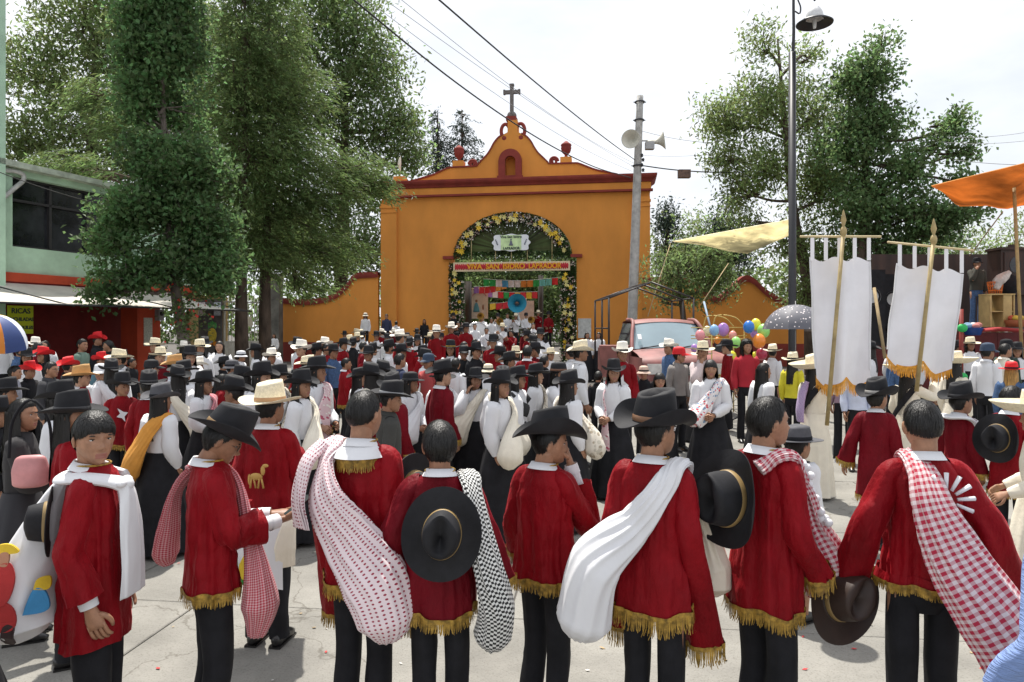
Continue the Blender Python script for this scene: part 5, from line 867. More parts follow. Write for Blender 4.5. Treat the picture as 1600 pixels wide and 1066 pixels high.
# ---------------------------------------------------------------- papel picado, saint banners, far pole
cols_ = [M('picado_'+n, c, .7, .05) for n, c in (('green', (.03, .45, .12)), ('white', (.75, .75, .78)), ('blue', (.08, .35, .65)), ('orange', (.75, .28, .05)), ('red', (.6, .03, .05)), ('violet', (.35, .18, .55)), ('yellow', (.75, .55, .05)), ('cyan', (.15, .6, .65)))]
for i, (a, b, lab, order) in enumerate((((755, 436, 36), (872, 434, 36), 'string of green, white and cyan paper flags under the arch', (0, 0, 1, 2, 1, 1, 3, 3, 0, 7, 7, 4)), ((740, 448, 37), (792, 440, 36.5), 'short string of red and orange paper flags at upper left', (5, 4, 4, 4, 3, 3)), ((735, 450, 38), (840, 456, 37), 'string of violet, green and yellow paper flags above the bell', (4, 7, 5, 5, 1, 4, 0, 4, 6, 4, 6, 4)), ((765, 474, 39), (815, 464, 38), 'lower string of red flags left of the blue bell', (6, 4, 4, 4, 3)))):
    A_, B_ = np.array(at(*a)), np.array(at(*b)); root = empty('paper_flag_string', tuple(A_), 0, lab, 'bunting', 'paper flag strings'); v = B_-A_; q = MB(); q.tube([(0, 0, 0), v/2-[0, 0, .12], v], [.008]*3, 4, 14); q.build('string', WIREG, root); n = len(order)
    for k in range(n):
        f = (k+.5)/n; p = v*f-np.array([0, 0, .12*4*f*(1-f)]); q = MB(); w_ = np.linalg.norm(v)/n*.46; u = np.linspace(-1, 1, 5)[None, :, None]; tt = np.linspace(0, 1, 4)[:, None, None]; q.grid(p+unit(v)*w_*u+np.array([0, -.12*random.random(), -.34])*tt+np.array([0, .04, 0])*np.sin(u*4+k)*tt); q.build('flag', cols_[order[k]], root)
bn = empty('saint_banner', tuple(at(749, 452, 37)), 0, 'cream processional banner with a painted saint left under the arch', 'banner'); q = MB(); u = np.linspace(-1, 1, 9)[None, :, None]; v = np.linspace(0, 1, 10)[:, None, None]; q.grid(np.array([.46, 0, 0])*u+np.array([0, 0, -1.55])*v+np.array([0, .04, 0])*np.sin(u*3)*v); q.build('cloth', M('banner_ivory', (.62, .52, .42), .8, .1, 4), bn)
q = MB(); q.bar((-.5, 0, .02), (.5, 0, .02), .02); q.bar((0, .05, .1), (0, .05, -2.6), .02); q.build('pole', M('gilt_pole', (.45, .32, .1), .5), bn)
q = MB(); q.tube([(-.15, -.06, -1.2), (-.15, -.07, -.95), (-.15, -.06, -.72)], [(.17, .01), (.13, .01), (.05, .01)], 10, 8, cap=True, ref=np.array([1., 0, 0])); q.build('painted_robe', M('paint_teal', (.10, .28, .33), .8), bn); q = MB(); q.ell((-.15, -.06, -.62), (.06, .01, .075), 10, 7); q.ell((.2, -.06, -.95), (.05, .01, .15), 8, 6); q.build('painted_face', M('paint_brown', (.28, .14, .08), .8), bn)
q = MB(); a = np.linspace(.15, math.pi-.15, 14); q.tube(np.stack([.36*np.cos(a), 0*a-.05, -.42+.26*np.sin(a)], 1), [.025]*14, 5, 20, ref=np.array([0, 1., 0])); q.build('painted_border', M('paint_rose', (.45, .18, .16), .8), bn)
q = MB(); u = np.linspace(-1, 1, 7)[None, :, None]; v = np.linspace(0, 1, 6)[:, None, None]; q.grid(np.array(at(822, 470, 37))[None, None]+np.array([.42, 0, 0])*u+np.array([0, 0, -1.2])*v+np.array([0, .03, 0])*np.sin(u*4)*v); q.bar(at(822, 466, 37.1), at(822, 560, 37.1), .02); q.build('plain_banner', M('banner_ivory2', (.60, .50, .44), .8, .1, 4), label='plain cream banner right of the blue sousaphone bell', cat='banner')
q = MB(); q.bar(at(845, 430, 38), at(845, 560, 38), .14); q.build('garden_post', M('dark_post', (.03, .025, .02), .8), label='dark upright post inside the gate on the right', cat='post')
q = MB(); q.bar(at(731, 440, 36.5), at(731, 560, 36.5), .2); q.build('garden_post', MATS['dark_post'], label='thick dark post inside the gate on the left', cat='post')
# ---------------------------------------------------------------- processional banners of white satin
SAT = M('white_satin', (.80, .79, .82), .38, .04, 3, sheen=.2); OFR = M('orange_fringe', (.72, .32, .03), .7, .2, 30)
def satin(label, P0, P1, xl, xr, ytop_l, ytop_r, ybot_l, ybot_r, d, d2, scal):
    a, b = np.array(at(*P0, d)), np.array(at(*P1, d2)); root = empty('white_banner', tuple(a), 0, label, 'banner', 'white satin banners'); q = MB(); q.tube([(0, 0, 0), b-a], [.022, .020], 10, 3, cap=True); v = unit(b-a); q.ell(b-a, (.035, .035, .06), 10, 8); q.lathe([(.03, 0), (.012, .06), (.03, .12), (.008, .22), (0, .24)], tuple(b-a), 10); q.build('pole', M('bamboo_pole', (.40, .30, .13), .55, .2, 8), root)
    tl, tr, bl, br = [np.array(at(x_, y_, d2))-a+[0, .09, 0] for x_, y_ in ((xl[0], ytop_l), (xr[0], ytop_r), (xl[1], ybot_l), (xr[1], ybot_r))]
    q = MB(); e = unit(tr-tl); q.bar(tl-e*.12+[0, .0, .22], tr+e*.12+[0, .0, .22], .013, n=8); q.build('crossbar', M('pale_wood', (.62, .50, .28), .6), root)
    m, n = 40, 44; u = np.linspace(0, 1, n)[None, :, None]; vv = np.linspace(0, 1, m)[:, None, None]; P = (tl*(1-u)+tr*u)*(1-vv)+(bl*(1-u)+br*u)*vv; cv = np.array([0, 1., 0]); 
    P = P+cv*(.06*np.sin(u*8+vv*1.2)*(.3+vv)+.018*np.sin(u*19+vv*4)*(.2+.5*vv)+.02*np.sin(vv*5+u*3)+.03*vn(np.concatenate([u*4+0*vv, vv*3+0*u, 0*u+0*vv], 2), 3)[..., None]); dip = .10*np.abs(np.sin(u*np.pi*scal))*vv**6; P[..., 2:3] -= dip-.0; P[..., 2:3] -= .05*np.sin(u*np.pi*2.5)**2*(1-vv)**5
    q = MB(); q.grid(P); q.build('cloth', SAT, root); 
    for k in (.02, .25, .48, .74, .98):
        p = tl*(1-k)+tr*k; q = MB(); q.box(p+[0, 0, .09], (.020, .004, .13)); q.build('tab', SAT, root, smooth=False)
    fringe(P[-1], .10, 'fringe', root, .012, .012, closed=False, mat=OFR, band=.03); [(lambda q: (q.tube([tuple(p) for p in P[::4, e_]], [.012]*len(P[::4, 0]), 5, 30), q.build('edging', WHITE, root)))(MB()) for e_ in (0, -1)]; return root
satin('left white satin banner on a bamboo pole with orange scalloped fringe', (1292, 665), (1318, 362), (1273, 1283), (1366, 1368), 400, 400, 592, 594, 7.6, 7.6, 2)
satin('right white satin banner tilted on its pole with orange fringe', (1432, 612), (1459, 375), (1411, 1395), (1513, 1497), 410, 420, 558, 577, 7.7, 7.7, 2)
# ---------------------------------------------------------------- front row of dancers in red velvet
BK = ('cowboy', FELT, M('hat_cord', (.22, .13, .05), .5)); KW = dict(group='dancers in red velvet jackets, front row')
GING = pattern('red_gingham', 'gingham', (.72, .62, .62), (.42, .02, .05), 36); DOTS = pattern('pink_dots', 'dots', (.76, .64, .66), (.30, .03, .06), 60); BWCH = pattern('black_white_check', 'check', (.70, .70, .68), (.02, .02, .02), 44); REDCH = pattern('fine_red_gingham', 'gingham', (.66, .40, .42), (.40, .01, .03), 90)
FLOR = pattern('cream_floral', 'floral', (.70, .64, .54), (.36, .30, .22), 22, (.50, .46, .38)); FLOR2 = pattern('pink_floral', 'floral', (.78, .74, .74), (.60, .10, .12), 30, (.20, .30, .45)); PINKF = pattern('pink_shawl', 'floral', (.72, .52, .54), (.45, .08, .14), 34, (.8, .75, .7))
n1 = person('boy with bowl cut looking back, white cloth knotted at his neck', 148, 645, 2.95, 78, look=52, nod=2, hair='bowl', arms=('down', 'down'), skin=0, hem=.70, fr=0, hs=1.0, velvet=VELVET, sleeve=.82, **KW)
p_, w_, t_ = [(.05, .13, 1.39), (.055, .15, 1.34), (.055, .165, 1.22), (.05, .175, 1.05), (.055, .175, .90)], [.035, .05, .075, .09, .095], [.03, .028, .022, .022, .012]
sling('white cloth knotted under the chin hanging down the boy\'s chest', n1, p_, w_, t_, WHITE, 'cloth', 'neck_cloth', k=7, pl=.16)
sling('folded white cloth wrapped over the bowl-cut boy\'s shoulders', n1, [(-.10, .10, 1.39), (-.125, .0, 1.425), (-.06, -.095, 1.425), (.07, -.095, 1.425), (.115, .0, 1.43), (.09, .09, 1.41), (.05, .14, 1.38)], [.05, .05, .045, .045, .045, .04, .04], [.022]*7, WHITE, 'cloth', 'neck_cloth', k=6, pl=.2)
kn = MB(); [kn.ell(c, r_, 14, 10) for c, r_ in (((.05, .145, 1.385), (.035, .032, .032)), ((.015, .135, 1.395), (.04, .025, .022)), ((.085, .135, 1.395), (.035, .024, .02)))]; o = kn.build('cloth_knot', WHITE, label='tied knot of the white neck cloth', cat='knot'); o.location = n1.location; o.rotation_euler = n1.rotation_euler; o.scale = n1.scale
bgm = sling('big white sack with stitched dancing figures on the boy\'s back', n1, [(-.02, -.11, 1.42), (-.03, -.17, 1.30), (-.02, -.24, 1.10), (0, -.28, .92), (0, -.28, .80), (0, -.26, .73)], [.04, .08, .15, .20, .20, .09], [.03, .06, .11, .15, .16, .07], WHITE, k=5, pl=.05)
APR = CL('applique_red', (.42, .03, .03)); APB = CL('applique_blue', (.05, .25, .5)); APY = CL('applique_yellow', (.65, .45, .03)); APK = CL('applique_dark', (.05, .03, .03)); APS = CL('applique_skin', (.4, .2, .12))
# figures lie on the camera side of the sack (wearer's right, +x)
for dy, dz_, s in ((-.29, .84, .95),):
    for pts, m in (([(-.03, .10), (.03, .11), (.05, .20), (.02, .27), (-.04, .24)], APR), ([(-.09, .0), (.05, -.01), (.06, .08), (.0, .12), (-.06, .10)], APR), ([(-.02, .26), (.015, .26), (.015, .31), (-.02, .31)], APS), ([(-.055, .31), (.05, .31), (.02, .345), (-.03, .345)], APY), ([(-.12, -.02), (-.08, -.03), (-.07, .05), (-.11, .07)], APK), ([(.0, -.09), (.03, -.10), (.06, .0), (.02, .01)], APK), ([(.09, .05), (.17, .05), (.16, .13), (.12, .15)], APB), ([(.12, .15), (.17, .14), (.17, .19), (.13, .19)], APY)):
        q = MB(); P = np.array(pts)*s; P = cr(np.vstack([P, P[:1]])[:, [0, 1]], 25)[:-1]; c_ = P.mean(0); yy = dy+P[:, 0]; zz_ = dz_+P[:, 1]; e = np.clip(((yy+.28)/.21)**2, 0, .95); f_ = np.interp(zz_, [.73, .80, .92, 1.10, 1.3], [.10, .195, .20, .15, .09]); xx = f_*np.sqrt(1-e)*1.05+.008
        n_ = len(P); V_ = [(x_, y_, z_) for x_, y_, z_ in zip(xx, yy, zz_)]; q.poly.append((V_, [(x_-.012, y_, z_) for x_, y_, z_ in V_], 0)); q.build('applique', m, bgm)
hat_on_back(n1, 'black hat hanging behind the bowl-cut boy\'s shoulder', (.07, -.15, 1.24), (88, 10, 15), 'flat', sc_=.85)
n2 = person('man in black hat and glasses bent over his phone', 330, 676, 3.2, 58, look=14, nod=30, hair='short', hat=BK, arms=('phone', 'phone'), skin=1, glasses=True, hem=.84, sleeve=.62, fr=.05, h=1.555, hat_tilt=(0, 0), **KW)
q = MB(); q.box((0, 0, 0), (.036, .075, .004)); ph = q.build('phone', M('phone_black', (.02, .02, .025), .2), smooth=False, label='dark phone held in both hands by the man in black hat', cat='phone'); ph.matrix_basis = Matrix.Translation(n2.location) @ Euler(n2.rotation_euler).to_matrix().to_4x4() @ Matrix.Scale(n2.scale[0], 4) @ Matrix.Translation((.02, .42, 1.19)) @ Euler((R(35), 0, 0)).to_matrix().to_4x4()
sling('fine red gingham sack slung in front of the phone user', n2, [(-.09, -.1, 1.42), (-.11, .03, 1.45), (-.05, .13, 1.33), (.03, .17, 1.12), (.09, .20, .92), (.12, .21, .75), (.12, .19, .60)], [.03, .035, .035, .04, .085, .12, .05], [.015, .02, .02, .03, .06, .09, .04], REDCH, seed=3)
sling('fine red gingham cloth end behind the phone user\'s back', n2, [(-.1, -.05, 1.44), (-.15, -.14, 1.3), (-.20, -.17, 1.1), (-.22, -.18, .98), (-.22, -.17, .92)], [.05, .05, .07, .08, .03], [.02, .02, .05, .06, .03], REDCH, 'cloth', seed=4)
n3 = person('man in cream hat and embroidered red jacket seen from behind', 420, 612, 4.35, 8, look=25, hair='short', hat=('wide', STRAW, M('tan_band', (.35, .2, .1), .6)), arms=('phone', 'down'), skin=1, hem=.86, sleeve=1.02, group=KW['group'])
q = MB(); [q.ell(c_, r_, 10, 7) for c_, r_ in (((0, -.172, 1.16), (.045, .012, .024)), ((.045, -.170, 1.20), (.016, .01, .032)), ((.062, -.168, 1.232), (.022, .01, .012)), ((-.05, -.168, 1.14), (.010, .008, .035)))]; [q.bar((x_, -.175, 1.15), (x_+.012*s_, -.170, 1.085), .007) for x_, s_ in ((-.03, -1), (-.015, 1), (.025, -1), (.038, 1))]; q.build('horse_embroidery', M('embroidery_gold', (.5, .3, .08), .7), n3)
ap = MB(); P = cr([(-.19, -.19, .84), (-.0, -.23, .84), (.19, -.19, .84)], 14); vv = np.linspace(0, 1, 10)[:, None, None]; Pa = P[None]*[1, 1, 1]+np.array([0, -.03, -.40])*vv; Pa[..., 0] *= (1+.06*vv[..., 0]); Pa[..., 1] += .015*np.sin(P[None, :, 0]*40)*vv[..., 0]; Pa[..., 2] += .05*np.cos(P[None, :, 0]*8)*vv[..., 0]; ap.grid(Pa); apo = ap.build('apron', WHITE, n3)
q = MB(); q.tube([(-.03, -.262, .52), (-.02, -.266, .60), (0, -.262, .70)], [(.03, .012), (.05, .014), (.02, .01)], 12, 12, cap=True, ref=np.array([1., 0, 0])); q.build('corn_cob', APY, apo); q = MB(); [q.tube([(-.03, -.266, .49), (-.03+s*.055, -.270, .56), (-.02+s*.06, -.264, .64)], [(.012, .006), (.022, .008), (.004, .004)], 8, 8, cap=True, ref=np.array([1., 0, 0])) for s in (-1, 1)]; q.build('corn_leaves', CL('corn_green', (.03, .25, .05)), apo)
sling('cream cloth bag with string at the cream-hat man\'s side', n3, [(.20, -.12, .92), (.21, -.15, .84), (.20, -.17, .70), (.20, -.17, .58)], [.03, .05, .07, .06], [.02, .03, .03, .015], CREAM, 'bag', 'cloth_bag')
n4 = person('bare-headed man with dotted sack across his back', 566, 613, 3.25, 14, look=14, hair='fade', arms=('down', 'down'), skin=0, hem=.82, sleeve=1.10, **KW)
fringe(np.array([(.115*math.sin(a), -.120*math.cos(a)-.012, 1.405-.02*math.cos(a)) for a in np.linspace(-1.3, 1.3, 16)]), .045, 'shoulder_fringe', n4, .005, .005, closed=False)
q = MB(); th = np.linspace(-1.5, 1.5, 20); q.grid(np.stack([np.stack([r_*np.sin(th), -r_*1.06*np.cos(th)-.012, z_+0*th], -1) for r_, z_ in ((.066, 1.475), (.09, 1.45), (.12, 1.428), (.135, 1.405))])); q.build('shirt_yoke', WHITE, n4)
sling('pale pink dotted cloth sack slung over the bare-headed man\'s back', n4, [(-.10, .10, 1.38), (-.13, .0, 1.46), (-.14, -.10, 1.36), (-.10, -.17, 1.22), (.02, -.18, 1.05), (.16, -.20, .88), (.21, -.20, .72), (.21, -.19, .63)], [.05, .06, .075, .11, .13, .15, .13, .05], [.025, .03, .03, .04, .05, .09, .11, .05], DOTS, seed=5)
sling('loose dotted cloth ends tied at the man\'s left shoulder', n4, [(-.17, -.05, 1.46), (-.22, -.12, 1.38), (-.25, -.15, 1.22), (-.23, -.16, 1.08)], [.03, .06, .10, .12], [.03, .03, .02, .01], DOTS, 'cloth', seed=6, pl=.25)
hat_on_back(n4, 'black hat tucked against the right arm of the dotted-sack man', (.20, .13, 1.20), (92, 0, 70), 'flat')
n5 = person('boy with a black hat hung on his back', 688, 662, 3.1, 0, look=-14, hair='short', arms=('wide', 'wide'), skin=1, hem=.80, sleeve=1.0, hs=1.02, velvet=VELVET_D, **KW)
hat_on_back(n5, 'large black hat hanging on the boy\'s back by its cord', (.03, -.215, 1.22), (80, 4, 0), 'wide', sc_=1.08)
sling('black and white checked sack on the right side of the boy', n5, [(.05, .12, 1.34), (.12, .04, 1.45), (.16, -.08, 1.41), (.20, -.15, 1.22), (.25, -.16, 1.02), (.28, -.12, .84), (.26, -.08, .70), (.24, -.05, .63)], [.04, .05, .05, .07, .08, .10, .10, .04], [.02, .02, .02, .03, .04, .08, .09, .04], BWCH, seed=7)
n6 = person('man in tilted black hat resting his hand on his cheek', 852, 664, 3.35, 38, look=48, nod=6, hair='short', hat=('curl', FELT, M('studded_band', (.30, .20, .08), .4)), arms=('cheek', 'down'), skin=0, hem=.86, sleeve=.70, hat_tilt=(4, -10), h=1.50, **KW)
sling('white cloth trailing from the shoulder of the cheek-resting man', n6, [(.10, .14, 1.30), (.16, .18, 1.22), (.22, .2, 1.10), (.24, .2, 1.0)], [.05, .06, .06, .04], [.03, .03, .03, .02], WHITE, 'cloth', seed=8)
n7 = person('man in black hat with a white sack across his back', 1020, 640, 3.05, 32, look=32, hair='short', hat=('curl', FELT, M('tan_cord', (.2, .1, .05), .5)), arms=('down', 'down'), skin=0, hem=.80, sleeve=1.08, fr=.075, h=1.60, hat_tilt=(-2, 4), **KW)
sling('white cloth sack slung diagonally over the black-hat man\'s back', n7, *sack_back(1, -.06, .70, -.23, 1.0), WHITE, seed=9, pl=.13)
sling('second white sack showing in front of the black-hat man', n7, [(.12, .12, 1.3), (.16, .2, 1.1), (.17, .26, .95), (.17, .26, .84), (.17, .25, .79)], [.04, .08, .12, .12, .05], [.03, .06, .1, .1, .05], CREAM, seed=10)
n8 = person('bare-headed young man in profile holding a gingham sack', 1196, 622, 3.1, 62, look=18, hair='short', arms=(((.235, .0, 1.12), (.2, .16, .90)), ((.22, .1, 1.12), (.08, .26, .95))), skin=0, hem=.76, sleeve=.86, **KW)
sling('red gingham sack held before the profile young man', n8, [(.06, -.11, 1.40), (.115, .0, 1.455), (.10, .12, 1.33), (.06, .21, 1.14), (.05, .30, .98), (.05, .33, .86), (.05, .30, .74)], [.04, .05, .06, .09, .14, .15, .06], [.02, .03, .03, .06, .10, .12, .05], GING, seed=11)
q = MB(); r = np.random.default_rng(2); [q.ell(np.array(p)+r.normal(size=3)*.012, (.022, .02, .02), 8, 6) for p in np.repeat(cr([(.15, .0, 1.37), (.14, .05, 1.40), (.12, .12, 1.37), (.13, .16, 1.24), (.15, .22, 1.14)], 16), 2, 0)]; o = q.build('lace_trim', WHITE, n8)
hat_on_back(n8, 'black hat hanging down the back of the profile young man', (-.02, -.21, 1.26), (82, 0, 8), 'cowboy', sc_=1.2)
n9 = person('broad-backed man with sunburst stitching and gingham sack', 1442, 628, 3.0, 8, look=4, hair='fade', arms=(((.34, -.04, 1.14), (.46, .0, .92)), ((.32, -.02, 1.14), (.38, .05, .92))), skin=0, hem=.90, sleeve=1.05, fr=.03, **KW)
q = MB(); [q.bar((.03+.045*math.cos(a), -.150, 1.30+.045*math.sin(a)), (.03+.115*math.cos(a), -.148, 1.30+.115*math.sin(a)), .007, r2=.010) for a in np.linspace(-.4, 3.5, 9)]; q.build('sunburst_embroidery', WHITE, n9)
sling('large red gingham sack hanging diagonally down the broad back', n9, [(-.06, .11, 1.38), (-.05, .02, 1.465), (-.045, -.11, 1.40), (-.03, -.185, 1.26), (.05, -.215, 1.06), (.16, -.25, .86), (.25, -.26, .68), (.29, -.25, .57)], [.04, .05, .055, .08, .12, .15, .15, .06], [.02, .025, .03, .035, .06, .09, .11, .05], GING, seed=12)
hat_on_back(n9, 'dark brown hat held low at the gingham-sack man\'s side', (-.33, .06, .80), (75, 30, 20), 'wide', BROWNF)
n10 = person('person in pale blue ribbed sweater at the lower right corner', 1668, 700, 2.35, 340, hair='short', wear='jacket', colors=dict(top=M('blue_knit', (.22, .32, .60), .95, .1, 30, bump=.8, bs=40, stretch=(.3, .3, 3)), bottom=DENIM), arms=('wide', (( -.0+.33, -.05, 1.1), (.40, .08, .88))), h=1.45)
n11 = person('person in white blouse cut off at the lower left edge', -62, 760, 2.5, 40, hair='long', wear='blouse', skirt=True, h=1.30, fem=True)
sling('white pleated bundle at the lower left corner', n11, *sack_back(-1, .06, .74, -.18, 1.15), WHITE, seed=13, pl=.2)
# ---------------------------------------------------------------- second rank
BLK_ = ('cowboy', FELT); D = 'dancers in red velvet jackets'; WG = 'women in white blouses and black skirts'
W2 = dict(wear='blouse', skirt=True, hair='long', fem=True, group=WG); C2 = dict(group=D)
def charra(lab, px, top, d, yaw, **k): return person(lab, px, top, d, yaw, wear='charra', skirt=True, hair='long', fem=True, hat=('sombrero', STRAW, M('yellow_band', (.6, .45, .12), .6)), colors=dict(top=CREAM, bottom=CREAM, shoe=M('white_boot', (.6, .58, .52), .5)), group='women in cream suits carrying banners', **k)
c1 = charra('woman in cream suit and sombrero gripping the left banner pole', 1272, 566, 8.1, 62, look=20, arms=(((.26, .22, 1.36), (.19, .36, 1.56)), 'carry'), legs=.10, hat_tilt=(8, 0))
c2 = charra('woman in cream suit half hidden below the right banner', 1418, 572, 8.2, 62, look=20, arms=(((.26, .22, 1.30), (.19, .36, 1.48)), 'carry'))
c3 = charra('cream-suited woman behind the right banner, yellow brim showing', 1492, 560, 9.2, 70)
c4 = charra('cream-sleeved person with yellow sombrero cut by the right edge', 1622, 690, 4.6, 300, arms=('carry', 'carry'), h=1.45)
for w_, lab in ((c1, 'dark sash slung over the left banner bearer'), (c2, 'dark sash slung over the right banner bearer')):
    sling(lab, w_, [(.10, .10, 1.36), (.13, .0, 1.45), (.07, -.12, 1.30), (-.06, -.15, 1.1), (-.16, -.10, .95)], [.035]*5, [.012]*5, BLACKC, 'sash', 'sash', 1, k=3)
sling('purple and white knitted scarf on the left banner bearer\'s back', c1, [(-.02, -.10, 1.46), (-.06, -.14, 1.30), (-.08, -.16, 1.1), (-.08, -.15, .95)], [.05, .07, .08, .07], [.03, .03, .03, .02], pattern('purple_knit', 'check', (.62, .55, .68), (.20, .06, .30), 60), 'scarf', 'scarf', 1)
k1 = person('child in black hat and long red jacket walking behind the broad man', 1368, 606, 6.1, 20, look=45, hat=('curl', FELT, M('grey_cord', (.4, .38, .35), .5)), arms=('down', 'wide'), hem=.58, legs=.16, velvet=VELVET_D, hs=1.1, **C2)
k2 = person('child in black hat and white cape collar facing right', 1500, 612, 6.0, 70, look=15, hat=BLK_, hem=.72, velvet=VELVET_D, hs=1.1, **C2); sling('white cloth over the shoulders of the child facing right', k2, [(-.18, .05, 1.32), (-.16, -.06, 1.44), (0, -.13, 1.44), (.15, -.06, 1.44), (.16, .08, 1.30), (.14, .16, 1.05)], [.06, .06, .07, .06, .06, .05], [.02]*6, WHITE, 'cloth', 'neck_cloth', 1)
k3 = person('bare-headed boy at right with a black hat on his back', 1578, 606, 5.7, 55, look=30, hair='fade', hem=.72, hs=1.08, arms=('carry', 'carry'), **C2); hat_on_back(k3, 'black hat hanging on the back of the boy at the right edge', (-.03, -.20, 1.24), (84, 0, 5), 'cowboy', sc_=1.25)
k4 = person('child in grey hat and white blouse beside the profile young man', 1246, 652, 4.7, 60, hat=('flat', GREYF), wear='blouse', hair='short', skirt=.5, colors=dict(bottom=WHITE), h=1.24, hs=1.15, look=10)
k5 = person('adult in wide black leather hat and red jacket behind the bowl-cut boy', 112, 626, 4.1, 60, look=30, hat=('wide', FELT), hair='long', arms=('front', 'front'), **C2)
person('woman in black hat and white blouse left of the leather hat', 94, 608, 5.2, 70, look=15, hat=BLK_, **W2)
kl = person('dark-haired woman in black top with a pink handbag at left', 34, 624, 4.4, 65, look=20, hair='long', wear='shirt', skirt=.55, colors=dict(top=CL('charcoal', (.03, .028, .03)), bottom=pattern('tartan', 'check', (.03, .03, .035), (.12, .12, .13), 12)), arms=('phone', 'phone'), fem=True)
hb_ = empty('handbag', tuple(at(48, 735, 4.2)), R(20), 'pink leather handbag hanging at the black-top woman\'s side', 'bag'); q = MB(); q.tube([(0, 0, -.10), (0, 0, -.08), (0, 0, 0), (0, 0, .07), (0, 0, .09)], [(.06, .03), (.095, .05), (.10, .05), (.08, .03), (.05, .012)], 20, 20, cap=True); q.build('body', M('pink_leather', (.62, .27, .27), .5), hb_); q = MB(); q.tube([(-.11, 0, .08), (-.09, 0, .30), (.0, 0, .42), (.09, 0, .30), (.11, 0, .08)], [.009]*5, 6, 24); q.build('strap', BLACKC, hb_)
w1 = person('woman seen from behind with an orange sack over white blouse', 250, 610, 6.1, 20, look=20, hat=('cowboy', GREYF), arms=('down', 'carry'), **W2); sling('long orange cloth sack on the back of the white-bloused woman', w1, [(.06, .11, 1.36), (.10, .0, 1.45), (.04, -.13, 1.34), (-.06, -.17, 1.18), (-.14, -.20, 1.0), (-.20, -.2, .86), (-.22, -.18, .76)], [.05, .06, .07, .10, .13, .13, .06], [.02, .025, .03, .04, .08, .10, .05], CL('orange_sack', (.68, .30, .05)), lod=1, seed=14)
b1 = person('boy in black hat with white dove stitched on his red jacket', 190, 592, 7.6, 150, look=-30, hat=BLK_, arms=('down', 'down'), hem=.84, hs=1.05, **C2); q = MB(); q.prism([(-.02, 1.28), (.05, 1.33), (.02, 1.26), (.06, 1.22), (.0, 1.2), (-.04, 1.15), (-.03, 1.22), (-.07, 1.27)], .150, .156); q.build('dove_patch', WHITE, b1)
w2 = person('woman in black hat with a pink shawl over white blouse, left', 318, 588, 7.4, 95, look=-5, hat=BLK_, arms=('front', 'front'), **W2); sling('red and white shawl draped over the blouse left of centre', w2, [(-.12, -.08, 1.40), (-.12, .02, 1.455), (-.06, .12, 1.36), (.03, .15, 1.22), (.1, .15, 1.08)], [.06, .07, .08, .09, .07], [.02]*5, pattern('red_shawl', 'gingham', (.66, .40, .42), (.5, .05, .08), 50), 'shawl', 'shawl', 1)
w3 = person('long-haired woman in black hat with a flowered pink shawl', 494, 566, 7.3, 115, look=-20, hat=('wide', FELT), arms=('carry', 'front'), **W2); sling('flowered pink shawl hanging from the long-haired woman\'s shoulder', w3, [(-.08, -.1, 1.40), (-.10, .02, 1.455), (-.03, .13, 1.34), (.06, .16, 1.15), (.14, .18, .98), (.20, .18, .84)], [.05, .06, .07, .09, .11, .11], [.02, .02, .02, .025, .025, .012], PINKF, 'shawl', 'shawl', 1)
m5 = person('man in black hat standing just beyond the bare-headed man', 607, 605, 5.6, 70, look=15, hat=('wide', FELT, M('silver_band', (.3, .3, .3), .4)), wear='jacket', colors=dict(top=CL('olive_grey', (.05, .05, .045))), nod=8, group='bystanders')
def wsack(lab, lab2, px, top, d, yaw, m, seed, look=0, hat=('wide', FELT), arms=('front', 'front'), big=1.0, dx=.06, z=.82, sx=-1, **k):
    kk = dict(W2); kk.update(k); p = person(lab, px, top, d, yaw, look=look, hat=hat, arms=arms, **kk); sling(lab2, p, *sack_front(sx, dx, z, .21, big), m, lod=1, seed=seed); return p
wsack('woman in flat black hat half hidden by the bare-headed man', 'white sack on the woman in flat black hat', 640, 587, 7.8, 130, WHITE, 21, look=-30, hat=('flat', FELT), z=.84)
wsack('smiling woman in black hat turned left with white sash sack', 'white sash sack across the smiling woman', 690, 582, 8.2, 190, WHITE, 22, look=-45, z=.95, big=.9)
wsack('woman touching her hair under a wide black hat', 'plain white sack hanging before the hair-touching woman', 742, 582, 8.0, 195, CREAM, 23, look=-35, arms=('face', 'down'), z=.76, big=1.05, dx=.0)
ws_ = person('woman with glasses and dark shawl over white sleeves', 808, 580, 7.8, 110, look=-10, hat=('wide', FELT), arms=('down', 'down'), glasses=True, **W2); sling('dark woven shawl round the glasses woman\'s shoulders', ws_, [(-.20, .08, 1.28), (-.18, -.06, 1.40), (0, -.14, 1.40), (.18, -.06, 1.40), (.2, .08, 1.28), (.05, .16, 1.2)], [.08]*6, [.03]*6, CL('black_shawl', (.03, .03, .032)), 'shawl', 'shawl', 1)
bgb = MB(); bgb.tube([(0, 0, -.14), (0, 0, 0), (0, 0, .12)], [(.13, .08), (.14, .08), (.07, .03)], 14, 8, cap=True, fold=.15); bgb.tube([(-.06, 0, .1), (-.03, 0, .28), (.03, 0, .28), (.06, 0, .1)], [.008]*4, 5, 16); o = bgb.build('leather_bag', LEATH, label='brown leather bag hanging from the dark-shawl woman\'s hand', cat='bag'); o.location = at(784, 712, 7.6)
wsack('woman in black hat with hand at her mouth and embroidered bundle', 'cream embroidered bundle on the hand-at-mouth woman', 872, 572, 7.9, 120, FLOR, 24, look=0, hat=('flat', FELT, LEATH), arms=('face', 'carry'), z=.86, big=1.0)
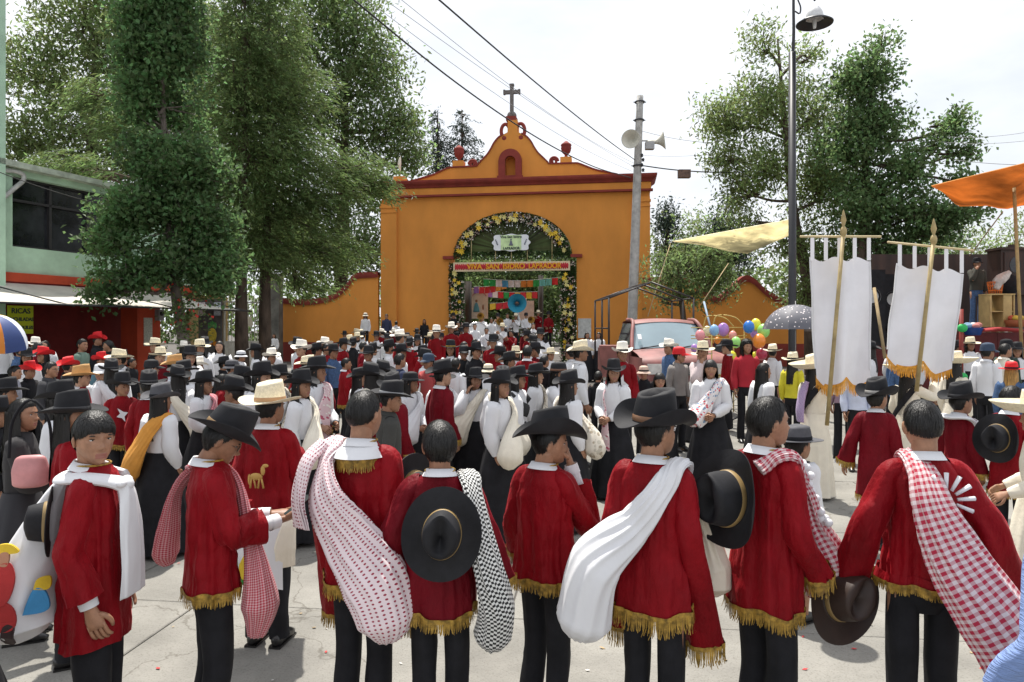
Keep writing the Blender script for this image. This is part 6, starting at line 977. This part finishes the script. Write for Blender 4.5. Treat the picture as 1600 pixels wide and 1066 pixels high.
wl = person('long-haired woman in black hat with clasped hands, centre right', 958, 570, 8.1, 215, look=-35, hat=('cowboy', FELT), arms=('front', 'front'), **W2); sling('narrow pink and white cloth hanging from the clasped hands', wl, [(.06, .02, 1.44), (.07, .13, 1.32), (.02, .17, 1.12), (.0, .22, .98), (.0, .22, .78), (.0, .21, .62)], [.012, .012, .014, .04, .06, .06], [.008, .008, .01, .02, .02, .012], PINKF, 'cloth', 'hanging_cloth', 1)
wg1 = person('girl with fringe and glasses seated low near the pickup', 1030, 590, 8.3, 195, look=-15, hair='bangs', wear='blouse', skirt=True, glasses=True, fem=True, group=WG, h=1.42)
wg2 = wsack('girl with fringe holding a flowered bag by the balloons', 'flowered pink and white bag held by the fringed girl', 1110, 563, 8.2, 200, FLOR2, 25, look=-10, hat=None, hair='bangs', arms=('front', 'front'), z=.92, big=.95, dx=.0); sling('grey tartan sash over the fringed girl\'s shoulder', wg2, [(-.10, -.10, 1.40), (-.12, .0, 1.46), (-.06, .13, 1.34), (.03, .165, 1.18)], [.05]*4, [.014]*4, pattern('grey_tartan', 'check', (.12, .12, .11), (.2, .2, .19), 30), 'sash', 'sash', 1); hat_on_back(wg2, 'black hat hanging behind the fringed girl', (-.08, -.17, 1.26), (85, 0, 12), 'cowboy')
wg3 = person('long-haired girl in profile between red shirt and cream suit', 1192, 568, 8.6, 75, look=10, **W2)
# ---------------------------------------------------------------- bystanders, right
PL = dict(wear='shirt', group='bystanders'); ST = ('wide', STRAW)
person('curly-haired young man in open red shirt before the cart', 1166, 532, 12.0, 190, hair='wavy', colors=dict(top=CL('crimson', (.40, .015, .03))), arms=('down', 'down'), look=-20, **PL)
person('man in straw hat and red plaid shirt with hand to his face', 1098, 540, 10.8, 185, hat=ST, colors=dict(top=pattern('plaid', 'check', (.6, .5, .5), (.45, .04, .06), 16), bottom=DENIM), arms=('face', 'down'), **PL)
person('man in red cap and grey sweater beside the pickup bonnet', 1060, 546, 11.2, 150, look=-40, hat=('cap', REDF), colors=dict(top=CL('grey_knit', (.22, .20, .19))), **PL)
person('small person in pale pink bucket hat before the pickup', 1006, 577, 10.6, 200, hat=('bucket', M('pink_felt', (.62, .45, .36), .8)), colors=dict(top=BLACKC), h=1.36, **PL)
person('woman in yellow top and straw hat behind the left banner bearer', 1238, 556, 11.4, 40, hat=ST, hair='long', colors=dict(top=CL('yellow', (.62, .55, .03))), look=20, fem=True, **PL)
person('man in white shirt and navy cap facing right by the float', 1542, 540, 10.8, 60, look=20, hat=('cap', M('navy_cap', (.03, .05, .09), .8)), colors=dict(top=WHITE), skin=1, **PL)
person('fair-haired woman in denim jacket and red hat at the right', 1580, 570, 9.4, 40, look=10, hat=('flat', REDF), hair='long', hairmat=HAIRB, wear='jacket', colors=dict(top=DENIM, bottom=DENIM), fem=True, group='bystanders')
person('dark-capped woman right of the navy cap man', 1572, 534, 11.8, 70, hat=('cap', BLACKC), hair='long', colors=dict(top=CL('dark_green', (.02, .04, .03))), fem=True, **PL)
person('man in pale blue shirt and dark trousers behind the left banner', 1340, 560, 9.6, 200, colors=dict(top=CL('pale_blue', (.55, .6, .75))), **PL)
person('person in jeans and sneakers behind the cream-suited woman', 1318, 552, 10.2, 30, colors=dict(top=CL('mauve', (.3, .2, .25)), bottom=BLACKC, shoe=WHITE), **PL)
person('man on the float deck in olive jacket, cap and jeans', 1526, 408, 16.9, 195, look=-10, hat=('cap', BLACKC), wear='jacket', colors=dict(top=CL('olive', (.045, .045, .035)), bottom=DENIM), arms=('face', 'down'), base=Z(513, 16.9), lod=1, h=1.66, group='bystanders')
person('man in white shirt and straw hat in profile, centre right', 906, 540, 9.9, 80, look=10, hat=('cowboy', STRAW, BLACKC), colors=dict(top=WHITE), arms=('down', 'down'), skin=1, **PL)
dv = person('man in white hat with a dove stitched on his red jacket', 972, 542, 10.3, 190, look=-10, hat=('cowboy', WFELT), skin=1, **C2); q = MB(); q.prism([(-.10, 1.14), (-.03, 1.20), (-.02, 1.30), (.03, 1.22), (.10, 1.24), (.06, 1.16), (.08, 1.10), (.0, 1.10)], .150, .158); q.build('dove_patch', WHITE, dv)
for px_, lab, yw in ((917, 'left of two long-haired women in white beside the portal', 160), (936, 'right of two long-haired women in white beside the rack', 220)): person(lab, px_, 497, 23.5, yw, **dict(W2, lod=1, h=1.62))
person('dark-haired child behind the white-shirted straw hat man', 935, 572, 10.6, 20, colors=dict(top=BLACKC), h=1.30, **PL)
# ---------------------------------------------------------------- crowd, left side
RH = ('curl', REDF, REDF)
for lab, px_, tp_, d_, yw, kw in (
    ('man in red cowboy hat and black jacket, highest at left', 152, 524, 15.5, 80, dict(hat=RH, wear='jacket', colors=dict(top=BLACKC))), ('dark-haired man in green and white tee in profile', 128, 530, 13.0, 85, dict(wear='tee', colors=dict(top=CL('sage', (.16, .24, .19))))),
    ('person in dotted red hat right of the green tee man', 158, 556, 12.0, 95, dict(hat=RH, colors=dict(top=CL('teal', (.1, .2, .25))))), ('woman in red cowboy hat below the menu sign', 68, 548, 12.0, 200, dict(hat=RH, hair='long', colors=dict(top=BLACKC), fem=True)),
    ('child in red hat at left beneath the umbrella', 46, 574, 10.0, 90, dict(hat=RH, colors=dict(top=BLACKC), h=1.42)), ('person in red hat behind the tan hat man', 106, 564, 11.0, 40, dict(hat=RH, colors=dict(top=BLACKC))),
    ('woman with glasses in black hat and black top beside the pillar', 190, 553, 12.0, 95, dict(hat=BLK_, hair='long', wear='tee', colors=dict(top=BLACKC), glasses=True, fem=True)), ('heavy man with glasses in charcoal hoodie', 78, 566, 9.0, 90, dict(wear='jacket', colors=dict(top=CL('hoodie', (.04, .04, .045))), glasses=True)),
    ('boy in white cap with glasses behind the tan hat', 158, 582, 9.2, 150, dict(hat=('cap', WHITE), colors=dict(top=WHITE), glasses=True, h=1.45)), ('boy in black printed cap and black tee', 236, 566, 9.6, 60, dict(hat=('cap', FELT), wear='tee', colors=dict(top=BLACKC), skin=2)),
    ('man in tan cowboy hat and white shirt, left of centre', 272, 562, 9.4, 70, dict(hat=('cowboy', TANF, TANF), colors=dict(top=M('pale_shirt', (.62, .64, .70), .9)), skin=1)), ('man in cream cowboy hat right of the tan one', 308, 564, 11.0, 60, dict(hat=('cowboy', WFELT), colors=dict(top=WHITE))),
    ('person in grey bucket hat and denim jacket', 362, 565, 10.2, 60, dict(hat=('bucket', GREYF), wear='jacket', colors=dict(top=DENIM))), ('person in white bucket hat by the cypress trunk', 376, 550, 14.0, 100, dict(hat=('bucket', WHITE), colors=dict(top=WHITE))),
    ('person in black hat behind the grey bucket hat', 349, 562, 12.0, 60, dict(hat=BLK_, colors=dict(top=BLACKC))), ('seated-looking girl in white against the orange wall', 428, 523, 30.0, 190, dict(hair='long', wear='blouse', lod=1, fem=True, h=1.42)),
    ('man in leather black hat at the left edge', 8, 600, 6.4, 70, dict(hat=('wide', FELT), colors=dict(top=BLACKC))), ('person in black hat lower left, behind the handbag woman', -8, 618, 5.4, 60, dict(hat=BLK_, colors=dict(top=BLACKC), h=1.36)),
    ('dark-haired person beneath the coloured umbrella', 22, 572, 9.6, 60, dict(colors=dict(top=CL('print', (.3, .3, .35))))), ('man in dark jacket beside the shop pillar in shade', 205, 560, 13.0, 100, dict(wear='jacket', colors=dict(top=BLACKC)))):
    k = dict(PL, skin=px_ % 2); k.update(kw); person(lab, px_, tp_, d_, yw, look=((px_*7) % 41)-20, **k)
person('man in tan hat and embroidered red jacket at left', 126, 578, 8.0, 75, look=-5, hat=('wide', TANF, TANF), skin=2, **C2)
person('long-haired woman in black hat and white blouse, left of centre', 380, 580, 7.9, 200, look=40, hat=BLK_, **W2)
person('woman in red jacket between the two left black-hatted women', 346, 585, 9.0, 70, hair='long', fem=True, **C2)
# ---------------------------------------------------------------- crowd, middle
for lab, px_, tp_, d_, yw, kw in (
    ('person in black leather hat behind the cream-hat man', 426, 580, 8.6, 80, dict(wear='shirt', hat=('wide', FELT))), ('child in black hat and red jacket left of the long-haired woman', 464, 597, 8.8, 100, dict(hat=BLK_, h=1.38)),
    ('man in cream hat behind the long-haired woman', 480, 562, 10.0, 60, dict(hat=('wide', STRAW))), ('dark-haired man in red jacket in profile above the cream hat', 510, 537, 13.2, 95, dict()), ('person in grey black hat beside the profile man', 494, 541, 13.4, 60, dict(hat=BLK_)),
    ('man in black hat and red jacket facing right, centre left', 536, 533, 15.6, 110, dict(hat=BLK_)), ('man in tan straw hat at the back, centre left', 546, 527, 19, 120, dict(hat=ST, wear='shirt')), ('man in second tan straw hat at the back', 558, 523, 20, 150, dict(hat=ST, wear='shirt')),
    ('frowning man in black hat and red jacket facing the camera', 576, 546, 11.8, 180, dict(hat=('wide', FELT), skin=1)), ('man in black hat turned right above the navy shirt', 607, 536, 13.5, 80, dict(hat=BLK_, wear='shirt')), ('man in large white hat and red jacket seen from behind right', 624, 520, 15.4, 60, dict(hat=('wide', WFELT))),
    ('man in navy tee with spiky hair in the middle', 624, 553, 10.2, 60, dict(wear='tee', colors=dict(top=CL('navy', (.03, .04, .09))))), ('man in blue and white cap facing left', 670, 556, 10.4, 215, dict(wear='tee', hat=('cap', M('navy_cap', (.03, .05, .09))), colors=dict(top=CL('brick', (.4, .06, .06))), skin=1)),
    ('man in black hat near the gate in white shirt', 588, 521, 21, 180, dict(hat=BLK_, wear='shirt')), ('long-haired woman in black hat left of the sunglasses man', 652, 527, 17.5, 190, dict(hat=BLK_, wear='blouse', skirt=True, hair='long', fem=True)), ('man in white hat and sunglasses in red jacket', 682, 513, 16.8, 200, dict(hat=('wide', WFELT), lod=1)),
    ('man in white hat behind the sunglasses man', 705, 508, 20, 170, dict(hat=('cowboy', WFELT))), ('man in black hat and red jacket beside the drum', 728, 507, 21, 150, dict(hat=('flat', FELT))), ('woman in gold-trimmed black hat, middle of the crowd', 704, 537, 12.6, 200, dict(hat=('wide', FELT, GOLD), hair='long', wear='shirt', fem=True)),
    ('person in dark cap below the drum', 725, 543, 12.2, 150, dict(hat=('cap', FELT), wear='jacket', colors=dict(top=BLACKC))), ('person in black hat and dark jacket below the drum', 744, 541, 12.0, 140, dict(hat=BLK_, wear='jacket', colors=dict(top=BLACKC))), ('man in black hat and red jacket in left profile, middle', 782, 547, 11.8, 260, dict(hat=BLK_, skin=1)),
    ('person in pale tan hat low in the middle', 763, 578, 10.4, 20, dict(hat=('bucket', STRAW), wear='shirt', h=1.4)), ('black-haired man with a hat on his back, red jacket', 824, 540, 11.2, 20, dict(skin=1)), ('woman in straw hat right of the left-profile man', 806, 546, 13.2, 160, dict(hat=ST, wear='blouse', skirt=True, hair='long', fem=True)),
    ('person in black hat right of the band, middle', 824, 520, 18.5, 250, dict(hat=BLK_)), ('woman in black hat with red shawl near the portal', 844, 517, 17, 200, dict(hat=('wide', FELT), hair='long', wear='blouse', skirt=True, fem=True)), ('person in black hat behind the dotted-sack man', 560, 582, 9.0, 60, dict(hat=BLK_, wear='blouse', skirt=True, hair='long')),
    ('second black hat behind the dotted-sack man', 588, 578, 9.3, 100, dict(hat=BLK_)), ('person in red jacket left of the frowning man', 540, 560, 11.5, 60, dict()), ('person in black hat left of the centre women', 660, 545, 13, 120, dict(hat=BLK_)), ('bare-headed person in white between the centre hats', 712, 560, 10.8, 30, dict(wear='shirt')),
    ('person in black hat above the hair-touching woman', 770, 528, 14.5, 200, dict(hat=BLK_)), ('person in red jacket above the dark shawl woman', 795, 556, 10.6, 90, dict(hat=BLK_)), ('person in white hat right of the portal base', 860, 548, 14, 160, dict(wear='shirt', hat=ST)), ('bare-headed man behind the hand-at-mouth woman', 850, 556, 11.6, 40, dict(wear='jacket', colors=dict(top=BLACKC))),
    ('man in navy jacket standing on the step by the wall', 604, 491, 31.0, 180, dict(wear='jacket', colors=dict(top=CL('navy', (.03, .04, .09))), base=.95, lod=1)), ('woman with pale headdress and shawl on the wall step', 571, 490, 30.8, 190, dict(hat=('bucket', CREAM), wear='shirt', hair='long', base=.95, lod=1)), ('man in white shirt seen from behind on the wall step', 619, 502, 29.8, 10, dict(wear='shirt', base=.8)), ('woman in black top against the orange wall', 663, 499, 31, 170, dict(wear='shirt', hair='long', colors=dict(top=BLACKC), base=.8))):
    k = dict(wear='cape', group=D); k.update(kw)
    if k['wear'] != 'cape': k['group'] = 'bystanders' if k['wear'] != 'blouse' else WG
    person(lab, px_, tp_, d_, yw, look=((px_*5) % 37)-18, **dict(dict(skin=px_ % 2), **k))
q = MB(); q.box((X(615, 31), 31.2, .6), (2.6, .8, .28)); q.build('stone_step', PAVE, smooth=False, label='low stone step at the foot of the orange wall', cat='step')
# ---------------------------------------------------------------- band under the arch
BG = 'musicians and walkers under the arch'
band_ = [(708, 490, 'dark cap at the left pillar', ('cap', FELT), 'jacket', BLACKC), (716, 503, 'dark jacket left of the drummer', None, 'shirt', BLACKC), (742, 506, 'bare head behind the bass drum', None, 'shirt', WHITE), (754, 494, 'white shirt playing below the saint banner', None, 'shirt', WHITE), (768, 497, 'brown hair left of the sousaphone', None, 'shirt', WHITE), (778, 492, 'black hat left of the blue bell', BLK_, 'shirt', WHITE), (793, 490, 'bare head directly below the blue bell', None, 'shirt', WHITE), (806, 492, 'cream hat below the blue bell', ST, 'shirt', WHITE), (822, 490, 'black cap and suspenders right of the bell', ('cap', FELT), 'shirt', WHITE), (841, 487, 'straw hat and red jacket at the right pillar', ST, 'cape', WHITE), (857, 489, 'black hat and red jacket against the right pillar', BLK_, 'cape', WHITE), (785, 508, 'straw hat bowed over a trumpet', ST, 'shirt', WHITE), (760, 512, 'bare head in white between drum and trumpet', None, 'shirt', WHITE), (800, 516, 'red jacket at the middle of the band', None, 'cape', WHITE), (833, 505, 'white shirt with trombone at right', None, 'shirt', WHITE), (775, 522, 'raised arms in white before the trumpet', None, 'shirt', WHITE), (722, 515, 'red jacket left of the drum', BLK_, 'cape', WHITE), (848, 530, 'white blouse at the right pillar foot', BLK_, 'shirt', WHITE)]
for i, (px_, tp_, lab, ht, wr, cm) in enumerate(band_):
    d_ = 32.0-(tp_-487)*.32; person('musician or walker with '+lab, px_, tp_, d_, 150+(i*37) % 70, look=(i*23) % 50-25, hat=ht, wear=wr, colors=dict(top=cm), arms=('play', 'play') if i % 2 else ('carry', 'front'), base=Z(tp_, d_)-1.66, h=1.66, skin=i % 3, group=BG)
d_ = 31.0; sp = empty('sousaphone', tuple(at(808, 474, d_)), 0, 'sousaphone with a large turquoise bell above the band', 'sousaphone'); q = MB(); prof = [(.41, -.10), (.42, -.11), (.40, -.08), (.30, .02), (.20, .12), (.13, .25), (.09, .45), (.07, .7)]; q.lathe(prof, n=32); q.xf(Euler((R(-90), 0, 0)).to_matrix().to_4x4()); q.build('bell', M('turquoise_gloss', (.035, .27, .40), .3, .1, 4, coat=.4), sp)
q = MB(); q.tube([(0, .6, 0), (0, .8, -.2), (.1, .7, -.7), (.3, .3, -1.0), (.1, 0, -1.1), (-.25, .2, -.9)], [.07, .06, .05, .05, .04, .03], 10, 40); q.build('tubing', M('tuba_white', (.6, .6, .6), .3), sp)
dr_ = empty('bass_drum', tuple(at(745, 520, 26.5)), R(15), 'white bass drum carried at the left of the band', 'drum'); q = MB(); q.lathe([(0, -.2), (.36, -.2), (.37, -.19), (.37, .19), (.36, .2), (0, .2)], n=28); q.xf(Euler((R(90), 0, 0)).to_matrix().to_4x4()); q.build('shell', M('drum_white', (.72, .72, .72), .3, .03), dr_)
for s in (-1, 1): q = MB(); a = np.linspace(0, 2*np.pi, 29); q.tube(np.stack([.385*np.cos(a), 0*a+s*.2, .385*np.sin(a)], 1), [.02]*29, 6, 29, ref=np.array([0, 1., 0])); q.build('hoop', CHR, dr_)
for px_, py_, dd, lab in ((781, 503, 28, 'brass trumpet bell at the middle of the band'), (830, 500, 29, 'brass trombone bell right of the band'), (751, 494, 29.5, 'brass horn bell under the saint banner')):
    q = MB(); q.lathe([(.15, 0), (.14, .02), (.07, .10), (.03, .22), (.02, .5)], n=18); q.xf(Matrix.Translation(at(px_, py_, dd)) @ Euler((R(-80), 0, R(px_ % 40-20))).to_matrix().to_4x4()); q.build('brass_horn', M('brass', (.6, .42, .15), .3, .1, metal=.8), label=lab, cat='trumpet', group='brass instruments')

# ---------------------------------------------------------------- the rest of the packed crowd
r = np.random.default_rng(77); zones = [(('in second rank', 430, 900, 6.4, 8.8), 11), (('by the cream-hat man', 150, 420, 6.0, 8.6), 6), (('before the gate', 530, 880, 16, 29), 22), (('mid street', 400, 900, 10.5, 16), 15), (('by the awning', -10, 380, 9.5, 15.5), 16), (('behind the white banners', 1330, 1600, 10.5, 14.5), 12), (('between pickup and cart', 1000, 1240, 11.5, 13.5), 4)]
for (zn, xa_, xb_, da, db), cnt in zones:
    k = tries = 0
    while k < cnt and tries < 4000:
        tries += 1; px_ = r.uniform(xa_, xb_); d_ = r.uniform(da, db); p = (X(px_, d_), d_)
        if min((p[0]-a)**2+(p[1]-b)**2 for a, b in POS) < .55**2: continue
        if 985 < px_ < 1110 and d_ > 13: continue
        red = r.random() < (.3 if 'rank' in zn or 'cream' in zn else .5 if 'gate' in zn or 'middle' in zn else .2); rk = 'rank' in zn or 'cream' in zn; hk = r.integers(0, 3) if rk else r.integers(0, 6); ht, hn = [(BLK_, 'black hat'), (BLK_, 'black hat'), (('wide', FELT), 'wide black hat'), (('wide', STRAW), 'straw hat'), (None, 'bare head'), (('cowboy', WFELT), 'white hat')][hk]; fem_ = (not red) and r.random() < (.95 if 'rank' in zn or 'cream' in zn else .5)
        wr = 'cape' if red else 'blouse' if fem_ else 'shirt'; yw = r.uniform(0, 360); face = ('turned away', 'facing right', 'facing forward', 'facing left')[int(((yw+45) % 360)//90)]; lab = '%s with %s %s %s' % ('dancer in red jacket' if red else 'woman in white' if fem_ else 'person in pale shirt', hn, face, zn)
        who = person(lab, px_, 0, d_, yw, look=r.uniform(-25, 25), hat=ht, wear=wr, skirt=fem_, hair='long' if fem_ else 'short', fem=fem_, h=r.uniform(1.46, 1.56) if rk else r.uniform(1.54, 1.70), skin=int(r.integers(0, 3)), lod=2 if d_ > 12 else 1, velvet=VELVET_D if r.random() < .5 else None, group='packed crowd '+zn, colors={} if (red or fem_ or r.random() < .6) else dict(top=[BLACKC, DENIM, CREAM][int(r.integers(0, 3))])); k += 1
        if rk and fem_: sling('pale bundle of woman with %s %s %s' % (hn, face, zn), who, *(sack_back if face == 'turned away' else sack_front)(-1, .05, .82, -.20 if face == 'turned away' else .21, 1.0), [WHITE, CREAM, FLOR][k % 3], lod=1, seed=30+k, group='pale bundles '+zn)

same = {}
for o in list(col.objects):
    if o.parent is None and o.get('label'): same.setdefault(o['label'], []).append(o)
for lab, os_ in same.items():                      # look-alikes: told apart by their place from left to right
    if len(os_) > 1:
        os_.sort(key=lambda o: o.location.x/o.location.y); n = len(os_)
        for i, o in enumerate(os_): o['label'] = (('leftmost ', 'rightmost ') if n == 2 else ('leftmost ', 'middle ', 'rightmost ') if n == 3 else ('leftmost ', 'inner-left ', 'inner-right ', 'rightmost ') if n == 4 else ['leftmost ']+['inner '] * (n-2)+['rightmost '])[i]+lab
